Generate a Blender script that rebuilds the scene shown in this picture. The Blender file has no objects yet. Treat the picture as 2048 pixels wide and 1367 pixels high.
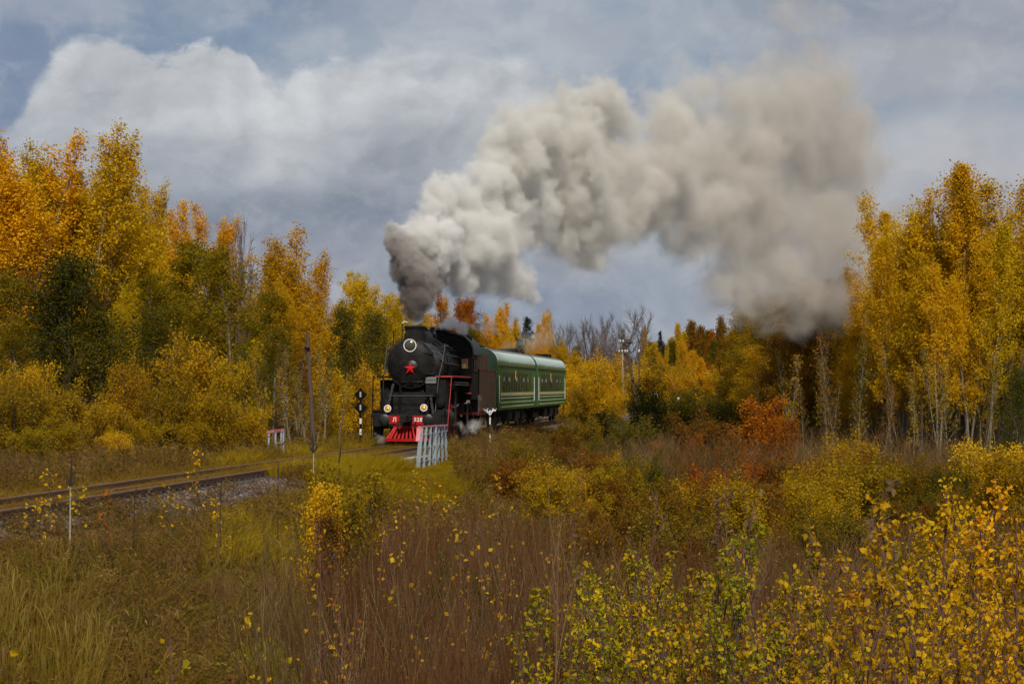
import bpy, bmesh, math, random
import numpy as np
from mathutils import Vector, Matrix, Euler

# ------------------------------------------------------------------ camera, sky, sun, exposure
scene = bpy.context.scene
COL = scene.collection
CAM_Z, F, HOR = 2.3, 4400.0, 774.0          # lens height over the rails, focal length and horizon of the photograph (2048 wide)

cam = bpy.data.cameras.new('camera')
cam.sensor_width = 36.0
cam.lens = 36.0 * F / 2048.0
cam.shift_y = (HOR - 683.5) / 2048.0
cam.clip_start = 0.5
cam.clip_end = 9000
cam_o = bpy.data.objects.new('camera', cam)
COL.objects.link(cam_o)
cam_o.location = (0, 0, CAM_Z)
cam_o.rotation_euler = (math.radians(90), 0, 0)
scene.camera = cam_o

SUN_ELEV, SUN_AZ = math.radians(42), math.radians(174)      # azimuth clockwise from +Y: from behind the camera, to the left
sun_dir = Vector((math.sin(SUN_AZ) * math.cos(SUN_ELEV), math.cos(SUN_AZ) * math.cos(SUN_ELEV), math.sin(SUN_ELEV)))
sun = bpy.data.lights.new('sun', 'SUN')
sun.energy = 3.2
sun.angle = math.radians(10)
sun.color = (1.0, 0.93, 0.80)
sun_o = bpy.data.objects.new('sun', sun)
COL.objects.link(sun_o)
sun_o.rotation_euler = (-sun_dir).to_track_quat('-Z', 'Y').to_euler()

scene.view_settings.view_transform = 'Standard'
scene.view_settings.look = 'None'
scene.view_settings.exposure = 0.36
scene.view_settings.gamma = 1.0
scene.view_settings.use_curve_mapping = False
cy = scene.cycles
cy.max_bounces = 12
cy.diffuse_bounces = 3
cy.glossy_bounces = 2
cy.transmission_bounces = 3
cy.transparent_max_bounces = 8
cy.volume_bounces = 7
cy.volume_step_rate = 2.0
cy.volume_max_steps = 256
cy.use_adaptive_sampling = True
cy.adaptive_threshold = 0.03
cy.use_denoising = True
cy.sample_clamp_indirect = 8.0
cy.caustics_reflective = False
cy.caustics_refractive = False


class NT:
    """small helper for node trees"""
    def __init__(self, tree):
        self.t = tree
        self.n = tree.nodes
        self.l = tree.links

    def add(self, typ, **kw):
        nd = self.n.new(typ)
        for k, v in kw.items():
            setattr(nd, k, v)
        return nd

    def put(self, sock, v):
        if hasattr(v, 'is_output'):
            self.l.new(v, sock)
        elif v is not None:
            if isinstance(v, (tuple, list)) and sock.type == 'RGBA' and len(v) == 3:
                v = (*v, 1)
            sock.default_value = v

    def math(self, op, a, b=None, c=None, clamp=False):
        nd = self.add('ShaderNodeMath', operation=op, use_clamp=clamp)
        for i, v in enumerate((a, b, c)):
            if v is not None:
                self.put(nd.inputs[i], v)
        return nd.outputs[0]

    def vmath(self, op, a, b=None, scale=None):
        nd = self.add('ShaderNodeVectorMath', operation=op)
        self.put(nd.inputs[0], a)
        if b is not None:
            self.put(nd.inputs[1], b)
        if scale is not None:
            self.put(nd.inputs['Scale'], scale)
        return nd.outputs['Value'] if op in ('LENGTH', 'DISTANCE', 'DOT_PRODUCT') else nd.outputs[0]

    def smooth(self, v, a, b, lo=0.0, hi=1.0):
        nd = self.add('ShaderNodeMapRange', interpolation_type='SMOOTHSTEP')
        for i, x in enumerate((v, a, b, lo, hi)):
            self.put(nd.inputs[i], x)
        return nd.outputs[0]

    def lin(self, v, a, b, lo=0.0, hi=1.0):
        nd = self.add('ShaderNodeMapRange')
        nd.clamp = True
        for i, x in enumerate((v, a, b, lo, hi)):
            self.put(nd.inputs[i], x)
        return nd.outputs[0]

    def noise(self, vec, scale, detail=4.0, rough=0.5, dist=0.0, col=False):
        nd = self.add('ShaderNodeTexNoise')
        if vec is not None:
            self.put(nd.inputs['Vector'], vec)
        nd.inputs['Scale'].default_value = scale
        nd.inputs['Detail'].default_value = detail
        nd.inputs['Roughness'].default_value = rough
        nd.inputs['Distortion'].default_value = dist
        return nd.outputs['Color' if col else 'Fac']

    def mix(self, fac, a, b):
        nd = self.add('ShaderNodeMix', data_type='RGBA')
        self.put(nd.inputs[0], fac)
        self.put(nd.inputs[6], a)
        self.put(nd.inputs[7], b)
        return nd.outputs[2]

    def mixf(self, fac, a, b):
        nd = self.add('ShaderNodeMix', data_type='FLOAT')
        self.put(nd.inputs[0], fac)
        self.put(nd.inputs[2], a)
        self.put(nd.inputs[3], b)
        return nd.outputs[0]

    def ramp(self, fac, stops):
        nd = self.add('ShaderNodeValToRGB')
        el = nd.color_ramp.elements
        while len(el) < len(stops):
            el.new(0.5)
        for e, (p, c) in zip(el, stops):
            e.position = p
            e.color = (*c, 1)
        self.put(nd.inputs[0], fac)
        return nd.outputs[0]

    def curve(self, v, pts):
        nd = self.add('ShaderNodeFloatCurve')
        c = nd.mapping.curves[0]
        while len(c.points) < len(pts):
            c.points.new(0.5, 0.5)
        for p, (x, y) in zip(c.points, pts):
            p.location = (x, y)
        nd.mapping.update()
        self.put(nd.inputs[1], v)
        return nd.outputs[0]


# the sky: Nishita air behind a broken layer of grey cumulus, laid out by azimuth and elevation
world = bpy.data.worlds.new('World')
scene.world = world
world.use_nodes = True
w = NT(world.node_tree)
w.n.clear()
out = w.add('ShaderNodeOutputWorld')
bg = w.add('ShaderNodeBackground')
w.l.new(bg.outputs[0], out.inputs[0])
sky = w.add('ShaderNodeTexSky')
sky.sky_type = 'NISHITA'
sky.sun_disc = False
sky.sun_elevation = SUN_ELEV
sky.sun_rotation = SUN_AZ
SKY_STRENGTH = 0.1
tc = w.add('ShaderNodeTexCoord')
sep = w.add('ShaderNodeSeparateXYZ')
w.l.new(tc.outputs['Generated'], sep.inputs[0])
az = w.math('ARCTAN2', sep.outputs[0], sep.outputs[1])             # 0 straight ahead, + to the right
el = w.math('ARCSINE', sep.outputs[2])
U = w.math('MULTIPLY', az, 4.4)                                    # azimuth and elevation, 1 = 13 degrees
V = w.math('MULTIPLY', el, 4.4)
uv = w.add('ShaderNodeCombineXYZ')
w.put(uv.inputs[0], U)
w.put(uv.inputs[1], w.math('MULTIPLY', V, 1.35))
UV = uv.outputs[0]
warp = w.vmath('ADD', UV, w.vmath('SCALE', w.vmath('SUBTRACT', w.noise(UV, 3.0, 6, 0.6, col=True), (0.5, 0.5, 0.5)), scale=0.22))
def relief(scale, detail, rough, dx, dy):
    a = w.noise(warp, scale, detail, rough)
    b = w.noise(w.vmath('ADD', warp, (dx, dy, 0.0)), scale, detail, rough)
    return a, w.math('SUBTRACT', a, b)
n_big, r_big = relief(1.6, 6, 0.55, -0.09, 0.12)
n_fine, r_fine = relief(5.5, 7, 0.52, -0.03, 0.045)
n_soft = w.noise(w.vmath('ADD', UV, (7.3, 2.1, 0.4)), 2.0, 5, 0.55)
def blob(px, py, rx, ry):
    """a soft patch of the cloud layer round a point given by azimuth and elevation"""
    a = w.math('DIVIDE', w.math('SUBTRACT', U, (px - 1024) / 1000), rx / 1000)
    b = w.math('DIVIDE', w.math('SUBTRACT', V, (774 - py) / 1000), ry / 1000)
    q = w.math('ADD', w.math('MULTIPLY', a, a), w.math('MULTIPLY', b, b))
    q = w.math('ADD', q, w.math('MULTIPLY', w.math('SUBTRACT', n_big, 0.5), 1.6))
    return w.smooth(q, 1.25, 0.05)
def bank(top_pts, u0, u1, edge_amp, soft, depth):
    """a heap cloud: its upper edge as elevation over azimuth, ragged by the noise"""
    un = w.lin(U, u0, u1)
    top = w.curve(un, [((px / 1000 - 1.024 - u0) / (u1 - u0), (774 - py) / 1000) for px, py in top_pts])
    e = w.math('SUBTRACT', top, V)
    e = w.math('ADD', e, w.math('MULTIPLY', w.math('SUBTRACT', n_fine, 0.5), edge_amp))
    e = w.math('ADD', e, w.math('MULTIPLY', w.math('SUBTRACT', n_big, 0.5), edge_amp * 0.7))
    inside = w.smooth(e, 0.0, soft)
    shade = w.smooth(e, 0.0, depth)                 # 0 at the bright rim of the heap, 1 at its flat grey base
    side = w.math('MULTIPLY', w.smooth(U, u0, u0 + 0.22), w.smooth(U, u1, u1 - 0.25))
    return w.math('MULTIPLY', inside, side), shade
c1, s1 = bank([(-60, 420), (0, 300), (60, 210), (100, 130), (150, 85), (250, 75), (330, 95), (430, 80), (490, 95), (550, 145), (610, 130),
               (680, 95), (770, 75), (860, 72), (960, 95), (1060, 120), (1130, 190), (1200, 280), (1400, 340)], -1.12, 0.38, 0.21, w.lin(n_soft, 0.35, 0.65, 0.014, 0.10), 0.42)
c2, s2 = bank([(1250, 640), (1400, 480), (1600, 330), (1740, 260), (1800, 220), (1900, 190), (2048, 170), (2200, 160)], 0.2, 1.25, 0.25, 0.16, 0.4)
air = w.vmath('SCALE', sky.outputs[0], scale=SKY_STRENGTH)
lum = w.math('ADD', w.math('MULTIPLY', w.math('ADD', n_big, n_soft), 0.5), w.math('MULTIPLY', r_big, 0.35))
veil = w.ramp(lum, [(0.32, (0.135, 0.182, 0.265)), (0.44, (0.205, 0.243, 0.305)), (0.54, (0.275, 0.298, 0.335)), (0.68, (0.37, 0.382, 0.40))])
sky_c = w.mix(0.90, air, veil)
sky_c = w.mix(w.math('MULTIPLY', blob(0, 150, 260, 230), 0.55), sky_c, (0.10, 0.15, 0.26))
sky_c = w.mix(w.math('MULTIPLY', blob(1900, 40, 520, 200), 0.5), sky_c, (0.265, 0.27, 0.295))
body = w.ramp(s1, [(0.0, (0.425, 0.44, 0.455)), (0.3, (0.365, 0.382, 0.405)), (0.65, (0.265, 0.289, 0.325)), (1.0, (0.195, 0.222, 0.275))])
body = w.vmath('ADD', body, w.vmath('SCALE', (1.0, 1.0, 0.95), scale=w.math('ADD', w.math('MULTIPLY', r_big, 0.42), w.math('MULTIPLY', r_fine, 0.40))))
sky_c = w.mix(w.math('MULTIPLY', c1, 0.9), sky_c, body)
body2 = w.mix(s2, (0.37, 0.375, 0.395), (0.28, 0.29, 0.32))
body2 = w.vmath('ADD', body2, w.vmath('SCALE', (1.0, 1.0, 1.0), scale=w.math('ADD', w.math('MULTIPLY', r_big, 0.2), w.math('MULTIPLY', r_fine, 0.15))))
sky_c = w.mix(w.math('MULTIPLY', c2, 0.8), sky_c, body2)
sky_c = w.mix(w.math('MULTIPLY', blob(520, 455, 330, 95), 0.75), sky_c, (0.15, 0.178, 0.232))
sky_c = w.mix(w.math('MULTIPLY', blob(700, 500, 260, 75), 0.6), sky_c, (0.255, 0.275, 0.32))
sky_c = w.mix(w.math('MULTIPLY', blob(1250, 590, 330, 80), 0.6), sky_c, (0.20, 0.235, 0.305))
sky_c = w.mix(w.math('MULTIPLY', blob(1150, 540, 160, 45), 0.4), sky_c, (0.29, 0.31, 0.355))
for (px_, py_, rx_, ry_, k_, col_) in ((1940, 300, 260, 90, 0.6, (0.36, 0.365, 0.385)), (1850, 150, 300, 70, 0.45, (0.33, 0.335, 0.36)), (1210, 90, 200, 60, 0.45, (0.33, 0.345, 0.385)), (90, 30, 180, 45, 0.4, (0.30, 0.325, 0.38)),
                                         (700, 30, 420, 45, 0.35, (0.20, 0.235, 0.315)), (330, 330, 260, 60, 0.35, (0.24, 0.26, 0.31)), (800, 330, 220, 80, 0.4, (0.31, 0.325, 0.36)), (700, 590, 120, 40, 0.5, (0.30, 0.32, 0.37))):
    sky_c = w.mix(w.math('MULTIPLY', blob(px_, py_, rx_, ry_), k_), sky_c, col_)
sky_c = w.vmath('ADD', sky_c, w.vmath('SCALE', (1.0, 1.0, 0.96), scale=w.math('ADD', w.math('MULTIPLY', r_big, 0.13), w.math('MULTIPLY', r_fine, 0.05))))
patches = w.math('MULTIPLY', w.smooth(w.noise(warp, 8.0, 8, 0.62), 0.44, 0.68), 0.30)
sky_c = w.mix(patches, sky_c, (0.40, 0.41, 0.44))
w.l.new(sky_c, bg.inputs['Color'])
bg.inputs['Strength'].default_value = 1.0

# ------------------------------------------------------------------ helpers: materials
MATS = {}

def new_mat(name):
    m = bpy.data.materials.new(name)
    m.use_nodes = True
    nt = NT(m.node_tree)
    b = m.node_tree.nodes['Principled BSDF']
    MATS[name] = m
    return m, nt, b

def paint(name, base, rough=0.5, metal=0.0, var=0.35, scale=6.0, dirt=None, dirt_amt=0.35, bump=0.0, spec=None):
    """a solid material with blotches, worn roughness and an optional second colour of dirt or rust"""
    m, t, b = new_mat(name)
    co = t.add('ShaderNodeTexCoord').outputs['Object']
    n1 = t.noise(co, scale, 6, 0.6)
    n2 = t.noise(t.vmath('ADD', co, (3.1, 8.7, 1.9)), scale * 4.3, 5, 0.65)
    lo = tuple(c * (1 - var) for c in base)
    hi = tuple(min(1, c * (1 + var)) for c in base)
    c = t.mix(n1, lo, hi)
    c = t.mix(t.math('MULTIPLY', n2, 0.3), c, tuple(x * 0.6 for x in base))
    if dirt:
        c = t.mix(t.math('MULTIPLY', t.smooth(t.math('ADD', t.math('MULTIPLY', n1, 0.6), t.math('MULTIPLY', n2, 0.4)), 0.44, 0.62), dirt_amt), c, dirt)
    t.l.new(c, b.inputs['Base Color'])
    t.l.new(t.lin(n2, 0.3, 0.7, max(0.05, rough - 0.13), min(1, rough + 0.13)), b.inputs['Roughness'])
    b.inputs['Metallic'].default_value = metal
    if spec is not None:
        b.inputs['Specular IOR Level'].default_value = spec
    if bump:
        bp = t.add('ShaderNodeBump')
        bp.inputs['Strength'].default_value = bump
        bp.inputs['Distance'].default_value = 0.02
        t.l.new(n2, bp.inputs['Height'])
        t.l.new(bp.outputs[0], b.inputs['Normal'])
    return m

def leafy(name, cols, trans=0.45, hue=0.0, patch=0.5, patch_col=None, pscale=0.7):
    """leaves: every leaf has its own tint, branches differ a little, some light goes through"""
    m, t, b = new_mat(name)
    geo = t.add('ShaderNodeNewGeometry')
    oi = t.add('ShaderNodeObjectInfo')
    rnd = geo.outputs['Random Per Island']
    c = t.ramp(rnd, [(i / (len(cols) - 1), col) for i, col in enumerate(cols)])
    co = t.add('ShaderNodeTexCoord').outputs['Object']
    if patch_col:
        n = t.noise(t.vmath('ADD', co, t.vmath('SCALE', (17.0, 9.0, 5.0), scale=oi.outputs['Random'])), pscale, 3, 0.5)
        c = t.mix(t.math('MULTIPLY', t.smooth(n, 0.42, 0.66), patch), c, patch_col)
    sp = t.noise(co, 75.0, 2, 0.5)          # brown specks on the blades
    c = t.mix(t.smooth(sp, 0.60, 0.70, 0.0, 0.45), c, tuple(x * 0.45 for x in cols[0]))
    hs = t.add('ShaderNodeHueSaturation')
    t.put(hs.inputs['Hue'], t.lin(oi.outputs['Random'], 0, 1, 0.5 - hue, 0.5 + hue))
    r2 = t.math('FRACT', t.math('MULTIPLY', oi.outputs['Random'], 7.31))
    t.put(hs.inputs['Value'], t.lin(r2, 0, 1, 0.82, 1.15))
    t.l.new(c, hs.inputs['Color'])
    c = hs.outputs[0]
    t.l.new(c, b.inputs['Base Color'])
    b.inputs['Roughness'].default_value = 0.62
    b.inputs['Specular IOR Level'].default_value = 0.08
    tr = t.add('ShaderNodeBsdfTranslucent')
    t.l.new(c, tr.inputs[0])
    mx = t.add('ShaderNodeMixShader')
    mx.inputs[0].default_value = trans
    t.l.new(b.outputs[0], mx.inputs[1])
    t.l.new(tr.outputs[0], mx.inputs[2])
    t.l.new(mx.outputs[0], m.node_tree.nodes['Material Output'].inputs['Surface'])
    return m

def field_mat(name, stops, scale, rough=0.9, trans=0.25):
    """grass and stems: tint by where the plant stands (patches some metres wide) and by plant and blade"""
    m, t, b = new_mat(name)
    geo = t.add('ShaderNodeNewGeometry')
    oi = t.add('ShaderNodeObjectInfo')
    n = t.noise(t.vmath('MULTIPLY', geo.outputs['Position'], (1, 1, 0.15)), scale, 4, 0.6)
    k = t.math('ADD', t.math('MULTIPLY', t.lin(n, 0.36, 0.64), 0.62), t.math('MULTIPLY', oi.outputs['Random'], 0.2))
    k = t.math('ADD', k, t.math('MULTIPLY', geo.outputs['Random Per Island'], 0.18))
    c = t.ramp(k, stops)
    t.l.new(c, b.inputs['Base Color'])
    b.inputs['Roughness'].default_value = rough
    b.inputs['Specular IOR Level'].default_value = 0.03
    if trans:
        tr = t.add('ShaderNodeBsdfTranslucent')
        t.l.new(c, tr.inputs[0])
        mx = t.add('ShaderNodeMixShader')
        mx.inputs[0].default_value = trans
        t.l.new(b.outputs[0], mx.inputs[1])
        t.l.new(tr.outputs[0], mx.inputs[2])
        t.l.new(mx.outputs[0], m.node_tree.nodes['Material Output'].inputs['Surface'])
    return m

def glow(name, col, strength):
    m, t, b = new_mat(name)
    b.inputs['Base Color'].default_value = (*col, 1)
    b.inputs['Emission Color'].default_value = (*col, 1)
    b.inputs['Emission Strength'].default_value = strength
    b.inputs['Roughness'].default_value = 0.15
    return m

# ------------------------------------------------------------------ helpers: meshes and objects
class MB:
    def __init__(self):
        self.v, self.f, self.m = [], [], []

    def raw(self, vs, fs, mi=0):
        o = len(self.v)
        self.v += [tuple(p) for p in vs]
        self.f += [tuple(i + o for i in f) for f in fs]
        self.m += [mi] * len(fs)
        return self

    def box(self, x0, x1, y0, y1, z0, z1, mi=0):
        vs = [(x, y, z) for z in (z0, z1) for y in (y0, y1) for x in (x0, x1)]
        return self.raw(vs, [(0, 2, 3, 1), (4, 5, 7, 6), (0, 1, 5, 4), (1, 3, 7, 5), (3, 2, 6, 7), (2, 0, 4, 6)], mi)

    def hexa(self, pts, mi=0):
        """8 corners, lower four (x0y0,x1y0,x0y1,x1y1) then upper four"""
        return self.raw(pts, [(0, 2, 3, 1), (4, 5, 7, 6), (0, 1, 5, 4), (1, 3, 7, 5), (3, 2, 6, 7), (2, 0, 4, 6)], mi)

    def tube(self, pts, rad, n=6, mi=0, caps=True):
        pts = [Vector(p) for p in pts]
        if not isinstance(rad, (list, tuple)):
            rad = [rad] * len(pts)
        rings = []
        ref = None
        for i, p in enumerate(pts):
            d = (pts[min(i + 1, len(pts) - 1)] - pts[max(i - 1, 0)])
            d = d.normalized() if d.length > 1e-9 else Vector((0, 0, 1))
            if ref is None:
                ref = Vector((1, 0, 0)) if abs(d.x) < 0.8 else Vector((0, 1, 0))
            a = d.cross(ref)
            a = a.normalized() if a.length > 1e-6 else d.orthogonal().normalized()
            b = d.cross(a)
            ref = b.cross(d) if False else ref
            rings.append([p + (a * math.cos(2 * math.pi * k / n) + b * math.sin(2 * math.pi * k / n)) * rad[i] for k in range(n)])
        vs = [q for r in rings for q in r]
        fs = []
        for i in range(len(pts) - 1):
            for k in range(n):
                fs.append((i * n + k, i * n + (k + 1) % n, (i + 1) * n + (k + 1) % n, (i + 1) * n + k))
        if caps:
            fs.append(tuple(range(n))[::-1])
            fs.append(tuple((len(pts) - 1) * n + k for k in range(n)))
        return self.raw(vs, fs, mi)

    def lathe(self, o, axis, prof, n=32, mi=0, close=True):
        """prof: (distance along axis, radius)"""
        o, ax = Vector(o), Vector(axis).normalized()
        a = ax.orthogonal().normalized()
        b = ax.cross(a)
        vs, fs = [], []
        for (s, r) in prof:
            vs += [o + ax * s + (a * math.cos(2 * math.pi * k / n) + b * math.sin(2 * math.pi * k / n)) * max(r, 1e-4) for k in range(n)]
        for i in range(len(prof) - 1):
            for k in range(n):
                fs.append((i * n + k, i * n + (k + 1) % n, (i + 1) * n + (k + 1) % n, (i + 1) * n + k))
        if close:
            fs.append(tuple(range(n))[::-1])
            fs.append(tuple((len(prof) - 1) * n + k for k in range(n)))
        return self.raw(vs, fs, mi)

    def prism(self, poly, plane, a0, a1, mi=0):
        """poly in two axes, pushed along the third: plane 'xz' goes along y, 'yz' along x, 'xy' along z"""
        def mk(p, a):
            return {'xz': (p[0], a, p[1]), 'yz': (a, p[0], p[1]), 'xy': (p[0], p[1], a)}[plane]
        n = len(poly)
        vs = [mk(p, a0) for p in poly] + [mk(p, a1) for p in poly]
        fs = [tuple(range(n)), tuple(range(2 * n - 1, n - 1, -1))] + [(i, i + n, (i + 1) % n + n, (i + 1) % n) for i in range(n)]
        return self.raw(vs, fs, mi)

    def mesh(self, name, smooth=35):
        me = bpy.data.meshes.new(name)
        me.from_pydata(self.v, [], self.f)
        if any(self.m):
            me.polygons.foreach_set('material_index', self.m)
        bm = bmesh.new()
        bm.from_mesh(me)
        bmesh.ops.recalc_face_normals(bm, faces=bm.faces)
        bm.to_mesh(me)
        bm.free()
        if smooth:
            me.shade_smooth()
            me.set_sharp_from_angle(angle=math.radians(smooth))
        me.update()
        return me

    def build(self, name, mats, parent=None, smooth=35, bevel=0.0):
        me = self.mesh(name, smooth)
        return link(name, me, mats, parent, bevel)


def link(name, me, mats=None, parent=None, bevel=0.0):
    if mats is not None:
        for m in (mats if isinstance(mats, (list, tuple)) else [mats]):
            me.materials.append(m)
    o = bpy.data.objects.new(name, me)
    COL.objects.link(o)
    if parent:
        o.parent = parent
    if bevel:
        b = o.modifiers.new('bevel', 'BEVEL')
        b.width = bevel
        b.segments = 2
        b.limit_method = 'ANGLE'
        b.angle_limit = math.radians(40)
    return o

def tag(o, label=None, cat=None, group=None, kind=None):
    if label: o['label'] = label
    if cat: o['category'] = cat
    if group: o['group'] = group
    if kind: o['kind'] = kind
    return o

def empty(name, loc=(0, 0, 0), rz=0.0, parent=None):
    o = bpy.data.objects.new(name, None)
    o.empty_display_size = 0.3
    COL.objects.link(o)
    o.location = loc
    o.rotation_euler = (0, 0, rz)
    if parent: o.parent = parent
    return o

def np_mesh(name, V, Q):
    """fast quad mesh from arrays"""
    me = bpy.data.meshes.new(name)
    V = np.asarray(V, dtype=np.float32)
    Q = np.asarray(Q, dtype=np.int32)
    k = Q.shape[1]
    me.vertices.add(len(V))
    me.vertices.foreach_set('co', V.ravel())
    me.loops.add(Q.size)
    me.loops.foreach_set('vertex_index', Q.ravel())
    me.polygons.add(len(Q))
    me.polygons.foreach_set('loop_start', np.arange(0, Q.size, k, dtype=np.int32))
    me.update(calc_edges=True)
    me.validate()
    return me

# ------------------------------------------------------------------ the lie of the land
TRK = np.array([(-60, -23.5), (0, -15.8), (41, -10.4), (62, -7.7), (75, -5.9), (88, -4.18), (100, -3.2), (112.5, -2.25), (134.9, 0.12),
                (156.5, 2.45), (190, 6.6), (240, 14.5), (300, 27.0), (420, 60.0)])
_tx = TRK[:, 0]; _ty = TRK[:, 1]
_tm = np.gradient(_ty, _tx)
def cx(y):
    """x of the track's centre line at depth y"""
    y = np.asarray(y, dtype=float)
    i = np.clip(np.searchsorted(_tx, y) - 1, 0, len(_tx) - 2)
    h = _tx[i + 1] - _tx[i]
    s = np.clip((y - _tx[i]) / h, 0, 1)
    a = 2 * s**3 - 3 * s**2 + 1; b = s**3 - 2 * s**2 + s; c = -2 * s**3 + 3 * s**2; d = s**3 - s**2
    return a * _ty[i] + b * h * _tm[i] + c * _ty[i + 1] + d * h * _tm[i + 1]

def sst(v, a, b):
    s = np.clip((np.asarray(v, dtype=float) - a) / (b - a), 0, 1)
    return s * s * (3 - 2 * s)

def ground_z(x, y):
    x = np.asarray(x, dtype=float); y = np.asarray(y, dtype=float)
    t = x - cx(y)
    z = -0.5 + 0.10 * np.sin(x * 0.7 + y * 0.33) * sst(np.abs(t), 2.5, 6) + 0.06 * np.sin(x * 1.9 - y * 0.9) * sst(np.abs(t), 2.5, 6)
    z = z + 0.5 * sst(-t, 6, 22)
    D = 0.65 + 1.0 * sst(x, -7, 3)
    z = z - D * sst(t, 2.7, 8.0)
    z = z + 0.5 * sst(t, 22, 40)
    z = z + 1.0 * sst(-y, -17, -5) * sst(t, 6, 12)
    z = z + 0.5 * sst(y, 200, 320)
    return z

def gz(x, y):
    return float(ground_z(x, y))

def X_at(px, d):
    return (px - 1024.0) * d / F

def Z_at(py, d):
    return CAM_Z + (HOR - py) * d / F

rs = np.random.RandomState(7)
# ------------------------------------------------------------------ ground, ballast, track
def ground_material():
    m, t, b = new_mat('earth')
    pos = t.add('ShaderNodeNewGeometry').outputs['Position']
    n1 = t.noise(pos, 0.22, 6, 0.6)
    n2 = t.noise(pos, 2.4, 6, 0.65)
    n3 = t.noise(pos, 14.0, 4, 0.7)
    c = t.ramp(n1, [(0.32, (0.060, 0.040, 0.018)), (0.46, (0.085, 0.066, 0.018)), (0.56, (0.055, 0.062, 0.012)), (0.68, (0.13, 0.092, 0.035))])
    c = t.mix(t.smooth(n2, 0.42, 0.7), c, (0.045, 0.030, 0.014))
    c = t.mix(t.math('MULTIPLY', t.smooth(n3, 0.5, 0.7), 0.5), c, (0.15, 0.105, 0.045))
    t.l.new(c, b.inputs['Base Color'])
    b.inputs['Roughness'].default_value = 0.95
    bp = t.add('ShaderNodeBump')
    bp.inputs['Strength'].default_value = 0.8
    bp.inputs['Distance'].default_value = 0.12
    t.l.new(t.math('ADD', n2, t.math('MULTIPLY', n3, 0.4)), bp.inputs['Height'])
    t.l.new(bp.outputs[0], b.inputs['Normal'])
    return m

gx = np.concatenate([-np.geomspace(2500, 62, 16), np.arange(-60, 60.1, 0.75), np.geomspace(62, 2500, 16)])
gy = np.concatenate([np.arange(-40, 190, 0.9), np.geomspace(191, 5000, 34)])
GX, GY = np.meshgrid(gx, gy)
GZ = ground_z(GX, GY) + 0.05 * rs.randn(*GX.shape) * (np.abs(GX - cx(GY)) > 3)
nx, ny = len(gx), len(gy)
ii = np.arange(nx * ny).reshape(ny, nx)
quads = np.stack([ii[:-1, :-1].ravel(), ii[:-1, 1:].ravel(), ii[1:, 1:].ravel(), ii[1:, :-1].ravel()], 1)
me = np_mesh('ground', np.stack([GX.ravel(), GY.ravel(), GZ.ravel()], 1), quads)
me.shade_smooth()
tag(link('ground', me, ground_material()), kind='structure')

M_ballast = paint('crushed_stone', (0.10, 0.072, 0.056), 0.95, var=0.55, scale=16, bump=0.6)
ys = np.arange(-10, 300, 1.0)
prof = [(-2.9, -0.62), (-1.9, -0.25), (-0.9, -0.215), (0.9, -0.215), (1.9, -0.25), (3.0, -0.72), (3.3, -1.0)]
bv, bq = [], []
for i, y in enumerate(ys):
    c0 = float(cx(y))
    for (a, z) in prof:
        bv.append((c0 + a + 0.05 * rs.randn(), y, z + 0.015 * rs.randn()))
n = len(prof)
for i in range(len(ys) - 1):
    for k in range(n - 1):
        bq.append((i * n + k, i * n + k + 1, (i + 1) * n + k + 1, (i + 1) * n + k))
me = np_mesh('ballast', bv, bq)
me.shade_smooth()
tag(link('ballast_bed', me, M_ballast), kind='structure')

M_rail = paint('rusty_rail_steel', (0.20, 0.10, 0.052), 0.75, 0.0, var=0.35, scale=9, dirt=(0.11, 0.052, 0.026), dirt_amt=0.7)
M_railtop = paint('running_surface', (0.20, 0.165, 0.13), 0.38, 0.8, var=0.2, scale=5)
M_sleeper = paint('tarred_timber', (0.055, 0.042, 0.034), 0.85, var=0.45, scale=7, bump=0.5)
M_clip = paint('rail_fastening_iron', (0.022, 0.016, 0.014), 0.75, 0.2, var=0.3)
track = tag(empty('railway_track', (float(cx(40)), 40, 0)), kind='structure')
RP = [(-0.075, -0.18), (0.075, -0.18), (0.075, -0.168), (0.02, -0.15), (0.012, -0.145), (0.012, -0.05), (0.036, -0.042), (0.037, -0.008),
      (0.028, 0.0), (-0.028, 0.0), (-0.037, -0.008), (-0.036, -0.042), (-0.012, -0.05), (-0.012, -0.145), (-0.02, -0.15), (-0.075, -0.168)]
for side in (-1, 1):
    mb = MB()
    yy = np.arange(6, 300, 2.0)
    vs, fs, ms = [], [], []
    n = len(RP)
    for y in yy:
        c0 = float(cx(y)) + side * 0.797
        vs += [(c0 + p[0] - float(cx(40)), y - 40, p[1]) for p in RP]
    for i in range(len(yy) - 1):
        for k in range(n):
            fs.append((i * n + k, i * n + (k + 1) % n, (i + 1) * n + (k + 1) % n, (i + 1) * n + k))
            ms.append(1 if k == 8 else 0)
    mb.v, mb.f, mb.m = vs, fs, ms
    mb.build('rail', [M_rail, M_railtop], track, smooth=30)
sl = MB().box(-1.35, 1.35, -0.12, 0.12, -0.34, -0.185).mesh('sleeper', 0)
sl.materials.append(M_sleeper)
cb = MB()
for s in (-1, 1):
    for (a, b2, h) in ((0.045, 0.15, 0.05), (0.075, 0.115, 0.105)):
        cb.box(0.797 + min(s * a, s * b2), 0.797 + max(s * a, s * b2), -0.07, 0.07, -0.183, -0.183 + h)
cb = cb.mesh('rail_clip', 0)
cb.materials.append(M_clip)
y = 22.0
while y < 96:
    a = math.atan(float(cx(y + 0.5) - cx(y - 0.5)))
    o = bpy.data.objects.new('sleeper', sl)
    COL.objects.link(o)
    o.parent = track
    o.location = (float(cx(y) - cx(40)), y - 40, 0)
    o.rotation_euler = (0, 0, -a)
    if y < 78:
        c = bpy.data.objects.new('rail_clip', cb)
        COL.objects.link(c)
        c.parent = o
    y += 0.56

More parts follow.
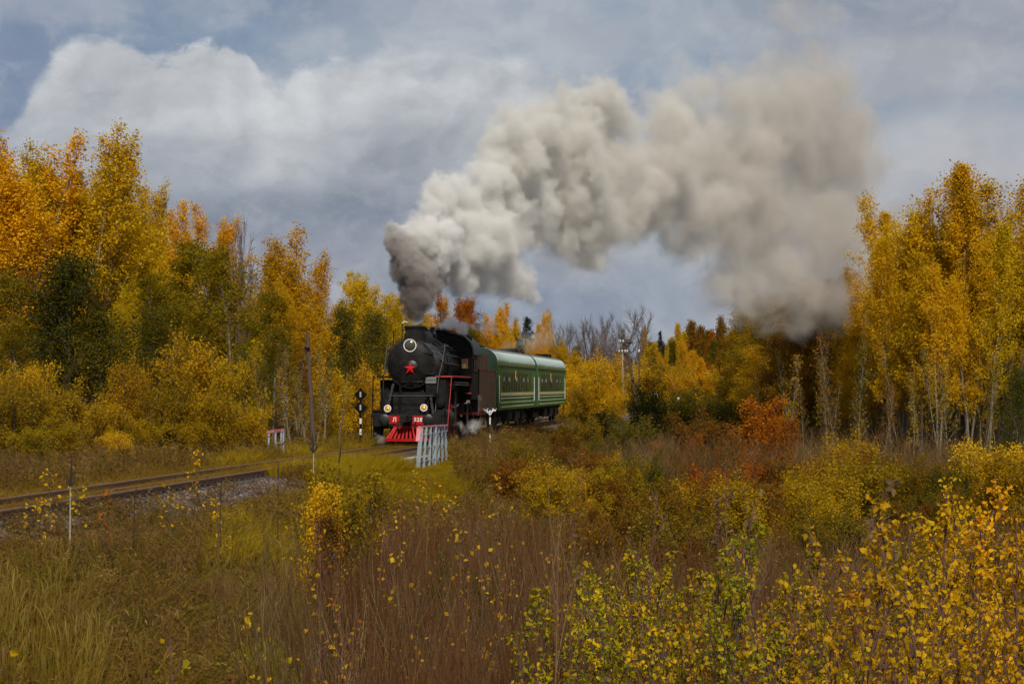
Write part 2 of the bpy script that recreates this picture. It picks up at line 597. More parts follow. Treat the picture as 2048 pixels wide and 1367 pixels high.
# ------------------------------------------------------------------ materials of the rolling stock
M_black = paint('black_loco_paint', (0.0055, 0.0052, 0.0053), 0.5, var=0.4, scale=3.2, dirt=(0.026, 0.019, 0.014), dirt_amt=0.5, bump=0.2, spec=0.15)
M_black2 = paint('sooty_black', (0.0065, 0.006, 0.006), 0.75, var=0.4, scale=5, dirt=(0.026, 0.02, 0.015), dirt_amt=0.45, spec=0.2)
M_boiler = paint('oily_boiler_black', (0.007, 0.007, 0.0075), 0.42, var=0.3, scale=2.4, dirt=(0.035, 0.031, 0.027), dirt_amt=0.4, bump=0.15, spec=0.4)
M_under = paint('grimy_running_gear', (0.030, 0.023, 0.019), 0.75, 0.2, var=0.5, scale=4, dirt=(0.075, 0.05, 0.035), dirt_amt=0.6)
M_red = paint('loco_red', (0.40, 0.006, 0.007), 0.55, var=0.2, scale=5, dirt=(0.10, 0.015, 0.012), dirt_amt=0.5, spec=0.15)
M_star = paint('star_red', (0.55, 0.008, 0.007), 0.45, var=0.15, scale=6, spec=0.2)
M_redline = paint('red_edge_paint', (0.36, 0.022, 0.010), 0.6, var=0.25, scale=5, dirt=(0.2, 0.03, 0.02))
M_white = paint('white_trim', (0.72, 0.72, 0.70), 0.4, var=0.08, scale=6)
M_letter = paint('white_lettering', (0.70, 0.68, 0.66), 0.6, var=0.08)
M_steel = paint('bare_grey_steel', (0.22, 0.22, 0.225), 0.4, 0.6, var=0.3, scale=6)
M_pipe = paint('grey_painted_pipe', (0.055, 0.055, 0.058), 0.5, 0.2, var=0.3, scale=5)
M_wheel = paint('dull_red_wheel', (0.16, 0.022, 0.018), 0.6, var=0.3, scale=4, dirt=(0.03, 0.02, 0.018), dirt_amt=0.8)
M_glass = paint('dark_glass', (0.016, 0.011, 0.008), 0.3, var=0.1, spec=0.12)
M_lens = paint('lamp_lens', (0.045, 0.04, 0.025), 0.12, var=0.5, scale=3, spec=0.8)
M_amber = glow('lit_amber_lens', (0.45, 0.20, 0.03), 0.16)
M_amber_core = glow('lamp_filament', (1.0, 0.50, 0.06), 0.7)
M_plank = paint('brown_tender_boards', (0.27, 0.15, 0.072), 0.75, var=0.3, scale=5, dirt=(0.08, 0.045, 0.025), dirt_amt=0.4)
M_lining = paint('cab_interior_pink', (0.30, 0.09, 0.08), 0.6, var=0.3)
M_sticker = paint('yellow_green_sticker', (0.42, 0.50, 0.08), 0.5, var=0.1)

def place_on_track(y0, y1):
    x0, x1 = float(cx(y0)), float(cx(y1))
    return (x0, y0, 0.0), -math.atan2(x1 - x0, y1 - y0), math.hypot(x1 - x0, y1 - y0)

def spoked_wheel(name, x, y, r, parent, mat, width=0.13, spokes=12):
    s = 1 if x > 0 else -1
    m = MB()
    m.lathe((x, y, r), (s, 0, 0), [(0, r - 0.09), (0, r), (width, r), (width, r - 0.09), (width * 0.5, r - 0.11)], 36, close=False)
    m.lathe((x, y, r), (s, 0, 0), [(-0.03, 0.14), (width + 0.05, 0.14), (width + 0.06, 0.05)], 16)
    for k in range(spokes):
        a = 2 * math.pi * k / spokes
        m.tube([(x + s * width * 0.5, y + math.cos(a) * 0.1, r + math.sin(a) * 0.1),
                (x + s * width * 0.5, y + math.cos(a) * (r - 0.08), r + math.sin(a) * (r - 0.08))], 0.035, 4)
    return m.build(name, mat, parent)

# ------------------------------------------------------------------ steam locomotive
loc, rz, _ = place_on_track(88.0, 101.5)
L = empty('steam_locomotive', loc, rz)
tag(L, 'black steam locomotive with a red star, headlamps and a red cowcatcher leading the train', 'steam locomotive')
BZ = 3.25      # boiler axis
# frame, deck, beam
m = MB()
m.box(-1.36, 1.36, 0.0, 0.22, 0.72, 1.22)
m.box(-0.62, 0.62, 0.221, 12.8, 0.62, 1.18)
m.box(-1.42, 1.42, 0.221, 1.5, 1.16, 1.24)
m.box(-0.5, 0.5, 1.3, 4.0, 1.241, 2.35)
m.box(-0.72, 0.72, 1.0, 1.29, 1.241, 2.1)
m.build('frame', M_black2, L, bevel=0.015)
for s in (-1, 1):
    x = s * 0.875
    b = MB().lathe((x, 0.0, 1.0), (0, -1, 0), [(0, 0.17), (0.26, 0.15), (0.27, 0.105), (0.42, 0.105)], 24).build('buffer', M_black, L)
    MB().lathe((x, -0.421, 1.0), (0, -1, 0), [(0, 0.12), (0.03, 0.225), (0.06, 0.23), (0.085, 0.19), (0.092, 0.09)], 32).build('buffer_head', M_boiler, b)
# red number plates with the class letter and the running number
def lettering(txt, x, z, y, size, parent, mat=M_letter):
    cu = bpy.data.curves.new('lettering', 'FONT')
    cu.body = txt
    cu.size = size
    cu.align_x = 'CENTER'
    cu.align_y = 'CENTER'
    cu.extrude = 0.004
    cu.space_character = 1.08
    cu.offset = 0.004
    o = bpy.data.objects.new('lettering', cu)
    COL.objects.link(o)
    cu.materials.append(mat)
    bpy.context.view_layer.update()
    me = bpy.data.meshes.new_from_object(o.evaluated_get(bpy.context.evaluated_depsgraph_get()))
    bpy.data.objects.remove(o)
    o = bpy.data.objects.new('lettering', me)
    COL.objects.link(o)
    o.parent = parent
    o.location = (x, y, z)
    o.rotation_euler = (math.radians(90), 0, 0)
    return o
p = MB().prism([(-0.76, 0.84), (-0.44, 0.84), (-0.43, 0.78), (-0.31, 0.78), (-0.31, 0.86), (-0.24, 1.0), (-0.24, 1.165), (-0.76, 1.165)], 'xz', -0.03, -0.002).build('number_plate', M_red, L, 0)
lettering('Л', -0.52, 1.0, -0.036, 0.22, p)
p = MB().prism([(0.20, 0.80), (0.74, 0.80), (0.74, 1.165), (0.20, 1.165)], 'xz', -0.03, -0.002).build('number_plate', M_red, L, 0)
lettering('5289', 0.49, 1.0, -0.036, 0.22, p)
# coupler and hoses
m = MB()
m.box(-0.13, 0.15, -0.42, -0.001, 0.93, 1.14)
m.hexa([(-0.24, -0.70, 0.90), (0.02, -0.70, 0.90), (-0.13, -0.42, 0.90), (0.2, -0.42, 0.90), (-0.24, -0.70, 1.19), (0.02, -0.70, 1.19), (-0.13, -0.42, 1.19), (0.2, -0.42, 1.19)])
m.hexa([(0.10, -0.62, 0.92), (0.22, -0.66, 0.92), (0.10, -0.40, 0.92), (0.26, -0.40, 0.92), (0.10, -0.62, 1.17), (0.22, -0.66, 1.17), (0.10, -0.40, 1.17), (0.26, -0.40, 1.17)])
m.build('coupler', M_black2, L, bevel=0.02)
for x in (-0.36, 0.33):
    MB().tube([(x, -0.03, 0.92), (x, -0.22, 0.85), (x + 0.02, -0.30, 0.66), (x + 0.05, -0.22, 0.50), (x + 0.07, -0.16, 0.56)], 0.033, 8).build('brake_hose', M_black2, L)
# cowcatcher: bent plate of bars
cow = MB()
ZT, ZB = 0.70, 0.20
def cowpt(u, v):
    """u -1..1 across, v 0 top..1 bottom"""
    half = 0.56 + (0.88 - 0.56) * v
    y = -0.02 - 0.42 * v * (1 - 0.45 * abs(u))
    return Vector((u * half, y, ZT + (ZB - ZT) * v))
def cow_strip(mb, pts, wdt, thick=0.03):
    for a, b in zip(pts[:-1], pts[1:]):
        mb.hexa([a + Vector((0, 0, -wdt / 2)), b + Vector((0, 0, -wdt / 2)), a + Vector((0, thick, -wdt / 2)), b + Vector((0, thick, -wdt / 2)),
                 a + Vector((0, 0, wdt / 2)), b + Vector((0, 0, wdt / 2)), a + Vector((0, thick, wdt / 2)), b + Vector((0, thick, wdt / 2))])
us = [-1 + 0.2 * k for k in range(11)]
cow_strip(cow, [cowpt(u, 0) for u in us], 0.10)
cow_strip(cow, [cowpt(u, 1) for u in us], 0.11)
for u in (-1, 1):
    a, b = cowpt(u, 0), cowpt(u, 1)
    s = -u
    cow.hexa([b, b + Vector((s * 0.1, 0, 0)), b + Vector((0, 0.03, 0)), b + Vector((s * 0.1, 0.03, 0)), a, a + Vector((s * 0.1, 0, 0)), a + Vector((0, 0.03, 0)), a + Vector((s * 0.1, 0.03, 0))])
cw = cow.build('cowcatcher', M_red, L, 0)
for k in range(9):
    u = -0.78 + k * 0.195
    a, b = cowpt(u, 0.04), cowpt(u, 0.96)
    q = Vector((0.045, 0, 0)); t_ = Vector((0, 0.024, 0)); e = Vector((0, 0.004, 0))
    MB().hexa([b - q + e, b + q + e, b - q + t_, b + q + t_, a - q * 0.8 + e, a + q * 0.8 + e, a - q * 0.8 + t_, a + q * 0.8 + t_]).build('slat', M_red, cw, 0)
m = MB().box(-0.5, 0.5, 0.10, 0.16, 0.22, 0.70)
m.build('guard_plate', M_black2, L)
# lower lamps, lit
for x, z in ((-0.80, 1.45), (0.66, 1.48)):
    lamp = MB().lathe((x, 0.22, z), (0, -1, 0), [(0, 0.06), (0.06, 0.13), (0.2, 0.142), (0.235, 0.142)], 28).build('marker_lamp', M_black, L)
    MB().lathe((x, -0.012, z), (0, -1, 0), [(0, 0.108), (0, 0.145), (0.03, 0.147), (0.04, 0.125), (0.03, 0.108)], 32, close=False).build('rim', M_white, lamp)
    MB().lathe((x, -0.016, z), (0, -1, 0), [(0, 0.11), (0.02, 0.09), (0.03, 0.04), (0.032, 0.0)], 24).build('lens', M_amber, lamp)
    MB().lathe((x + (0.03 if x < 0 else 0.02), -0.045, z + 0.02), (0.25, -1, 0.3), [(0, 0.035), (0.01, 0.03), (0.012, 0)], 12).build('bulb', M_amber_core, lamp)
    MB().box(x - 0.05, x + 0.05, 0.1, 0.2, 1.241, z - 0.12).build('bracket', M_black2, lamp)
# smokebox and door
MB().lathe((0, 1.05, BZ), (0, 1, 0), [(0, 0.90), (0.0, 0.985), (0.05, 1.0), (0.10, 0.99), (2.9, 0.99)], 56).build('smokebox', M_boiler, L)
door = MB().lathe((0, 1.048, BZ), (0, -1, 0), [(0.0, 0.94), (0.04, 0.93), (0.09, 0.86), (0.15, 0.66), (0.19, 0.42), (0.20, 0.30)], 56).build('smokebox_door', M_black, L)
MB().lathe((0.06, 0.862, BZ - 0.12), (0, -1, 0), [(0, 0.27), (0.05, 0.25), (0.09, 0.17), (0.105, 0.05)], 32).build('door_boss', M_boiler, door)
for k in range(14):
    a = 2 * math.pi * (k + 0.5) / 14
    MB().box(-0.035, 0.035, -0.07, 0.03, 0.86, 0.99)
    dog = MB().hexa([(-0.03, -0.03, 0.84), (0.03, -0.03, 0.84), (-0.03, 0.06, 0.84), (0.03, 0.06, 0.84), (-0.03, -0.03, 0.965), (0.03, -0.03, 0.965), (-0.03, 0.06, 0.965), (0.03, 0.06, 0.965)]).build('door_clamp', M_black, door, 0)
    dog.location = (0, 1.0, BZ)
    dog.rotation_euler = (0, a, 0)
MB().tube([(-0.36, 0.97, 2.53), (-0.36, 0.9, 2.53), (0.5, 0.9, 2.53), (0.5, 0.97, 2.53)], 0.013, 6).build('handrail', M_pipe, door)
for zz in (BZ + 0.42, BZ - 0.40):
    MB().box(0.50, 0.93, 0.90, 0.955, zz - 0.035, zz + 0.035).build('hinge', M_black2, door)
# red star, five ridged rays
sv = [(0.0, 0.70, 3.055)]
for k in range(10):
    r = 0.255 if k % 2 == 0 else 0.095
    a = math.pi / 2 + math.pi * k / 5
    sv.append((0.0 + r * math.cos(a), 0.752, 3.055 + r * math.sin(a)))
MB().raw(sv, [(0, 1 + k, 1 + (k + 1) % 10) for k in range(10)] + [tuple(range(10, 0, -1))]).build('star', M_star, L, 0)
# main headlight
hl = MB().lathe((-0.01, 1.35, 3.98), (0, -1, 0), [(0, 0.10), (0.12, 0.235), (0.40, 0.25), (0.48, 0.25)], 36).build('headlight', M_black, L)
MB().lathe((-0.01, 0.87, 3.98), (0, -1, 0), [(0, 0.222), (0, 0.262), (0.04, 0.266), (0.06, 0.245), (0.04, 0.222)], 40, close=False).build('rim', M_white, hl)
MB().lathe((-0.01, 0.866, 3.98), (0, -1, 0), [(0, 0.225), (0.03, 0.19), (0.05, 0.1), (0.055, 0.0)], 32).build('lens', M_lens, hl)
MB().box(-0.12, 0.10, 1.0, 1.3, 3.62, 3.78).build('bracket', M_black2, hl)
# chimney, casing and domes along the top
ch = MB().lathe((0.03, 2.0, 0), (0, 0, 1), [(4.02, 0.52), (4.16, 0.42), (4.28, 0.365), (4.70, 0.385), (4.72, 0.42), (4.80, 0.42), (4.80, 0.33), (4.55, 0.30)], 36, close=False).build('chimney', M_black2, L)
MB().box(-0.30, 0.36, 1.60, 1.66, 4.10, 4.62).build('spark_shield', M_black2, ch)
m = MB()
m.prism([(-0.46, 4.0), (-0.46, 4.48), (-0.34, 4.66), (0.34, 4.66), (0.46, 4.48), (0.46, 4.0)], 'xz', 2.5, 4.9)
m.build('dome_casing', M_black, L, bevel=0.05)
MB().lathe((0.03, 3.3, 0), (0, 0, 1), [(4.5, 0.40), (4.75, 0.38), (4.83, 0.30), (4.86, 0.1)], 28).build('steam_dome', M_black, L)
MB().lathe((0, 6.6, 0), (0, 0, 1), [(4.0, 0.48), (4.3, 0.42), (4.55, 0.40), (4.66, 0.28), (4.69, 0.08)], 28).build('sand_dome', M_black, L)
for (x, y, h) in ((-0.12, 8.0, 4.75), (0.16, 8.0, 4.75), (0.02, 8.4, 4.7)):
    MB().lathe((x, y, 0), (0, 0, 1), [(4.1, 0.09), (4.4, 0.085), (4.5, 0.06), (h, 0.05)], 12).build('safety_valve', M_steel, L)
# boiler with its bands
bo = MB().lathe((0, 3.951, BZ), (0, 1, 0), [(0, 0.93), (5.0, 0.95), (5.6, 1.0), (7.0, 1.02)], 56).build('boiler', M_boiler, L)
for y in (4.3, 5.2, 6.1, 7.0, 7.9, 8.8):
    MB().lathe((0, y, BZ), (0, 1, 0), [(0, 0.94), (0, 0.963), (0.07, 0.963), (0.07, 0.94)], 48, close=False).build('boiler_band', M_steel if y < 5 else M_black, bo)
# handrails and pipes along the near side
for s in (-1, 1):
    m = MB()
    m.tube([(s * 0.80, 1.2, BZ + 0.68), (s * 0.84, 4.0, BZ + 0.68), (s * 0.86, 10.2, BZ + 0.66)], 0.018, 6)
    m.build('boiler_handrail', M_pipe, L)
    for k, zz in enumerate((3.66, 3.30)):
        m = MB().tube([(s * 0.98, 2.6, zz + 0.15), (s * 1.04, 4.2, zz), (s * 1.06, 10.2, zz - 0.05)], 0.035, 8)
        m.build('steam_pipe', M_boiler, L)
# long oblique lubricator and blower pipes as seen near the smokebox shoulder
MB().tube([(0.50, 3.0, 4.42), (0.85, 4.6, 4.12), (1.0, 7.4, 3.96)], 0.03, 8).build('blower_pipe', M_pipe, L)
MB().tube([(1.30, 1.9, 4.08), (1.22, 1.6, 3.3), (1.12, 1.2, 2.72), (1.05, 0.5, 1.3)], 0.020, 8).build('hand_pole', M_pipe, L)
MB().tube([(0.55, 2.0, 4.5), (0.95, 2.6, 3.95), (1.35, 2.6, 4.02)], 0.02, 8).build('stay_pipe', M_pipe, L)
for y in (4.6, 5.6, 6.6, 7.4):
    m = MB()
    m.tube([(1.02 * math.cos(a), y, BZ + 1.0 * math.sin(a)) for a in (1.3, 1.0, 0.7, 0.4, 0.1, -0.25, -0.55)], 0.022, 6)
    m.build('injector_pipe', M_pipe if y > 6.0 else M_black, L)
# air pumps and tanks at both sides
for s in (-1, 1):
    MB().lathe((s * 1.15, 3.0, 2.35), (0, 1, 0), [(0, 0.02), (0.05, 0.2), (2.2, 0.2), (2.25, 0.02)], 20).build('air_tank', M_black, L)
# running boards with red edge on the sunny side, front apron
m = MB().box(-1.58, -0.86, 2.3, 10.3, 2.70, 2.76)
m.box(-1.40, -0.70, 1.2, 2.299, 2.70, 2.76)
m.build('running_board', M_black, L)
m = MB().box(0.86, 1.58, 1.8, 10.3, 2.70, 2.76)
m.build('running_board', M_black, L)
MB().box(1.582, 1.61, 1.8, 9.2, 2.71, 2.78).build('edge_stripe', M_redline, L)
MB().box(0.90, 1.60, 1.76, 1.798, 2.71, 2.77).build('edge_stripe', M_redline, L)
m = MB()
for zz in (2.52, 2.42):
    m.tube([(1.45, 4.0, zz), (1.47, 9.6, zz - 0.03)], 0.03, 6)
m.build('side_pipe', M_steel, L)
# cylinders and steam chests
for s in (-1, 1):
    cyo = MB().lathe((s * 1.18, 1.5, 1.02), (0, 1, 0), [(0, 0.1), (0.02, 0.34), (0.10, 0.37), (0.12, 0.42), (1.5, 0.42), (1.55, 0.36)], 32).build('cylinder', M_black, L)
    MB().lathe((s * 1.12, 1.4, 1.66), (0, 1, 0), [(0, 0.06), (0.02, 0.19), (0.1, 0.22), (1.7, 0.22), (1.72, 0.1)], 24).build('steam_chest', M_black, cyo)
    MB().box(s * 1.0 - 0.34 if s > 0 else -1.34, 1.34 if s > 0 else -0.66, 1.7, 3.0, 1.2, 2.6).build('saddle', M_black2, cyo)
    MB().hexa([(s * 0.95 - 0.05, 0.7, 1.245), (s * 0.95 + 0.05, 0.7, 1.245), (s * 0.95 - 0.05, 0.8, 1.245), (s * 0.95 + 0.05, 0.8, 1.245),
               (s * 0.72 - 0.05, 1.1, 2.45), (s * 0.72 + 0.05, 1.1, 2.45), (s * 0.72 - 0.05, 1.2, 2.45), (s * 0.72 + 0.05, 1.2, 2.45)]).build('brace', M_black, L)
    # box at the front corner with the step below
    MB().box(s * 1.27 - 0.17, s * 1.27 + 0.17, 0.30, 0.95, 0.30, 1.40).build('corner_tank', M_black2, L)
m = MB().box(0.62, 1.05, 0.9, 1.7, 1.9, 2.6)
m.build('lubricator_box', M_black, L, bevel=0.02)
MB().hexa([(0.62, 0.86, 2.44), (1.05, 0.86, 2.44), (0.62, 1.0, 2.7), (1.05, 1.0, 2.7), (0.62, 0.84, 2.46), (1.05, 0.84, 2.46), (0.62, 0.98, 2.72), (1.05, 0.98, 2.72)]).build('lubricator_lid', M_pipe, L)
MB().tube([(-0.42, 0.95, 1.25), (-0.42, 0.95, 2.4)], 0.06, 10).build('post', M_black, L)
MB().tube([(0.35, 0.85, 1.3), (0.75, 0.85, 2.0)], 0.03, 6).build('diagonal_rod', M_black2, L)
MB().tube([(-0.85, 0.6, 1.96), (0.95, 0.6, 1.96)], 0.022, 6).build('cross_rail', M_pipe, L)
MB().tube([(-0.85, 0.2, 1.38), (0.95, 0.2, 1.38)], 0.022, 6).build('cross_rail', M_black, L)
# ladders
def ladder(x0, x1, y, z0, z1, mat, rungs, parent, lean=0.0):
    m = MB()
    for x in (x0, x1):
        m.tube([(x + (lean if x == x0 else lean), y, z1), (x, y - 0.02, z0)], 0.024, 6)
    lo = m.build('ladder', mat, parent)
    for z in rungs:
        f = (z - z0) / (z1 - z0)
        MB().box(x0 + lean * f, x1 + lean * f, y - 0.05, y + 0.05, z - 0.012, z + 0.012).build('rung', mat, lo, 0)
    return lo
ladder(-1.50, -1.10, 0.30, 0.25, 2.78, M_black, (0.26, 0.9, 1.34, 1.8, 2.2, 2.7), L, 0.08)
MB().tube([(-1.08, 0.30, 1.2), (-1.0, 0.32, 2.8), (-0.92, 0.7, 3.95), (-0.88, 0.95, 4.1), (-0.78, 1.05, 4.02)], 0.022, 6).build('hand_pole', M_pipe, L)
ladder(1.10, 1.46, 0.60, 0.35, 2.35, M_black, (0.4, 0.9, 1.3, 1.7, 2.2), L, 0.0)
MB().tube([(1.58, 1.78, 2.72), (1.53, 1.4, 1.6), (1.48, 1.1, 0.55)], 0.019, 6).build('red_step_rail', M_redline, L)
# cab
CW, CY0, CY1 = 1.58, 10.35, 13.0
def roof_pts(w, ze, zt, n=14, off=0.0):
    return [(-w * math.cos(math.pi * k / n), ze + (zt - ze) * math.sin(math.pi * k / n) ** 0.85 + off) for k in range(n + 1)]
cab_poly = [(-CW, 1.75), (CW, 1.75), (CW, 3.78)] + roof_pts(CW, 3.78, 4.80)[::-1][1:-1] + [(-CW, 3.78)]
cab = MB().prism(cab_poly, 'xz', CY0, CY1).build('cab', M_black, L)
top = roof_pts(CW + 0.12, 3.74, 4.90)
bot = roof_pts(CW + 0.06, 3.72, 4.84)
m = MB()
n = len(top)
vs = [(x, CY0 - 0.25, z) for x, z in top] + [(x, CY0 - 0.25, z) for x, z in bot] + [(x, CY1 + 0.7, z) for x, z in top] + [(x, CY1 + 0.7, z) for x, z in bot]
fs = []
for k in range(n - 1):
    fs += [(k, k + 1, n + k + 1, n + k), (2 * n + k + 1, 2 * n + k, 3 * n + k, 3 * n + k + 1), (k + 1, k, 2 * n + k, 2 * n + k + 1), (n + k, n + k + 1, 3 * n + k + 1, 3 * n + k)]
fs += [(0, n, 3 * n, 2 * n), (n - 1, 3 * n - 1, 4 * n - 1, 2 * n - 1)]
m.raw(vs, fs)
m.build('cab_roof', paint('weathered_roof_grey', (0.05, 0.048, 0.048), 0.55, var=0.35, scale=4, dirt=(0.09, 0.085, 0.08)), L)
MB().lathe((1.05, 11.4, 4.25), (0.55, 0, 0.9), [(0, 0.26), (0.35, 0.27), (0.45, 0.2), (0.46, 0.02)], 20).build('roof_ventilator', M_black2, L)
MB().box(-0.35, 0.35, 10.6, 12.2, 4.86, 5.0).build('roof_hatch', M_black2, L, bevel=0.03)
for s in (-1, 1):
    wf = MB().box(s * 1.24 - 0.19, s * 1.24 + 0.19, CY0 - 0.03, CY0 - 0.001, 3.10, 3.62).build('cab_front_window', M_black2, L)
    MB().box(s * 1.24 - 0.15, s * 1.24 + 0.15, CY0 - 0.036, CY0 - 0.031, 3.14, 3.58).build('pane', M_lining if s > 0 else M_glass, wf)
    sx = s * (CW + 0.001)
    for (ya, yb) in ((10.7, 11.5), (11.65, 12.45)):
        ws = MB().box(min(sx, sx + s * 0.03), max(sx, sx + s * 0.03), ya, yb, 2.95, 3.62).build('cab_side_window', M_black2, L)
        MB().box(min(sx + s * 0.031, sx + s * 0.036), max(sx + s * 0.031, sx + s * 0.036), ya + 0.07, yb - 0.07, 3.01, 3.56).build('pane', M_glass, ws)
MB().box(1.14, 1.30, CY0 - 0.045, CY0 - 0.037, 3.15, 3.34).build('sticker', M_sticker, L)
MB().box(1.30, 1.56, 10.0, 10.33, 2.0, 2.06).build('cab_step', M_redline, L)
MB().lathe((1.45, 9.9, 2.42), (0, -1, 0), [(0, 0.05), (0.03, 0.045), (0.04, 0)], 12).build('red_lamp', M_star, L)
# firebox skirt under the boiler, ashpan
MB().box(-0.95, 0.95, 8.6, 12.9, 1.185, 2.69).build('firebox', M_black2, L)
# wheels and motion
for s in (-1, 1):
    spoked_wheel('leading_wheel', s * 0.735, 1.55, 0.45, L, M_wheel, spokes=10)
    ywh = (3.6, 5.2, 6.8, 8.4, 10.0)
    for y in ywh:
        spoked_wheel('driving_wheel', s * 0.735, y, 0.75, L, M_wheel, spokes=14)
    MB().box(min(s * 0.95, s * 1.0), max(s * 0.95, s * 1.0), 3.4, 10.2, 0.62, 0.74).build('coupling_rod', M_steel, L)
    MB().hexa([(s * 1.14 - 0.03, 3.3, 0.96), (s * 1.14 + 0.03, 3.3, 0.96), (s * 1.14 - 0.03, 6.8, 0.60), (s * 1.14 + 0.03, 6.8, 0.60),
               (s * 1.14 - 0.03, 3.3, 1.09), (s * 1.14 + 0.03, 3.3, 1.09), (s * 1.14 - 0.03, 6.8, 0.76), (s * 1.14 + 0.03, 6.8, 0.76)]).build('connecting_rod', M_steel, L)
    MB().box(s * 1.18 - 0.06, s * 1.18 + 0.06, 3.05, 4.9, 1.32, 1.42).build('slide_bar', M_under, L)
    MB().hexa([(s * 1.30 - 0.05, 4.1, 0.92), (s * 1.30 + 0.05, 4.1, 0.92), (s * 1.30 - 0.05, 4.25, 0.92), (s * 1.30 + 0.05, 4.25, 0.92),
               (s * 1.24 - 0.09, 4.0, 1.60), (s * 1.24 + 0.09, 4.0, 1.60), (s * 1.24 - 0.09, 4.3, 1.60), (s * 1.24 + 0.09, 4.3, 1.60)]).build('combination_lever', M_red, L)
    MB().hexa([(s * 1.32 - 0.04, 5.4, 0.80), (s * 1.32 + 0.04, 5.4, 0.80), (s * 1.32 - 0.04, 5.55, 0.80), (s * 1.32 + 0.04, 5.55, 0.80),
               (s * 1.32 - 0.04, 5.3, 2.05), (s * 1.32 + 0.04, 5.3, 2.05), (s * 1.32 - 0.04, 5.75, 2.05), (s * 1.32 + 0.04, 5.75, 2.05)]).build('expansion_link', M_under, L)
    MB().tube([(s * 1.3, 4.2, 1.5), (s * 1.32, 5.5, 1.45), (s * 1.3, 7.0, 1.55)], 0.04, 6).build('valve_rod', M_steel, L)
    MB().box(min(s * 1.2, s * 1.5), max(s * 1.2, s * 1.5), 10.9, 11.4, 0.5, 0.56).build('step', M_under, L)
    MB().box(min(s * 1.25, s * 1.3), max(s * 1.25, s * 1.3), 10.9, 11.4, 0.56, 1.75).build('step_hanger', M_under, L)
m = MB()
for k in range(8):
    m.tube([(1.5, 8.6 + k * 0.16, 1.62), (1.52, 8.62 + k * 0.16, 1.72)], 0.02, 5)
m.box(1.40, 1.53, 8.5, 10.0, 1.58, 1.62)
m.build('valve_fittings', M_steel, L)
m = MB()
for (x, z0, z1) in ((-0.78, 4.05, 4.62), (-0.42, 4.1, 4.9)):
    m.tube([(x, 1.6, z0), (x, 1.6, z1)], 0.022, 6)
m.tube([(-0.42, 1.6, 4.62), (-0.30, 1.8, 4.62)], 0.02, 6)
m.tube([(-0.98, 1.3, 3.75), (-0.62, 1.35, 4.12), (-0.2, 1.45, 4.3)], 0.02, 6)
m.build('lamp_irons', M_black2, L)
MB().tube([(-0.42, 1.6, 4.9), (-0.35, 1.7, 4.98), (-0.22, 1.8, 4.94)], 0.022, 6).build('whistle_pipe', M_white, L)

# ------------------------------------------------------------------ tender
loc, rz, tl = place_on_track(101.9, 111.6)
T = empty('locomotive_tender', loc, rz)
tag(T, 'boarded brown tender with red lining coupled between the black locomotive and green coach', 'tender')
MB().box(-1.50, 1.50, 0.0, tl, 1.02, 1.14).build('frame', M_redline, T)
body = MB().box(-1.50, 1.50, 0.15, tl - 0.1, 1.141, 3.12).build('tank', M_black2, T)
bunk = MB().box(-1.28, 1.28, 0.5, tl - 2.0, 3.121, 3.92).build('coal_bunker', M_black2, T)
MB().raw([(-1.15, 0.6, 3.925), (1.15, 0.6, 3.925), (1.15, tl - 2.1, 3.925), (-1.15, tl - 2.1, 3.925), (0, 2.5, 4.3), (0.2, 5.5, 4.25)],
         [(0, 1, 4), (1, 5, 4), (1, 2, 5), (2, 3, 5), (3, 0, 4), (3, 4, 5)]).build('coal', paint('coal', (0.012, 0.012, 0.013), 0.5, var=0.6, scale=14, bump=1.0), T, 0)
for s in (-1, 1):
    nb = 26
    st = (tl - 0.3) / nb
    pm = MB().box(min(s * 1.502, s * 1.54), max(s * 1.502, s * 1.54), 0.2, 0.2 + st - 0.05, 1.20, 3.04).mesh('plank', 0)
    pm.materials.append(M_plank)
    for k in range(nb):
        o = bpy.data.objects.new('plank', pm)
        COL.objects.link(o)
        o.parent = body
        o.location = ((k * 37 % 5) * 0.004 * s, k * st, (k * 13 % 7) * 0.004)
    n2_ = 20
    st2 = (tl - 2.6) / n2_
    pm2 = MB().box(min(s * 1.282, s * 1.315), max(s * 1.282, s * 1.315), 0.52, 0.52 + st2 - 0.05, 3.13, 3.92).mesh('plank', 0)
    pm2.materials.append(M_plank)
    for k in range(n2_):
        o = bpy.data.objects.new('plank', pm2)
        COL.objects.link(o)
        o.parent = bunk
        o.location = ((k * 29 % 5) * 0.004 * s, k * st2, (k * 17 % 7) * 0.005)
    MB().box(min(s * 1.502, s * 1.57), max(s * 1.502, s * 1.57), 0.15, tl - 0.1, 3.06, 3.13).build('red_lining', M_redline, T)
    MB().box(min(s * 1.502, s * 1.57), max(s * 1.502, s * 1.57), 0.15, tl - 0.1, 1.142, 1.19).build('red_lining', M_redline, T)
    fp = MB().box(s * 1.36 - 0.16, s * 1.36 + 0.16, 0.06, 0.148, 1.9, 3.15).build('front_panel', M_black, T)
    for (z0, z1) in ((1.9, 1.96), (3.09, 3.15)):
        MB().box(s * 1.36 - 0.15, s * 1.36 + 0.15, 0.03, 0.058, z0, z1).build('red_edge', M_redline, fp)
    MB().tube([(s * 1.5, -0.05, 1.0), (s * 1.5, -0.05, 1.9)], 0.025, 6).build('handrail', M_steel, T)
    for y in (1.6, 3.4, 6.2, 8.0):
        spoked_wheel('wheel', s * 0.735, y, 0.525, T, M_wheel, spokes=10)
    MB().box(min(s * 0.92, s * 1.06), max(s * 0.92, s * 1.06), 0.9, 4.1, 0.42, 0.80).build('bogie', M_wheel, T)
    MB().box(min(s * 0.92, s * 1.06), max(s * 0.92, s * 1.06), 5.5, 8.7, 0.42, 0.80).build('bogie', M_wheel, T)
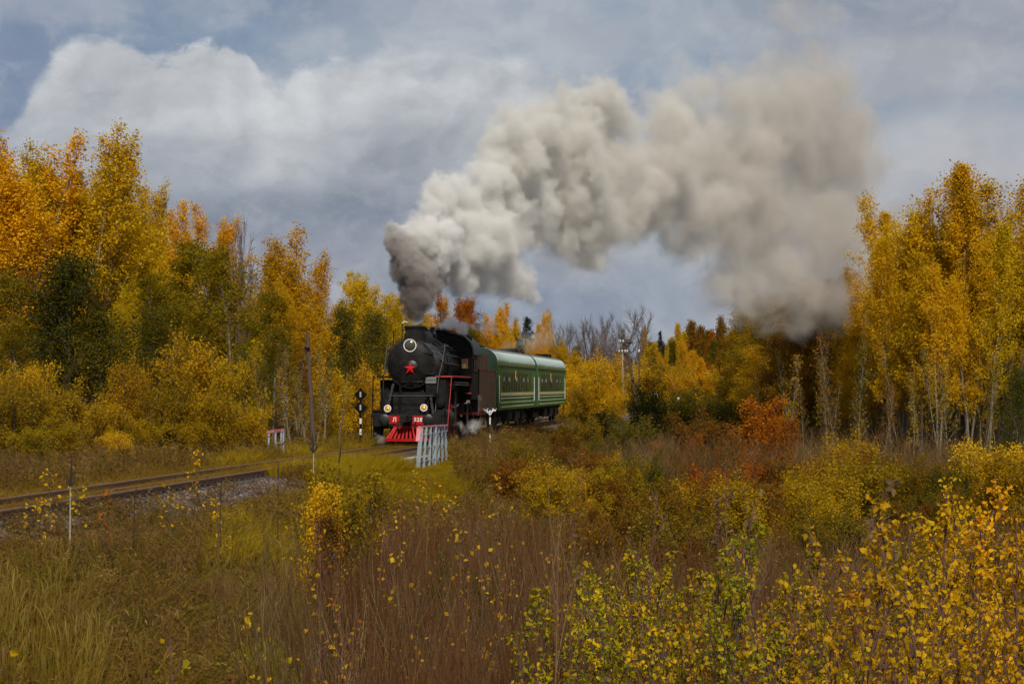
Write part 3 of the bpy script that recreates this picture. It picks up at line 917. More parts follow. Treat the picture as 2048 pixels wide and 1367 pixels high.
MB().box(-0.4, 0.4, -0.38, -0.01, 0.75, 1.0).build('drawbar', M_under, T)

# ------------------------------------------------------------------ coaches
def coach_paint():
    m, t, b = new_mat('weathered_coach_green_sky_sheen')
    co = t.add('ShaderNodeTexCoord').outputs['Object']
    sp = t.add('ShaderNodeSeparateXYZ')
    t.l.new(co, sp.inputs[0])
    n1 = t.noise(t.vmath('MULTIPLY', co, (1, 1, 0.25)), 3.2, 6, 0.65)
    n2 = t.noise(co, 8.0, 5, 0.6)
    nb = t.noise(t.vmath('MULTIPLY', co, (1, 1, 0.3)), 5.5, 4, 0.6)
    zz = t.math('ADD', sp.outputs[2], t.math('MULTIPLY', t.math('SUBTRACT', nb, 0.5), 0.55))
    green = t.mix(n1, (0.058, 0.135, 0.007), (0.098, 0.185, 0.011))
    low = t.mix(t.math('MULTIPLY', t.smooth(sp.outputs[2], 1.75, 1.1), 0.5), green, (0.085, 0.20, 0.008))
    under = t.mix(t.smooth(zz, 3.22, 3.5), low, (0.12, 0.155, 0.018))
    pale = t.mix(n2, (0.42, 0.56, 0.50), (0.56, 0.68, 0.62))  # worn pale paint plus sky sheen on the roof shoulder, put into the colour
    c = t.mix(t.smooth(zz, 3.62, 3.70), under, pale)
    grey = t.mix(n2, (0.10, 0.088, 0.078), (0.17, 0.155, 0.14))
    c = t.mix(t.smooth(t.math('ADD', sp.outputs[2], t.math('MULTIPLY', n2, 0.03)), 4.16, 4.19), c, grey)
    t.l.new(c, b.inputs['Base Color'])
    t.l.new(t.lin(n2, 0.3, 0.7, 0.42, 0.62), b.inputs['Roughness'])
    b.inputs['Specular IOR Level'].default_value = 0.3
    return m
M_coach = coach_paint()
M_coachend = paint('dark_green_end', (0.012, 0.045, 0.022), 0.45, var=0.3, scale=3, dirt=(0.03, 0.03, 0.02))
M_cream = paint('cream_stripe', (0.75, 0.62, 0.30), 0.6, var=0.1, scale=3)
M_pale = paint('pale_green_line', (0.62, 0.70, 0.52), 0.6, var=0.15, scale=3)
M_wframe = paint('window_frame_dark_green', (0.03, 0.04, 0.02), 0.5, var=0.2)
M_curtain = paint('white_curtain', (0.50, 0.48, 0.46), 0.8, var=0.2)
M_board = paint('yellow_route_board', (0.45, 0.30, 0.04), 0.5, var=0.1)
M_rubber = paint('black_rubber', (0.012, 0.012, 0.012), 0.8)
CWD = 1.52
def body_poly(w, z0, off=0.0):
    pts = [(-w, z0), (w, z0), (w, 3.42)]
    k = 12
    for i in range(1, k):
        a = math.pi * i / k
        x = w * math.copysign(abs(math.cos(a)) ** 0.62, math.cos(a))
        pts.append((x, 3.42 + (0.95 + off) * math.sin(a) ** 0.8))
    pts.append((-w, 3.42))
    return pts
def make_coach(y0, y1, label):
    loc, rz, ln = place_on_track(y0, y1)
    R = empty('passenger_coach', loc, rz)
    tag(R, label, 'railway coach', 'green coaches behind the tender')
    E = 0.35
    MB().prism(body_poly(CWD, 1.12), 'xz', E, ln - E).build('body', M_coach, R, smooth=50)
    for (a, b) in ((E - 0.03, E - 0.001), (ln - E + 0.001, ln - E + 0.03)):
        MB().prism(body_poly(CWD - 0.015, 1.13, -0.015), 'xz', a, b).build('end_wall', M_coachend, R)
    for (a, b) in ((0.0, E - 0.031), (ln - E + 0.031, ln)):
        g = MB().box(-0.55, 0.55, a, b, 1.2, 3.4).build('gangway', M_rubber, R, bevel=0.05)
    nw = 12
    a0, a1 = 2.55, ln - 3.1
    st = (a1 - a0) / nw
    for s in (-1, 1):
        sx = s * CWD
        def slab(n_, ya, yb, za, zb, t0, t1, mat, par):
            return MB().box(min(sx + s * t0, sx + s * t1), max(sx + s * t0, sx + s * t1), ya, yb, za, zb).build(n_, mat, par)
        for k in range(nw):
            ya = a0 + k * st
            wd = st * 0.64 if k < nw - 2 else st * 0.42
            fr = slab('window', ya, ya + wd, 2.12, 3.10, 0.001, 0.022, M_wframe, R)
            slab('pane', ya + 0.06, ya + wd - 0.06, 2.20, 3.02, 0.0225, 0.026, M_glass, fr)
            if k in (0, 2, 5, 8, 10):
                slab('curtain', ya + 0.10, ya + wd - 0.10, 2.62, 2.82, 0.0265, 0.029, M_curtain, fr)
        for ya in (0.75, ln - 1.55):
            d = slab('door', ya, ya + 0.75, 1.25, 3.25, 0.001, 0.018, M_coach, R)
            slab('pane', ya + 0.2, ya + 0.55, 2.3, 2.95, 0.0185, 0.022, M_glass, d)
            slab('handrail', ya - 0.10, ya - 0.06, 1.5, 2.9, 0.02, 0.06, M_curtain, d)
        slab('cream_stripe', 1.6, ln - 1.7, 1.85, 2.02, 0.001, 0.014, M_cream, R)
        for z in (1.72, 1.50, 1.27):
            slab('pale_line', 1.6, ln - 1.7, z - 0.026, z + 0.026, 0.001, 0.016, M_pale, R)
        slab('gutter', E, ln - E, 3.40, 3.44, 0.001, 0.035, M_coachend, R)
        slab('route_board', a0 + st * 5 - 0.42, a0 + st * 5 - 0.30, 2.75, 3.2, 0.03, 0.07, M_board, R)
        slab('step_light', ln - 3.4, ln - 3.0, 1.76, 1.86, 0.02, 0.09, M_wframe, R)
        for yb in (3.6, ln - 3.6):
            bg_ = MB().box(min(s * 0.93, s * 1.1), max(s * 0.93, s * 1.1), yb - 1.7, yb + 1.7, 0.42, 0.72).build('bogie_frame', M_under, R)
            for yw in (yb - 1.2, yb + 1.2):
                MB().lathe((s * 0.735, yw, 0.475), (s, 0, 0), [(0, 0.475), (0.13, 0.475), (0.13, 0.38), (0.10, 0.2), (0.24, 0.15), (0.25, 0.02)], 24).build('wheel', M_under, bg_)
                MB().tube([(s * 1.06, yw - 0.25, 0.5), (s * 1.06, yw - 0.25, 0.85)], 0.09, 8).build('spring', M_under, bg_)
    m = MB()
    m.box(-1.2, 1.2, 1.0, ln - 1.0, 0.96, 1.115)
    m.build('underframe', M_under, R)
    for (ya, yb, xa, xb, za) in ((6.2, 7.4, 0.5, 1.35, 0.45), (8.1, 9.2, -1.3, 1.3, 0.52), (10.2, 11.8, 0.6, 1.38, 0.40), (12.6, 13.6, -1.3, 1.3, 0.55), (14.4, 15.2, 0.7, 1.36, 0.5)):
        MB().box(xa, xb, ya, yb, za, 0.958).build('equipment_box', M_under, R, bevel=0.02)
    for ya in (0.8, 5.9, 15.6, ln - 1.2):
        MB().tube([(1.40, ya, 1.118), (1.42, ya + 0.25, 0.55), (1.25, ya + 0.5, 0.38)], 0.03, 5).build('hanging_bracket', M_under, R)
    for (y, x, rr, hh) in ((1.0, 0.3, 0.16, 0.20), (2.4, 0.0, 0.15, 0.15), (6.5, 0.0, 0.14, 0.16), (10.5, 0.0, 0.14, 0.16), (14.5, 0, 0.14, 0.16), (ln - 2.2, 0.25, 0.17, 0.3)):
        MB().lathe((x, y, 4.30), (0, 0, 1), [(0, rr * 0.7), (hh * 0.6, rr * 0.7), (hh * 0.6, rr), (hh, rr), (hh + 0.03, rr * 0.5)], 14).build('roof_vent', M_black2, R)
    MB().box(-0.45, 0.55, ln - 1.8, ln - 0.9, 4.33, 4.62).build('roof_box', M_black2, R, bevel=0.03)
    MB().box(-0.6, 0.6, 0.5, 1.9, 4.33, 4.47).build('roof_tank', M_black2, R, bevel=0.04)
    MB().tube([(0.9, 0.6, 4.24), (0.95, 3.0, 4.23), (0.95, ln - 3, 4.23), (0.9, ln - 0.6, 4.24)], 0.03, 6).build('roof_conduit', M_under, R)
    for s in (-1, 1):
        x = s * 0.875
        for (y, d) in ((E, -1), (ln - E, 1)):
            MB().lathe((x, y - d * 0.2, 1.06), (0, d, 0), [(0, 0.09), (0.36, 0.09), (0.36, 0.22), (0.40, 0.22)], 16).build('buffer', M_under, R)
    return R
make_coach(112.4, 133.4, 'dark green coach with a cream stripe coupled directly behind the brown tender')
make_coach(134.0, 155.4, 'last green coach of the train, its far end beside the yellow bushes')
# ------------------------------------------------------------------ lineside things
M_railing = paint('pale_blue_grey_paint', (0.26, 0.32, 0.36), 0.6, var=0.2, scale=4, dirt=(0.16, 0.11, 0.08), dirt_amt=0.4)
M_pink = paint('faded_red_paint', (0.66, 0.20, 0.23), 0.7, var=0.12, scale=5, dirt=(0.6, 0.38, 0.38), spec=0.1)
M_stone = paint('culvert_masonry', (0.20, 0.16, 0.11), 0.9, var=0.4, scale=5, dirt=(0.10, 0.08, 0.05), bump=0.7)
M_lime = paint('whitewash', (0.62, 0.60, 0.57), 0.85, var=0.12, scale=8, dirt=(0.30, 0.25, 0.2), dirt_amt=0.3)
M_wood = paint('old_pole_timber', (0.075, 0.048, 0.032), 0.85, var=0.4, scale=6, bump=0.4)
M_char = paint('blackened_stem', (0.018, 0.013, 0.011), 0.9, var=0.4)
M_stem_pale = paint('pale_bark', (0.30, 0.27, 0.22), 0.85, var=0.3, scale=8)
M_signblack = paint('sign_black', (0.006, 0.006, 0.006), 0.85, var=0.15, spec=0.08)
M_signwhite = paint('sign_white', (0.68, 0.72, 0.74), 0.45, var=0.08)
M_porcelain = paint('insulator_porcelain', (0.6, 0.6, 0.58), 0.25, var=0.08)

def pt(px, py, d):
    return Vector((X_at(px, d), d, Z_at(py, d)))

# near railing of the culvert: seven flat bars, three rods, faded red cap
R = empty('culvert_railing', (X_at(864, 76), 76, -0.5))
tag(R, 'tall blue-grey slatted railing with a faded red cap right of the track', 'railing')
base = Vector(R.location)
A0, A1 = pt(834, 944, 73) - base, pt(843, 855, 73.2) - base
B0, B1 = pt(894, 934, 79) - base, pt(890.5, 851, 79) - base
for k in range(7):
    f = (0, 0.19, 0.37, 0.55, 0.70, 0.85, 1)[k]
    a, b = A0.lerp(B0, f), A1.lerp(B1, f)
    a.z -= 0.15
    wd = Vector((0.042, 0.03, 0)) if k not in (0, 3) else Vector((0.07, 0.045, 0))
    q = Vector((-0.01, 0.02, 0))
    MB().hexa([a - wd, a + wd, a - wd + q, a + wd + q, b - wd * 0.9, b + wd * 0.9, b - wd * 0.9 + q, b + wd * 0.9 + q]).build('slat', M_railing, R, 0)
for f in (0.12, 0.42, 0.72):
    a, b = A1.lerp(A0, f + 0.06), B1.lerp(B0, f)
    MB().tube([a + Vector((-0.05, -0.04, 0)), b + Vector((0.08, 0.0, 0))], 0.017, 6).build('rod', M_railing, R)
c0, c1 = A1 + Vector((-0.08, -0.05, 0.0)), B1 + Vector((0.06, 0.02, 0))
MB().hexa([c0 + Vector((-0.03, 0, 0)), c0 + Vector((0.03, -0.03, 0)), c1 + Vector((-0.05, 0, 0)), c1 + Vector((0.03, 0, 0)),
           c0 + Vector((-0.03, 0, 0.06)), c0 + Vector((0.03, -0.03, 0.06)), c1 + Vector((-0.05, 0, 0.05)), c1 + Vector((0.03, 0, 0.05))]).build('cap_rail', M_pink, R, 0)
e0 = A0.lerp(A1, 0.70) + Vector((-0.05, -0.06, 0))
MB().hexa([e0 - Vector((0.10, 0, 0)), e0 + Vector((0.03, 0, 0)), e0 + Vector((-0.10, 0.03, 0)), e0 + Vector((0.03, 0.03, 0)),
           c0 - Vector((0.07, 0, 0)), c0 + Vector((0.07, 0, 0.03)), c0 + Vector((-0.07, 0.03, 0)), c0 + Vector((0.07, 0.03, 0.03))]).build('end_panel', M_pink, R, 0)

# the far railing
R = empty('culvert_railing', (X_at(551, 79), 79, gz(X_at(551, 79), 79)))
tag(R, 'short blue-grey railing with a faded red top board left of the track', 'railing')
base = Vector(R.location)
a, b = pt(533, 866, 78.5) - base, pt(568.5, 862, 80) - base
MB().hexa([a, b, a + Vector((0, 0.05, 0)), b + Vector((0, 0.05, 0)), a + Vector((0, 0, 0.095)), b + Vector((0, 0, 0.10)), a + Vector((0, 0.05, 0.095)), b + Vector((0, 0.05, 0.10))]).build('top_board', M_pink, R, 0)
for (u, v) in ((0.45, 0.09), (0.52, 0.14), (0.60, 0.09), (0.68, 0.13), (0.75, 0.09)):
    p = a.lerp(b, u)
    MB().box(p.x - 0.015, p.x + 0.02, p.y - 0.006, p.y - 0.002, p.z + 0.03, p.z + 0.03 + v * 0.4).build('worn_mark', M_char, R, 0)
for f in (0.12, 0.5, 0.82, 0.95):
    p = a.lerp(b, f)
    MB().box(p.x - 0.03, p.x + 0.03, p.y + 0.01, p.y + 0.045, -0.3, p.z - 0.001).build('post', M_railing, R, 0)
p, q = a.lerp(b, 0.45) + Vector((0, 0, -0.42)), a.lerp(b, 1.0) + Vector((0, 0, -0.40))
MB().tube([p, q], 0.018, 6).build('rod', M_railing, R)

# culvert head: masonry with a whitewashed coping
R = empty('stone_culvert', (X_at(822, 73), 73, -0.6))
tag(R, 'low stone culvert head with whitewashed edge below the slatted railing', 'culvert')
base = Vector(R.location)
P = [pt(786, 936, 70.5), pt(793, 922, 72.5), pt(824, 916, 74), pt(858, 912, 76)]
P = [p - base for p in P]
rowsn = 3
for r in range(rowsn):
    for k in range(6):
        f0, f1 = (k + (0.5 if r % 2 else 0)) / 6.5, (k + (0.5 if r % 2 else 0) + 0.94) / 6.5
        a, b = P[0].lerp(P[3], f0), P[0].lerp(P[3], min(1, f1))
        zt = P[1].z - 0.05 - r * 0.16 + 0.10 * f0
        dy = 0.02 * ((k * 7 + r * 3) % 4)
        MB().hexa([(a.x, a.y - dy, zt - 0.15), (b.x, b.y - dy, zt - 0.15), (a.x, a.y + 0.5, zt - 0.15), (b.x, b.y + 0.5, zt - 0.15),
                   (a.x, a.y - dy, zt), (b.x, b.y - dy, zt), (a.x, a.y + 0.5, zt), (b.x, b.y + 0.5, zt)]).build('stone', M_stone, R, 0, bevel=0.012)
m = MB()
m.tube([P[0] + Vector((0, 0, -0.05)), P[1] + Vector((0, 0, 0.01)), P[2] + Vector((0, 0, 0.0)), P[3]], [0.05, 0.055, 0.05, 0.05], 6)
m.build('whitewashed_edge', M_lime, R)

# plough warning sign: two black diamonds on a banded post
x0, d0 = X_at(721, 93), 93
g0 = gz(x0, d0)
R = empty('trackside_sign', (x0, d0, g0))
tag(R, 'two black diamond plates stacked on a banded post left of the locomotive', 'railway sign')
zt = Z_at(776, d0) - g0
m = MB().tube([(0, 0.03, -0.2), (0, 0.03, zt)], 0.045, 8)
m.build('post', M_signblack, R)
for pa, pb in ((836, 847), (857, 869)):
    MB().tube([(0, 0.03, Z_at(pb, d0) - g0), (0, 0.03, Z_at(pa, d0) - g0)], 0.052, 8).build('white_band', M_signwhite, R)
for py in (789, 815):
    zc = Z_at(py, d0) - g0
    h = 0.285
    pl = MB().prism([(0, zc - h), (h, zc), (0, zc + h), (-h, zc)], 'xz', -0.03, -0.016).build('diamond_plate', M_signblack, R, 0)
    MB().box(-0.035, 0.035, -0.036, -0.031, zc - 0.10, zc + 0.13).build('white_bar', paint('sign_bar_grey', (0.36, 0.31, 0.26), 0.6), pl, 0)

# snow-plough marker right of the train: white stepped triangle on a banded post
x0, d0 = X_at(980, 91), 91
g0 = gz(x0, d0)
R = empty('trackside_sign', (x0, d0, g0))
tag(R, 'white stepped triangle marker on a thin banded post right of the locomotive', 'railway sign')
MB().tube([(0, 0, -0.2), (0, 0, Z_at(822, d0) - g0)], 0.028, 8).build('post', M_under, R)
for pa, pb in ((834, 848), (868, 886)):
    MB().tube([(0, 0, Z_at(pb, d0) - g0), (0, 0, Z_at(pa, d0) - g0)], 0.036, 8).build('white_band', M_signwhite, R)
zc = Z_at(823, d0) - g0
for i, (xx, zz, ww) in enumerate(((-0.20, 0.06, 0.045), (-0.12, 0.085, 0.042), (-0.11, 0.00, 0.06), (-0.03, -0.01, 0.055), (0.06, 0.0, 0.055), (0.11, 0.04, 0.06), (0.14, 0.09, 0.055), (0.21, 0.06, 0.055), (-0.04, -0.075, 0.05),
                                     (0.04, -0.075, 0.05), (0.0, 0.05, 0.045), (0.0, -0.14, 0.035), (-0.25, 0.125, 0.022), (0.26, 0.125, 0.022), (-0.08, 0.14, 0.022), (0.09, 0.14, 0.022))):
    ww *= 0.8
    MB().prism([(xx, zz + zc - ww), (xx + ww, zz + zc), (xx, zz + zc + ww), (xx - ww, zz + zc)], 'xz', -0.045 - 0.0007 * i, -0.03).build('white_tile', M_signwhite, R, 0)
MB().prism([(-0.22, zc + 0.10), (0.22, zc + 0.10), (0.0, zc - 0.15)], 'xz', -0.029, -0.018).build('back_plate', M_signblack, R, 0)

# far marker and white post beside the curve
x0, d0 = X_at(1312, 185), 185
g0 = gz(x0, d0)
R = empty('trackside_sign', (x0, d0, g0))
tag(R, 'small round chequered marker on a banded post far beyond the last coach', 'railway sign')
MB().tube([(0, 0, -0.2), (0, 0, Z_at(786, d0) - g0)], 0.035, 6).build('post', M_signblack, R)
MB().tube([(0, 0, Z_at(818, d0) - g0), (0, 0, Z_at(806, d0) - g0)], 0.04, 6).build('white_band', M_signwhite, R)
zc = Z_at(790, d0) - g0
MB().lathe((0, -0.04, zc), (0, -1, 0), [(0, 0.24), (0.02, 0.24)], 20).build('disc', M_signblack, R)
for k in range(6):
    a = k * math.pi / 3 + 0.3
    MB().lathe((0.15 * math.cos(a), -0.062, zc + 0.15 * math.sin(a)), (0, -1, 0), [(0, 0.05), (0.01, 0.05)], 8).build('white_spot', M_signwhite, R, 0)
x0, d0 = X_at(1357, 180), 180
g0 = gz(x0, d0)
R = empty('marker_post', (x0, d0, g0))
tag(R, 'short post with a rounded white top among green bushes right of the train', 'marker post')
MB().box(-0.08, 0.08, -0.08, 0.08, -0.2, Z_at(800, d0) - g0).build('shaft', M_stone, R)
MB().lathe((0, 0, Z_at(801, d0) - g0), (0, 0, 1), [(0, 0.14), (0.14, 0.15), (0.25, 0.11), (0.29, 0.02)], 12).build('white_top', M_signwhite, R)

# wooden poles
def wood_pole(px_t, py_t, px_b, d, r, label, name='wooden_pole'):
    xb = X_at(px_b, d)
    g = gz(xb, d)
    R = empty(name, (xb, d, g))
    tag(R, label, 'pole')
    h = Z_at(py_t, d) - g
    dx = X_at(px_t, d) - xb
    MB().tube([(0, 0, -0.3), (dx * 0.5, 0, h * 0.5), (dx, 0, h)], [r * 1.2, r, r * 0.8], 10).build('shaft', M_wood, R)
    return R, h, dx
R, h, dx = wood_pole(615, 664, 629, 84, 0.085, 'dark leaning wooden pole in front of the left woods')
MB().box(dx - 0.1, dx + 0.1, -0.13, -0.1, h * 0.86, h * 0.88).build('bracket', M_signblack, R)
R, h, dx = wood_pole(884, 622, 890, 150, 0.2, 'wooden pole top sticking up behind the locomotive roof')
MB().tube([(dx - 0.3, 0, h - 0.25), (dx + 0.35, 0, h - 0.15)], 0.09, 6).build('crossarm', M_wood, R)

# A-frame pole with two crossarms
d0 = 225
xb = X_at(1251, d0)
g0 = gz(xb, d0)
R = empty('utility_pole', (xb, d0, g0))
tag(R, 'braced wooden utility pole with two crossarms and insulators beyond the train', 'utility pole')
def lp(px, py, dy=0.0):
    return (X_at(px, d0) - xb, dy, Z_at(py, d0) - g0)
MB().tube([(X_at(1251, d0) - xb, 0, -0.3), lp(1250, 740), lp(1248, 668)], [0.19, 0.16, 0.13], 8).build('post', M_wood, R)
MB().tube([(X_at(1277, d0) - xb, 0.3, -0.3), lp(1263, 745, 0.2), lp(1253, 690, 0.1)], [0.18, 0.15, 0.12], 8).build('strut', M_wood, R)
MB().tube([(X_at(1247, d0) - xb, -0.4, -0.3), lp(1244.5, 706, -0.3)], 0.08, 8).build('side_post', M_stem_pale, R)
MB().box(lp(1249, 0)[0], lp(1271, 0)[0], -0.25, -0.16, lp(0, 758)[2], lp(0, 755)[2]).build('brace', M_wood, R)
for (pa, pb, py, ins) in ((1239, 1263, 686, (1240, 1246, 1254, 1262)), (1237, 1255, 706, (1238, 1244, 1250, 1254))):
    arm = MB().box(lp(pa, 0)[0], lp(pb, 0)[0], -0.32, -0.2, lp(0, py + 1)[2], lp(0, py - 1.5)[2]).build('crossarm', M_wood, R)
    for p in ins:
        MB().lathe((lp(p, 0)[0], -0.26, lp(0, py - 1.5)[2]), (0, 0, 1), [(0, 0.03), (0.08, 0.03), (0.1, 0.09), (0.22, 0.08), (0.28, 0.02)], 8).build('insulator', M_porcelain, arm)
MB().box(lp(1252, 0)[0], lp(1263, 0)[0], -0.5, -0.33, lp(0, 684)[2], lp(0, 678)[2]).build('cable_box', M_wood, R)
R, h, dx = wood_pole(1278, 703, 1279, 215, 0.075, 'thin pale pole next to the braced utility pole')
MB().lathe((dx, 0, h), (0, 0, 1), [(0, 0.09), (0.2, 0.08), (0.25, 0.02)], 8).build('insulator', M_porcelain, R)

# blackened stems of dead saplings along the near side of the rails
def dead_stem(px, py_t, py_m, py_b, d, label, prongs, r=0.022, lean=0.0):
    x = X_at(px, d)
    g = Z_at(py_b, d)
    gg = gz(x, d)
    r *= 0.8
    R = empty('dead_sapling', (x, d, gg))
    tag(R, label, 'dead sapling', 'dead saplings beside the rails')
    zt, zm = Z_at(py_t, d) - gg, Z_at(py_m, d) - gg
    lx = lean * d / F
    MB().tube([(-lx * 0.6, 0, -0.1), (0, 0, zm)], [r * 0.8, r * 0.6], 6).build('stem', M_stem_pale if prongs else M_char, R)
    MB().tube([(0, 0, zm), (lx * 0.5, 0, (zm + zt) / 2), (lx, 0, zt)], [r * 1.15, r, r * 0.5], 6).build('blackened_top', M_char, R)
    for (a, hh) in prongs:
        MB().tube([(0, 0, zm + 0.02), (a * 0.7, 0.02, zm + hh * 0.4), (a, 0.03, zm + hh)], [r, r * 0.8, r * 0.4], 5).build('broken_shoot', M_char, R)
dead_stem(141, 910, 972, 1060, 36, 'dead sapling with three broken black shoots left, in front of the rails', ((-0.075, 0.16), (0.07, 0.17), (-0.03, 0.10)), 0.024, 3)
dead_stem(627, 866, 905, 960, 44, 'dead sapling with a spiky black tip under the leaning pole', ((-0.05, 0.12), (0.05, 0.14), (0.085, 0.2), (-0.09, 0.2)), 0.024, -2)
dead_stem(678, 885, 925, 990, 40, 'black leaning stick right of the spiky dead sapling', (), 0.017, 5)
dead_stem(556, 922, 955, 1010, 38, 'short black stick at the end of the open rail', (), 0.014, 1)
dead_stem(441, 950, 1000, 1050, 36, 'thin black stick in front of the near rail, right of the yellow sprays', (), 0.012, 2)
dead_stem(269, 972, 1000, 1050, 36, 'thin black stick in front of the near rail, left of the yellow sprays', (), 0.012, 4)

# ------------------------------------------------------------------ trees
def unit(v):
    return v / (np.linalg.norm(v) + 1e-9)

def path_from(p, d, L, n, bend, rng, wob=0.06):
    pts = [p]
    d = unit(d)
    for i in range(n):
        d = unit(d + np.array(bend) / n + rng.randn(3) * wob)
        pts.append(pts[-1] + d * (L / n))
    return pts

def leaf_quads(C, size, rng, up=0.0, aspect=0.75):
    """one folded rhombus a leaf, at points C"""
    n = len(C)
    u = rng.randn(n, 3); u[:, 2] -= up
    u /= np.linalg.norm(u, axis=1)[:, None]
    r = rng.randn(n, 3)
    v = np.cross(u, r); v /= (np.linalg.norm(v, axis=1)[:, None] + 1e-9)
    nn = np.cross(u, v)
    s = size * (0.65 + 0.7 * rng.rand(n))[:, None]
    V = np.empty((n, 4, 3))
    V[:, 0] = C - u * s * 0.5
    V[:, 1] = C + v * s * 0.5 * aspect + nn * s * 0.14
    V[:, 2] = C + u * s * 0.5
    V[:, 3] = C - v * s * 0.5 * aspect + nn * s * 0.14
    return V.reshape(-1, 3), np.arange(n * 4).reshape(n, 4)

def grow(name, seed, H, r0, c0, nprim, reach, elev, prof, bend=(0, 0, 0.5), nsec=5, nleaf=6000, leaf=0.16, spread=0.16, tops=0, twig=True, fork=1, wig=0.02, flean=0.32, sec_len=0.42, top_thin=1.0, aspect=0.75, twig_r=1.0):
    rng = np.random.RandomState(seed)
    tr, cr = MB(), MB()
    cents, wts = [], []
    trunks = []
    for f in range(fork):
        d = np.array([0, 0, 1.0])
        if fork > 1:
            a = 2 * math.pi * (f + rng.rand() * 0.5) / fork
            d = unit(np.array([math.cos(a) * flean, math.sin(a) * flean, 1.0]))
        pts = path_from(np.array([0.0, 0, -0.2]) if fork == 1 else np.array([rng.randn() * 0.1, rng.randn() * 0.1, -0.2]), d, H * (1 if fork == 1 else 0.8 + 0.25 * rng.rand()), 9, (rng.randn() * 0.08, rng.randn() * 0.08, 0.1 if fork > 1 else 0.3), rng, wig)
        rad = [r0 * (1 - 0.93 * (i / 9) ** 0.9) + 0.006 for i in range(10)]
        tr.tube(pts, rad, 7)
        trunks.append((pts, rad))
    def on(pts, f):
        q = f * (len(pts) - 1); i = min(int(q), len(pts) - 2)
        return pts[i] + (pts[i + 1] - pts[i]) * (q - i)
    for (pts, rad) in trunks:
        npm = max(4, nprim // fork)
        az = rng.rand() * 6.28
        for i in range(npm):
            u = (i + rng.rand() * 0.8) / npm
            f = c0 + (0.985 - c0) * u ** 0.92
            az += 2.4 + rng.randn() * 0.35
            p = on(pts, f)
            L = reach * prof(u) * (0.55 + 0.75 * rng.rand())
            e = math.radians(elev(u) + rng.randn() * 7)
            d = np.array([math.cos(az) * math.cos(e), math.sin(az) * math.cos(e), math.sin(e)])
            bp = path_from(p, d, L, 4, bend, rng, 0.07)
            rb = max(0.009, r0 * 0.34 * (1 - f * 0.75) * (L / max(reach, 0.1)) ** 0.5)
            tr.tube(bp, [rb, rb * 0.75, rb * 0.5, rb * 0.35, rb * 0.18], 4, caps=False)
            for k in range(nsec):
                s = 0.28 + 0.72 * (k + rng.rand()) / nsec
                q = on(bp, min(s, 1.0))
                ld = unit((bp[-1] - bp[0])) + rng.randn(3) * 0.55
                l2 = L * sec_len * (1.15 - 0.6 * s) + 0.15
                sp = path_from(q, ld, l2, 3, bend, rng, 0.1)
                if twig:
                    tr.tube(sp, [0.010 * twig_r, 0.007 * twig_r, 0.005 * twig_r, 0.002 * twig_r], 3, caps=False)
                for t_ in (0.25, 0.5, 0.75, 1.0):
                    cents.append(on(sp, t_)); wts.append(l2 * (0.5 + 0.9 * rng.rand()))
            for t_ in (0.45, 0.65, 0.85, 1.0):
                cents.append(on(bp, t_)); wts.append(L * 0.22)
        for t_ in np.linspace(max(c0, 0.6), 1.0, 10):
            cents.append(on(pts, t_)); wts.append(0.3 * top_thin)
    me_t = tr.mesh(name + '_trunk', 40)
    if nleaf == 0:
        return me_t, None
    cents = np.array(cents); wts = np.array(wts); wts /= wts.sum()
    idx = rng.choice(len(cents), nleaf, p=wts)
    C = cents[idx] + rng.randn(nleaf, 3) * spread
    C[:, 2] = np.maximum(C[:, 2], 0.05)
    V, Q = leaf_quads(C, leaf, rng, up=0.3, aspect=aspect)
    me_c = np_mesh(name + '_crown', V, Q)
    return me_t, me_c

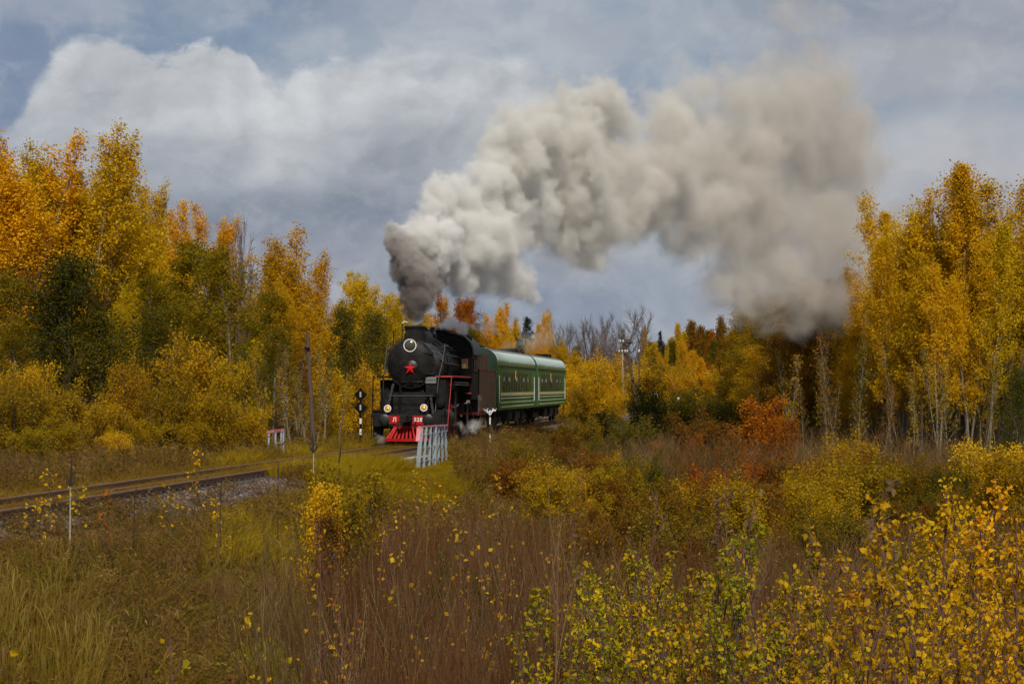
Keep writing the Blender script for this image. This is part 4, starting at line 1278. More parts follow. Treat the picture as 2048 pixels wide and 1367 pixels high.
YEL = [(0.30, 0.155, 0.006), (0.47, 0.255, 0.008), (0.56, 0.32, 0.012)]
M_lf = {
 'orange': leafy('orange_aspen_leaves', [(0.58, 0.255, 0.005), (0.74, 0.375, 0.007), (0.78, 0.44, 0.012)], hue=0.006, patch=0.5, patch_col=(0.66, 0.40, 0.010)),
 'yellow': leafy('yellow_aspen_leaves', [(0.46, 0.29, 0.006), (0.67, 0.43, 0.008), (0.76, 0.50, 0.012)], hue=0.008, patch=0.5, patch_col=(0.44, 0.30, 0.008)),
 'gold': leafy('golden_leaves', [(0.46, 0.255, 0.005), (0.66, 0.39, 0.007), (0.74, 0.46, 0.010)], hue=0.006, patch=0.5, patch_col=(0.44, 0.275, 0.008)),
 'olive': leafy('olive_birch_leaves', [(0.14, 0.10, 0.004), (0.22, 0.15, 0.005), (0.33, 0.205, 0.006)], hue=0.01, patch=0.5, patch_col=(0.14, 0.115, 0.006)),
 'brown': leafy('brown_birch_leaves', [(0.15, 0.062, 0.005), (0.22, 0.092, 0.006), (0.31, 0.135, 0.008)], hue=0.01, patch=0.5, patch_col=(0.16, 0.085, 0.006)),
 'green': leafy('dark_green_leaves', [(0.032, 0.040, 0.003), (0.055, 0.062, 0.004), (0.095, 0.090, 0.005)], hue=0.012, patch=0.5, patch_col=(0.12, 0.090, 0.005)),
 'midgreen': leafy('mid_green_leaves', [(0.070, 0.072, 0.004), (0.12, 0.105, 0.006), (0.20, 0.145, 0.007)], hue=0.012, patch=0.5, patch_col=(0.18, 0.12, 0.006)),
 'willow': leafy('ochre_willow_leaves', [(0.30, 0.165, 0.004), (0.44, 0.25, 0.005), (0.55, 0.325, 0.007)], hue=0.01, patch=0.5, patch_col=(0.22, 0.15, 0.006)),
 'willowlime': leafy('yellow_green_willow_leaves', [(0.21, 0.135, 0.005), (0.32, 0.195, 0.006), (0.44, 0.255, 0.007)], hue=0.01, patch=0.5, patch_col=(0.15, 0.115, 0.005)),
 'rust': leafy('rust_orange_leaves', [(0.28, 0.070, 0.004), (0.42, 0.115, 0.005), (0.50, 0.16, 0.007)], hue=0.008, patch=0.5, patch_col=(0.30, 0.10, 0.006)),
 'needle': leafy('spruce_needles', [(0.010, 0.022, 0.011), (0.018, 0.034, 0.016), (0.028, 0.046, 0.02)], trans=0.1, hue=0.006),
 'lemon': leafy('lemon_leaves', [(0.48, 0.25, 0.006), (0.64, 0.35, 0.008), (0.72, 0.42, 0.012)], hue=0.006, patch=0.5, patch_col=(0.46, 0.27, 0.008)),
 'lime': leafy('lime_green_leaves', [(0.14, 0.165, 0.006), (0.32, 0.27, 0.008), (0.58, 0.38, 0.009), (0.72, 0.42, 0.010)], hue=0.01, patch=0.5, patch_col=(0.20, 0.21, 0.008)),
 'dry': leafy('dry_curled_leaves', [(0.12, 0.08, 0.03), (0.20, 0.13, 0.05), (0.26, 0.18, 0.08)], hue=0.008),
}
M_bark = {
 'aspen': paint('aspen_bark', (0.21, 0.175, 0.115), 0.85, var=0.35, scale=4, dirt=(0.07, 0.055, 0.04), dirt_amt=0.5),
 'dark': paint('dark_bark', (0.060, 0.045, 0.032), 0.9, var=0.4, scale=5),
 'birch': paint('birch_bark', (0.27, 0.24, 0.20), 0.8, var=0.3, scale=4, dirt=(0.05, 0.04, 0.035), dirt_amt=0.6),
 'grey': paint('grey_twigs', (0.115, 0.085, 0.075), 0.9, var=0.3, scale=3),
 'red': paint('red_brown_twigs', (0.115, 0.052, 0.034), 0.85, var=0.35, scale=6),
}
PROTO = {}
for k in range(5):      # slim aspens with steep branches
    PROTO['aspen', k] = grow('aspen', 100 + k, 16, 0.10, 0.16, 136, 3.1, lambda u: 38 + 36 * u, lambda u: (0.75 + 0.5 * math.sin(u * 3.0)) * (1.0 - 0.74 * u ** 1.6), bend=(0, 0, 0.8), nsec=5, nleaf=32000, leaf=0.115, spread=0.15, fork=4, flean=0.075, twig=False)
for k in range(4):      # high-crowned aspens, bare below, each of another habit
    PROTO['tall', k] = grow('tall', 150 + k, 17, 0.10, (0.30, 0.24, 0.34, 0.28)[k], (70, 130, 100, 120)[k], (2.9, 2.5, 2.7, 2.9)[k], lambda u: 44 + 30 * u, lambda u: (0.5 + 0.65 * math.sin(u * 2.9)) * (1 - 0.62 * u ** 1.7) + 0.04,
                            bend=(0, 0, 0.8), nsec=5, nleaf=(17000, 21000, 18000, 21000)[k], leaf=0.115, spread=0.15, wig=0.035, fork=(1, 3, 2, 3)[k], flean=(0, 0.075, 0.06, 0.055)[k], twig=False)
for k in range(4):      # birches, finer, hanging
    PROTO['birch', k] = grow('birch', 200 + k, 14, 0.13, 0.2, 52, 3.1, lambda u: 42 + 25 * u, lambda u: (0.6 + 0.55 * math.sin(u * 2.9)) * (1 - 0.6 * u ** 1.5), bend=(0, 0, -0.6), nsec=6, nleaf=14000, leaf=0.135, spread=0.2, wig=0.03, twig=False)
for k in range(4):      # round willow bushes
    PROTO['bush', k] = grow('bush', 300 + k, 3.6, 0.045, 0.12, 60, 1.35, lambda u: 25 + 40 * u, lambda u: 0.9 - 0.35 * u, bend=(0, 0, 0.4), nsec=5, nleaf=10000, leaf=0.085, spread=0.14, fork=7, wig=0.05)
for k in range(2):      # dense dark trees with a pointed outline
    PROTO['cone', k] = grow('cone', 350 + k, 9, 0.13, 0.05, 90, 2.7, lambda u: 20 + 50 * u, lambda u: 0.55 + 0.6 * math.sin(0.5 + u * 2.3) - 0.25 * u, bend=(0, 0, 0.4), nsec=6, nleaf=13000, leaf=0.12, spread=0.22)
for k in range(2):      # spruces
    PROTO['spruce', k] = grow('spruce', 400 + k, 12, 0.14, 0.08, 90, 2.1, lambda u: -8 + 35 * u, lambda u: 1.08 - u, bend=(0, 0, 0.1), nsec=5, nleaf=7000, leaf=0.24, spread=0.12, aspect=0.35)
for k in range(3):      # bare crowns
    PROTO['bare', k] = grow('bare', 450 + k, 12, 0.26, 0.22, 46, 5.0, lambda u: 30 + 35 * u, lambda u: 1.0 - 0.55 * u, bend=(0, 0, 0.5), nsec=14, nleaf=0, fork=2, sec_len=0.55, twig_r=3.4, wig=0.05)
for k in range(3):      # small spreading young trees
    PROTO['young', k] = grow('young', 500 + k, 4.2, 0.05, 0.10, 46, 1.25, lambda u: 35 + 38 * u, lambda u: 1.0 - 0.62 * u, bend=(0, 0, 0.5), nsec=5, nleaf=6000, leaf=0.085, spread=0.11, fork=2, wig=0.04)
for k in range(3):      # whole far trees, light
    PROTO['far', k] = grow('far', 550 + k, 13, 0.13, 0.12, 46, 3.0, lambda u: 38 + 32 * u, lambda u: (0.75 + 0.4 * math.sin(u * 3)) * (1 - 0.65 * u ** 1.5), bend=(0, 0, 0.5), nsec=5, nleaf=5200, leaf=0.24, spread=0.24, twig=False)
for k in range(3):      # thin bare undergrowth trees with few leaves
    PROTO['thin', k] = grow('thin', 600 + k, 8, 0.05, 0.3, 26, 1.3, lambda u: 50 + 25 * u, lambda u: 1 - 0.5 * u, bend=(0, 0, 0.5), nsec=4, nleaf=500, leaf=0.13, spread=0.12, wig=0.05)
NAT = {'aspen': 16, 'tall': 17, 'birch': 14, 'bush': 3.6, 'cone': 9, 'spruce': 12, 'bare': 12, 'young': 4.2, 'far': 13, 'thin': 8}
NAMES = {'aspen': 'aspen_tree', 'tall': 'aspen_tree', 'birch': 'birch_tree', 'bush': 'willow_bush', 'cone': 'leafy_tree', 'spruce': 'spruce_tree', 'bare': 'bare_tree', 'young': 'young_tree', 'far': 'autumn_tree', 'thin': 'slender_tree'}
CATS = {'bush': 'bush'}
for k_, (a_, b_) in PROTO.items():
    for q_ in (a_, b_):
        if q_ is not None:
            q_.materials.append(None)
tree_rng = random.Random(11)

def tree(px, py_top, d, kind, leaf, label, group=None, bark=None, wide=1.0, var=None):
    x = X_at(px, d)
    g = gz(x, d)
    h = max(1.0, Z_at(py_top, d) - g)
    s = h / NAT[kind] * 0.97
    nv = max(k for kk, k in PROTO if kk == kind) + 1
    v = tree_rng.randrange(nv) if var is None else var
    mt, mc = PROTO[kind, v]
    R = empty(NAMES[kind], (x, d, g - 0.05), tree_rng.uniform(0, 6.28))
    sw = s * wide
    R.scale = (sw, sw, s)
    tag(R, label, CATS.get(kind, 'tree'), group)
    bark = bark or {'aspen': 'aspen', 'tall': 'aspen', 'birch': 'birch', 'bush': 'dark', 'cone': 'dark', 'spruce': 'dark', 'bare': 'grey', 'young': 'dark', 'far': 'dark', 'thin': 'aspen'}[kind]
    for nm, mesh, mat in (('stems' if kind == 'bush' else 'trunk', mt, M_bark[bark]), ('foliage' if kind == 'bush' else 'crown', mc, M_lf.get(leaf))):
        if mesh is None:
            continue
        o = bpy.data.objects.new(nm, mesh)
        COL.objects.link(o)
        o.parent = R
        o.material_slots[0].link = 'OBJECT'
        o.material_slots[0].material = mat
    return R

# --- left woods, back row
for a in [
 (8, 238, 104, 'aspen', 'orange', 'tallest orange aspen at the far left edge of the woods', 1.15),
 (60, 268, 112, 'aspen', 'orange', 'orange aspen just right of the tallest one at the left edge', 0.8),
 (112, 288, 108, 'aspen', 'yellow', 'yellow aspen left of the pointed tallest yellow crown', 0.85),
 (178, 250, 107, 'aspen', 'yellow', 'tallest yellow aspen with a pointed crown in the left woods', 1.0),
 (226, 282, 110, 'aspen', 'yellow', 'yellow aspen right of the tallest yellow crown, pale trunk showing', 0.85),
 (272, 330, 113, 'aspen', 'yellow', 'narrow yellow aspen on the right flank of the tall yellow group', 0.6),
 (340, 372, 122, 'aspen', 'orange', 'narrow bright orange aspen standing free against the clouds', 0.72),
 (432, 402, 124, 'aspen', 'orange', 'second free-standing orange aspen, left of a bare-topped tree', 0.75),
 (560, 432, 106, 'aspen', 'lemon', 'bright yellow aspen with open crown at the right end of the left woods', 0.95),
 (612, 500, 108, 'aspen', 'lemon', 'smaller yellow aspen leaning out over the wooden pole', 0.85),
 (596, 560, 98, 'aspen', 'gold', 'golden aspen lowest beside the leaning wooden pole', 0.9),
 (505, 470, 112, 'bare', None, 'bare-topped grey tree between the orange and yellow aspens', 0.35),
 (470, 490, 104, 'birch', 'olive', 'olive birch below the second orange aspen', 1.0),
 (420, 470, 108, 'birch', 'olive', 'olive-brown birch in front of the second orange aspen', 1.0),
 (330, 545, 98, 'birch', 'olive', 'olive birch below the free-standing orange aspen', 1.1),
 (370, 600, 94, 'birch', 'midgreen', 'dull green birch between the two orange aspens, lower down', 1.1),
 (525, 580, 98, 'birch', 'olive', 'olive birch in front of the bare-topped grey tree', 0.9),
 (30, 545, 92, 'birch', 'olive', 'shaded olive birch under the tallest orange aspen', 1.2),
 (95, 590, 90, 'birch', 'midgreen', 'dull green birch beside the pointed dark green tree', 1.0),
 (135, 545, 89, 'cone', 'green', 'dark green pointed tree low in the left woods', 1.05),
 (205, 650, 88, 'cone', 'midgreen', 'smaller dull green tree right of the pointed dark one', 1.0),
 (40, 640, 86, 'birch', 'olive', 'olive tree at the left edge behind the ochre willows', 0.9),
 (250, 560, 97, 'aspen', 'yellow', 'short yellow aspen behind the dark green trees', 0.9),
 (300, 640, 92, 'cone', 'midgreen', 'rounded green tree between the ochre willows and the birches', 0.8),
 (545, 650, 93, 'birch', 'midgreen', 'thin green birch by the bare grey stems', 0.8),
 (580, 680, 91, 'thin', 'olive', 'slender sparse tree left of the leaning wooden pole', 1.0),
 (650, 690, 96, 'thin', 'gold', 'slender sparse tree right of the leaning wooden pole', 1.0)]:
    tree(*a[:6], group='left woods behind the track', wide=a[6] * 1.32)
LC = {'yellow': 'yellow', 'olive': 'olive', 'gold': 'golden', 'willow': 'ochre', 'brown': 'brown', 'rust': 'rusty', 'midgreen': 'dull green', 'lemon': 'bright yellow', 'willowlime': 'yellow-green', 'orange': 'orange'}
KC = {'aspen': 'aspen', 'tall': 'aspen', 'birch': 'birch', 'far': 'tree', 'bush': 'bush', 'thin': 'thin-stemmed tree'}
ZL = [(70, 'behind the tallest orange aspen'), (150, 'behind the pointed dark green tree'), (290, 'behind the tallest yellow aspen'), (385, 'behind the first free-standing orange aspen'), (480, 'behind the second orange aspen'), (590, 'behind the bright yellow open aspen'), (9999, 'behind the leaning wooden pole')]
ZF = [(60, 'under the tallest orange aspen'), (150, 'beside the pointed dark green tree'), (290, 'above the low ochre willows'), (420, 'behind the tallest ochre willow bush'), (540, 'behind the short railing'), (620, 'left of the leaning pole'), (9999, 'between the leaning pole and the diamond sign')]
ZT = [(760, 'over the diamond sign'), (840, 'behind the smoke column'), (930, 'over the cab'), (1010, 'over the tender'), (1060, 'beside the dark spruce'), (9999, 'over the last coach')]
ZH = [(1280, 'under the bare grey trees'), (1345, 'next to the small dark pine'), (1400, 'behind the broad yellow tree'), (1460, 'next to the far dark spruce'), (9999, 'at the corner of the brown wood')]
ZB = [(1560, 'behind the rust-orange pair'), (1640, 'above the smaller rust-orange tree'), (1720, 'below the thickest drifting smoke'), (9999, 'next to the leftmost tall aspen')]
ZR = [(1780, 'behind the leftmost tall aspen'), (1860, 'behind the pointed aspen by the smoke'), (1940, 'behind the highest aspen'), (2020, 'behind the lower-topped aspen'), (9999, 'behind the aspen at the edge')]
def zone(z, px):
    return next(t for lim_, t in z if px < lim_)
rr = random.Random(3)
for k in range(60):
    px = rr.uniform(-60, 640); d = rr.uniform(112, 140)
    lim = np.interp(px, [-60, 30, 100, 270, 340, 430, 500, 560, 640], [300, 330, 350, 370, 470, 490, 540, 500, 620])
    ka, lf = rr.choice(['aspen', 'birch', 'aspen']), rr.choice(['yellow', 'olive', 'gold', 'yellow', 'willow'])
    tree(px, lim + rr.uniform(0, 120), d, ka, lf, '%s %s deep in the wood %s' % (LC[lf], KC[ka], zone(ZL, px)), 'trees deep in the left woods', wide=rr.uniform(1.05, 1.4))
for k in range(34):
    px = rr.uniform(-20, 720); d = rr.uniform(86, 100)
    if 680 < px: continue
    lf = rr.choice(['olive', 'willow', 'brown'])
    tree(px, rr.uniform(680, 760), d, 'thin', lf, 'thin shaded %s-leaved stem %s' % (LC[lf], zone(ZF, px)), 'thin stems along the left woods', wide=1.2)
# --- willows along the left side
for a in [
 (55, 722, 78, 'bush', 'gold', 'golden-brown willow bush with a domed top at the left edge', 0.8),
 (20, 768, 72, 'bush', 'willowlime', 'yellow-green willow bush at the far left', 1.2),
 (110, 775, 74, 'bush', 'willowlime', 'broad yellow-green willow right of the one at the far left', 1.25),
 (258, 724, 80, 'bush', 'willow', 'tall ochre willow with a domed top below the dark green tree', 0.75),
 (368, 690, 82, 'bush', 'willow', 'tallest ochre willow bush in the middle of the left row', 0.9),
 (468, 712, 82, 'bush', 'willow', 'ochre willow bush nearest to the leaning wooden pole', 0.8),
 (200, 800, 74, 'bush', 'willow', 'low ochre willow in front of the dark green tree', 1.2),
 (140, 838, 71, 'bush', 'willow', 'lowest ochre willow behind the left rails', 1.2),
 (280, 835, 74, 'bush', 'willow', 'low ochre willow in front of the domed one', 1.1),
 (330, 770, 79, 'bush', 'willowlime', 'yellow-green willow between the domed and the tallest ochre willow', 0.9),
 (420, 780, 79, 'bush', 'willow', 'ochre willow right of the tallest one, lower', 1.0),
 (390, 838, 78, 'bush', 'willow', 'small ochre willow at the foot of the tallest one', 1.2),
 (500, 805, 80, 'bush', 'willow', 'low ochre willow left of the short railing', 1.1),
 (240, 860, 70, 'bush', 'gold', 'golden low bush close behind the left rails', 1.2),
 (60, 850, 69, 'bush', 'willowlime', 'low yellow-green bush at the left edge behind the rails', 1.2),
 (665, 738, 100, 'bush', 'gold', 'golden bush right of the leaning wooden pole', 0.9),
 (700, 760, 104, 'bush', 'willow', 'ochre bush behind the diamond sign', 1.0),
 (756, 742, 108, 'bush', 'gold', 'golden bush directly left of the locomotive', 0.7),
 (640, 800, 97, 'bush', 'willow', 'low ochre bush at the foot of the leaning pole', 0.9)]:
    tree(*a[:6], group='willow bushes along the left side', wide=a[6])
# --- behind the locomotive
for a in [
 (706, 535, 140, 'aspen', 'yellow', 'yellow-olive tree, highest of the clump left of the smoke', 1.3),
 (755, 545, 142, 'aspen', 'yellow', 'yellow tree right in the clump left of the smoke', 1.3),
 (655, 580, 138, 'aspen', 'willowlime', 'yellow-green tree at the left of the clump beside the smoke', 1.3),
 (795, 575, 146, 'aspen', 'yellow', 'yellow tree directly behind the dark smoke column', 1.2),
 (690, 640, 122, 'cone', 'midgreen', 'green rounded tree below the yellow clump left of the locomotive', 1.0),
 (745, 645, 126, 'cone', 'midgreen', 'green tree close behind the smokebox', 1.0),
 (640, 660, 118, 'birch', 'midgreen', 'green birch behind the leaning wooden pole', 1.1),
 (785, 690, 128, 'birch', 'willowlime', 'yellow-green birch hidden partly by the smokebox', 1.2),
 (842, 640, 150, 'birch', 'olive', 'olive birch behind the chimney', 1.1),
 (905, 575, 172, 'aspen', 'rust', 'orange-brown tree above the locomotive roof', 1.15),
 (870, 590, 176, 'aspen', 'gold', 'golden tree just right of the dark smoke', 1.0),
 (945, 595, 178, 'birch', 'brown', 'brown birch between the two orange trees over the cab', 0.9),
 (990, 588, 180, 'aspen', 'orange', 'round orange tree over the front of the green coach', 1.0),
 (1030, 612, 184, 'aspen', 'gold', 'golden tree left of the dark spruce', 0.8),
 (1045, 622, 178, 'spruce', 'needle', 'dark spruce over the first green coach', 1.1),
 (1086, 615, 182, 'aspen', 'lemon', 'bright yellow tree right of the dark spruce', 0.85),
 (1070, 650, 176, 'aspen', 'lemon', 'lower yellow tree in front of the bright yellow one', 1.0),
 (925, 650, 165, 'birch', 'midgreen', 'green birch behind the cab', 1.2),
 (960, 655, 166, 'birch', 'willow', 'ochre birch behind the tender', 1.2),
 (1010, 660, 168, 'aspen', 'gold', 'golden tree behind the first coach roof', 1.0),
 (1125, 660, 178, 'aspen', 'lemon', 'yellow tree sloping down behind the last coach', 1.2),
 (1150, 685, 176, 'aspen', 'gold', 'golden rounded tree right of the last coach', 1.3),
 (1175, 715, 172, 'bush', 'gold', 'golden bush outermost right of the last coach', 1.0),
 (1140, 740, 166, 'bush', 'gold', 'low golden bush close to the last coach', 1.0),
 (1205, 718, 180, 'bush', 'lemon', 'yellow bush left of the braced utility pole', 0.9),
 (1222, 745, 184, 'bush', 'gold', 'small golden bush at the foot of the braced utility pole', 0.9),
 (1165, 775, 160, 'bush', 'willow', 'ochre bush at rail level beyond the last coach', 1.1),
 (1235, 785, 178, 'bush', 'gold', 'low golden bush under the utility pole', 1.1)]:
    tree(*a[:6], group='trees behind the train', wide=a[6])
for k in range(34):
    px = rr.uniform(640, 1120); d = rr.uniform(185, 230)
    lim = np.interp(px, [640, 700, 800, 860, 920, 990, 1040, 1090, 1120], [620, 590, 620, 630, 620, 640, 660, 660, 690])
    ka, lf = rr.choice(['aspen', 'birch', 'far']), rr.choice(['yellow', 'olive', 'gold', 'willow', 'brown'])
    tree(px, lim + rr.uniform(0, 60), d, ka, lf, '%s %s %s' % (LC[lf], KC[ka], zone(ZT, px)), 'trees deep behind the train', wide=1.35)
# --- bare trees and far wood
for a in [(1150, 640, 262, 0.9, 'leftmost bare grey tree beyond the last coach'), (1195, 628, 258, 1.0, 'tallest and broadest bare grey tree beyond the coaches'), (1245, 638, 266, 0.75, 'bare grey tree behind the braced utility pole'), (1175, 665, 250, 0.8, 'low bare grey tree in front of the broadest one'), (1225, 660, 255, 0.8, 'low bare grey tree left of the utility pole'), (1128, 655, 268, 0.7, 'bare grey tree closest to the yellow crowns')]:
    tree(a[0], a[1], a[2], 'bare', None, a[4], 'bare grey trees beyond the coaches', wide=a[3])
for a in [
 (1287, 655, 330, 'far', 'gold', 'pale golden tree right of the bare grey trees', 0.7),
 (1325, 654, 345, 'spruce', 'needle', 'small dark pine in the far wood', 0.7),
 (1356, 645, 340, 'far', 'gold', 'slim golden tree in the far wood', 0.6),
 (1385, 640, 342, 'far', 'brown', 'brown-orange tree, highest of the middle of the far wood', 1.0),
 (1405, 650, 346, 'far', 'brown', 'brown birch in the far wood right of the highest', 0.9),
 (1420, 660, 338, 'far', 'rust', 'rusty tree in the far wood', 0.7),
 (1443, 632, 330, 'far', 'brown', 'tall brown tree next to the far dark spruce', 0.9),
 (1465, 640, 326, 'spruce', 'needle', 'dark spruce at the right end of the far wood', 0.9),
 (1430, 680, 320, 'far', 'midgreen', 'green tree in the far wood', 1.0),
 (1340, 680, 325, 'far', 'midgreen', 'dull green tree in the far wood left of the yellow trees', 1.0),
 (1320, 690, 248, 'aspen', 'lemon', 'bright yellow pointed tree in the gap right of the utility pole', 0.85),
 (1375, 678, 245, 'aspen', 'lemon', 'broad bright yellow tree, right of the pointed one', 1.25),
 (1402, 715, 240, 'far', 'lemon', 'yellow-green rounded tree beside the broad yellow one', 1.1),
 (1362, 742, 225, 'bush', 'lemon', 'yellow bush in front of the broad yellow tree', 0.9),
 (1440, 705, 238, 'aspen', 'gold', 'golden tree left of the brown right-hand wood', 0.9)]:
    tree(*a[:6], group='far trees beyond the curve', wide=a[6])
for k in range(60):
    px = rr.uniform(1105, 1560); d = rr.uniform(350, 430)
    lim = np.interp(px, [1105, 1270, 1300, 1350, 1450, 1500, 1560], [690, 690, 670, 660, 655, 640, 620])
    lf = rr.choice(['gold', 'olive', 'brown', 'brown', 'willow', 'midgreen'])
    tree(px, lim + rr.uniform(0, 35), d, 'far', lf, 'far-off %s tree %s' % (LC[lf], zone(ZH, px)), 'trees of the far wood on the horizon', wide=1.2)
for k in range(26):
    px = rr.uniform(1230, 1560); d = rr.uniform(240, 300)
    ka, lf = rr.choice(['bush', 'far']), rr.choice(['rust', 'brown', 'gold', 'willow', 'gold'])
    tree(px, rr.uniform(725, 762), d, ka, lf, 'low %s %s %s' % (LC[lf], KC[ka], zone(ZH, px)), 'low bushes before the far wood', wide=1.6)
# --- right brown wood
for k in range(80):
    px = rr.uniform(1470, 1790); d = rr.uniform(150, 205)
    lim = np.interp(px, [1470, 1510, 1600, 1700, 1800], [660, 590, 555, 540, 510])
    ka, lf = rr.choice(['birch', 'birch', 'tall']), rr.choice(['brown', 'olive', 'brown', 'brown', 'willow'])
    tree(px, lim + rr.uniform(0, 70), d, ka, lf, '%s %s in the brown wood %s' % (LC[lf], KC[ka], zone(ZB, px)), 'birches of the brown wood on the right', wide=1.15)
for a in [(1606, 610, 138, 'tall', 'brown', 'brown aspen with a clear pale trunk under the smoke'), (1672, 630, 132, 'birch', 'olive', 'olive birch in front of the brown wood'),
          (1710, 610, 128, 'tall', 'gold', 'golden high-crowned aspen at the edge of the smoke'), (1640, 660, 130, 'thin', 'brown', 'thin pale-stemmed tree left of the olive birch'),
          (1560, 665, 140, 'birch', 'brown', 'brown birch at the left corner of the right wood'), (1520, 690, 146, 'birch', 'gold', 'golden-brown birch beside the far wood'),
          (1585, 640, 134, 'birch', 'brown', 'brown birch with hanging twigs left of the clear pale trunk'), (1628, 625, 136, 'tall', 'olive', 'olive aspen right of the clear pale trunk'), (1690, 600, 134, 'birch', 'brown', 'brown birch left of the golden high-crowned aspen'), (1735, 590, 126, 'birch', 'gold', 'golden birch right of the golden high-crowned aspen'), (1655, 610, 140, 'birch', 'brown', 'tall brown birch behind the olive birch')]:
    tree(*a[:6], group='front trees of the brown wood', wide=1.35)
# --- right aspens
for i, a in enumerate([(1760, 420, 116, 'gold', 0.7, 'leftmost tall golden aspen touched by the smoke'), (1806, 366, 112, 'gold', 0.85, 'golden aspen with a pointed top beside the smoke'),
          (1845, 450, 108, 'gold', 0.8, 'shorter golden aspen with a leaning trunk in the right group'), (1885, 330, 112, 'gold', 0.9, 'golden aspen left of the two highest tops at right'),
          (1908, 324, 110, 'gold', 0.8, 'highest golden aspen with a straight pale trunk'), (1960, 342, 113, 'gold', 0.85, 'golden aspen right of the highest one'),
          (1995, 395, 111, 'gold', 0.8, 'golden aspen with a lower top near the right edge'), (2040, 338, 108, 'gold', 0.95, 'tall golden aspen cut by the right edge'),
          (2085, 380, 112, 'gold', 1.0, 'golden aspen standing mostly beyond the right edge'), (1740, 520, 122, 'gold', 0.8, 'dim golden aspen at the lower edge of the smoke'),
          (1930, 420, 118, 'yellow', 0.8, 'yellower aspen between the highest golden ones'), (1865, 400, 120, 'yellow', 0.8, 'yellower aspen behind the leaning trunk'),
          (1785, 470, 110, 'gold', 0.7, 'slim golden aspen left of the pointed one beside the smoke'), (1828, 440, 114, 'yellow', 0.7, 'slim yellow aspen right of the pointed one beside the smoke'), (1870, 480, 106, 'gold', 0.7, 'short slim golden aspen before the two highest tops'),
          (1938, 470, 107, 'gold', 0.7, 'short slim golden aspen right of the straight pale trunk'), (1978, 440, 106, 'yellow', 0.7, 'slim yellow aspen left of the one with the lower top'), (2015, 420, 112, 'gold', 0.75, 'slim golden aspen left of the one cut by the edge')]):
    tree(a[0], a[1], a[2], 'tall', a[3], a[5], 'tall aspens at the right', wide=a[4] * 1.45, var=i % 4)
for k in range(40):
    px = rr.uniform(1730, 2130); d = rr.uniform(114, 145)
    lim = np.interp(px, [1730, 1780, 1900, 2048, 2130], [600, 510, 420, 430, 430])
    lf = rr.choice(['gold', 'gold', 'yellow', 'willow'])
    tree(px, lim + rr.uniform(0, 150), d, 'tall', lf, '%s second-row aspen %s' % (LC[lf], zone(ZR, px)), 'aspens filling the right stand', wide=1.3)
for k in range(46):
    px = rr.uniform(1560, 2120); d = rr.uniform(102, 130)
    lf = rr.choice(['brown', 'olive', 'willow'])
    tree(px, rr.uniform(640, 790), d, 'thin', lf, 'thin pale stem, few %s leaves, %s' % (LC[lf], (zone(ZB, px) if px < 1740 else zone(ZR, px).replace('behind', 'beneath'))), 'thin stems under the right aspens', wide=1.0)
# --- bushes right of the train and down the bank
for a in [
 (1505, 783, 92, 'young', 'rust', 'rust-orange young tree, larger of the pair before the brown wood', 1.15),
 (1562, 825, 90, 'young', 'rust', 'smaller rust-orange young tree right of the larger one', 1.0),
 (1390, 788, 150, 'bush', 'midgreen', 'broad green bush below the yellow trees', 1.7),
 (1440, 800, 140, 'bush', 'midgreen', 'green bush left of the rust-orange pair', 1.4),
 (1340, 800, 150, 'bush', 'midgreen', 'green bush left of the broad green one', 1.3),
 (1287, 785, 128, 'bush', 'green', 'dark green bush in front of the utility pole', 0.9),
 (1265, 835, 100, 'bush', 'midgreen', 'green bush half way down the bank', 1.1),
 (1160, 835, 108, 'bush', 'willowlime', 'yellow-speckled bush on the bank right of the last coach', 1.4),
 (1200, 820, 122, 'bush', 'midgreen', 'low green bush near the last coach', 1.2),
 (1410, 835, 96, 'bush', 'brown', 'brown bush below the green ones', 1.3),
 (1350, 850, 92, 'young', 'rust', 'thin rusty sapling below the green bushes', 1.0),
 (1700, 918, 62, 'bush', 'willow', 'broad rounded ochre bush on the right slope', 1.35),
 (1640, 905, 66, 'bush', 'willow', 'ochre bush left of the broad rounded one', 1.0),
 (1740, 930, 64, 'bush', 'willowlime', 'yellow-green bush right of the broad rounded one', 1.2),
 (1440, 935, 58, 'bush', 'rust', 'rusty ochre bush in the middle of the right slope', 1.1),
 (1480, 965, 52, 'bush', 'willow', 'low ochre bush before the rusty one', 1.1),
 (1975, 880, 66, 'bush', 'gold', 'golden bush under the right aspens', 1.1),
 (2030, 900, 62, 'bush', 'willow', 'ochre bush at the right edge', 1.2),
 (1890, 930, 64, 'bush', 'midgreen', 'green-brown bush below the straight pale trunk', 1.1),
 (2040, 760, 84, 'cone', 'green', 'dark green tree at the right edge among the aspens', 0.7),
 (1700, 875, 84, 'bush', 'willow', 'ochre bush beneath the thin pale stems', 1.1),
 (1560, 915, 76, 'bush', 'brown', 'brown bush below the smaller rust-orange tree', 1.3),
 (1640, 945, 56, 'bush', 'willow', 'golden-brown bush in the hollow of the right slope', 1.2),
 (690, 928, 38, 'bush', 'willowlime', 'olive-green young bush at the near edge of the grass bank', 0.85),
 (635, 950, 35, 'young', 'gold', 'golden young shrub left of the olive-green one', 0.8),
 (672, 1010, 34, 'young', 'brown', 'brown young shrub in front of the olive-green one', 0.85),
 (940, 1180, 21, 'bush', 'green', 'small dark green shrub among the red stems', 0.42)]:
    tree(*a[:6], group='bushes right of the train', wide=a[6])

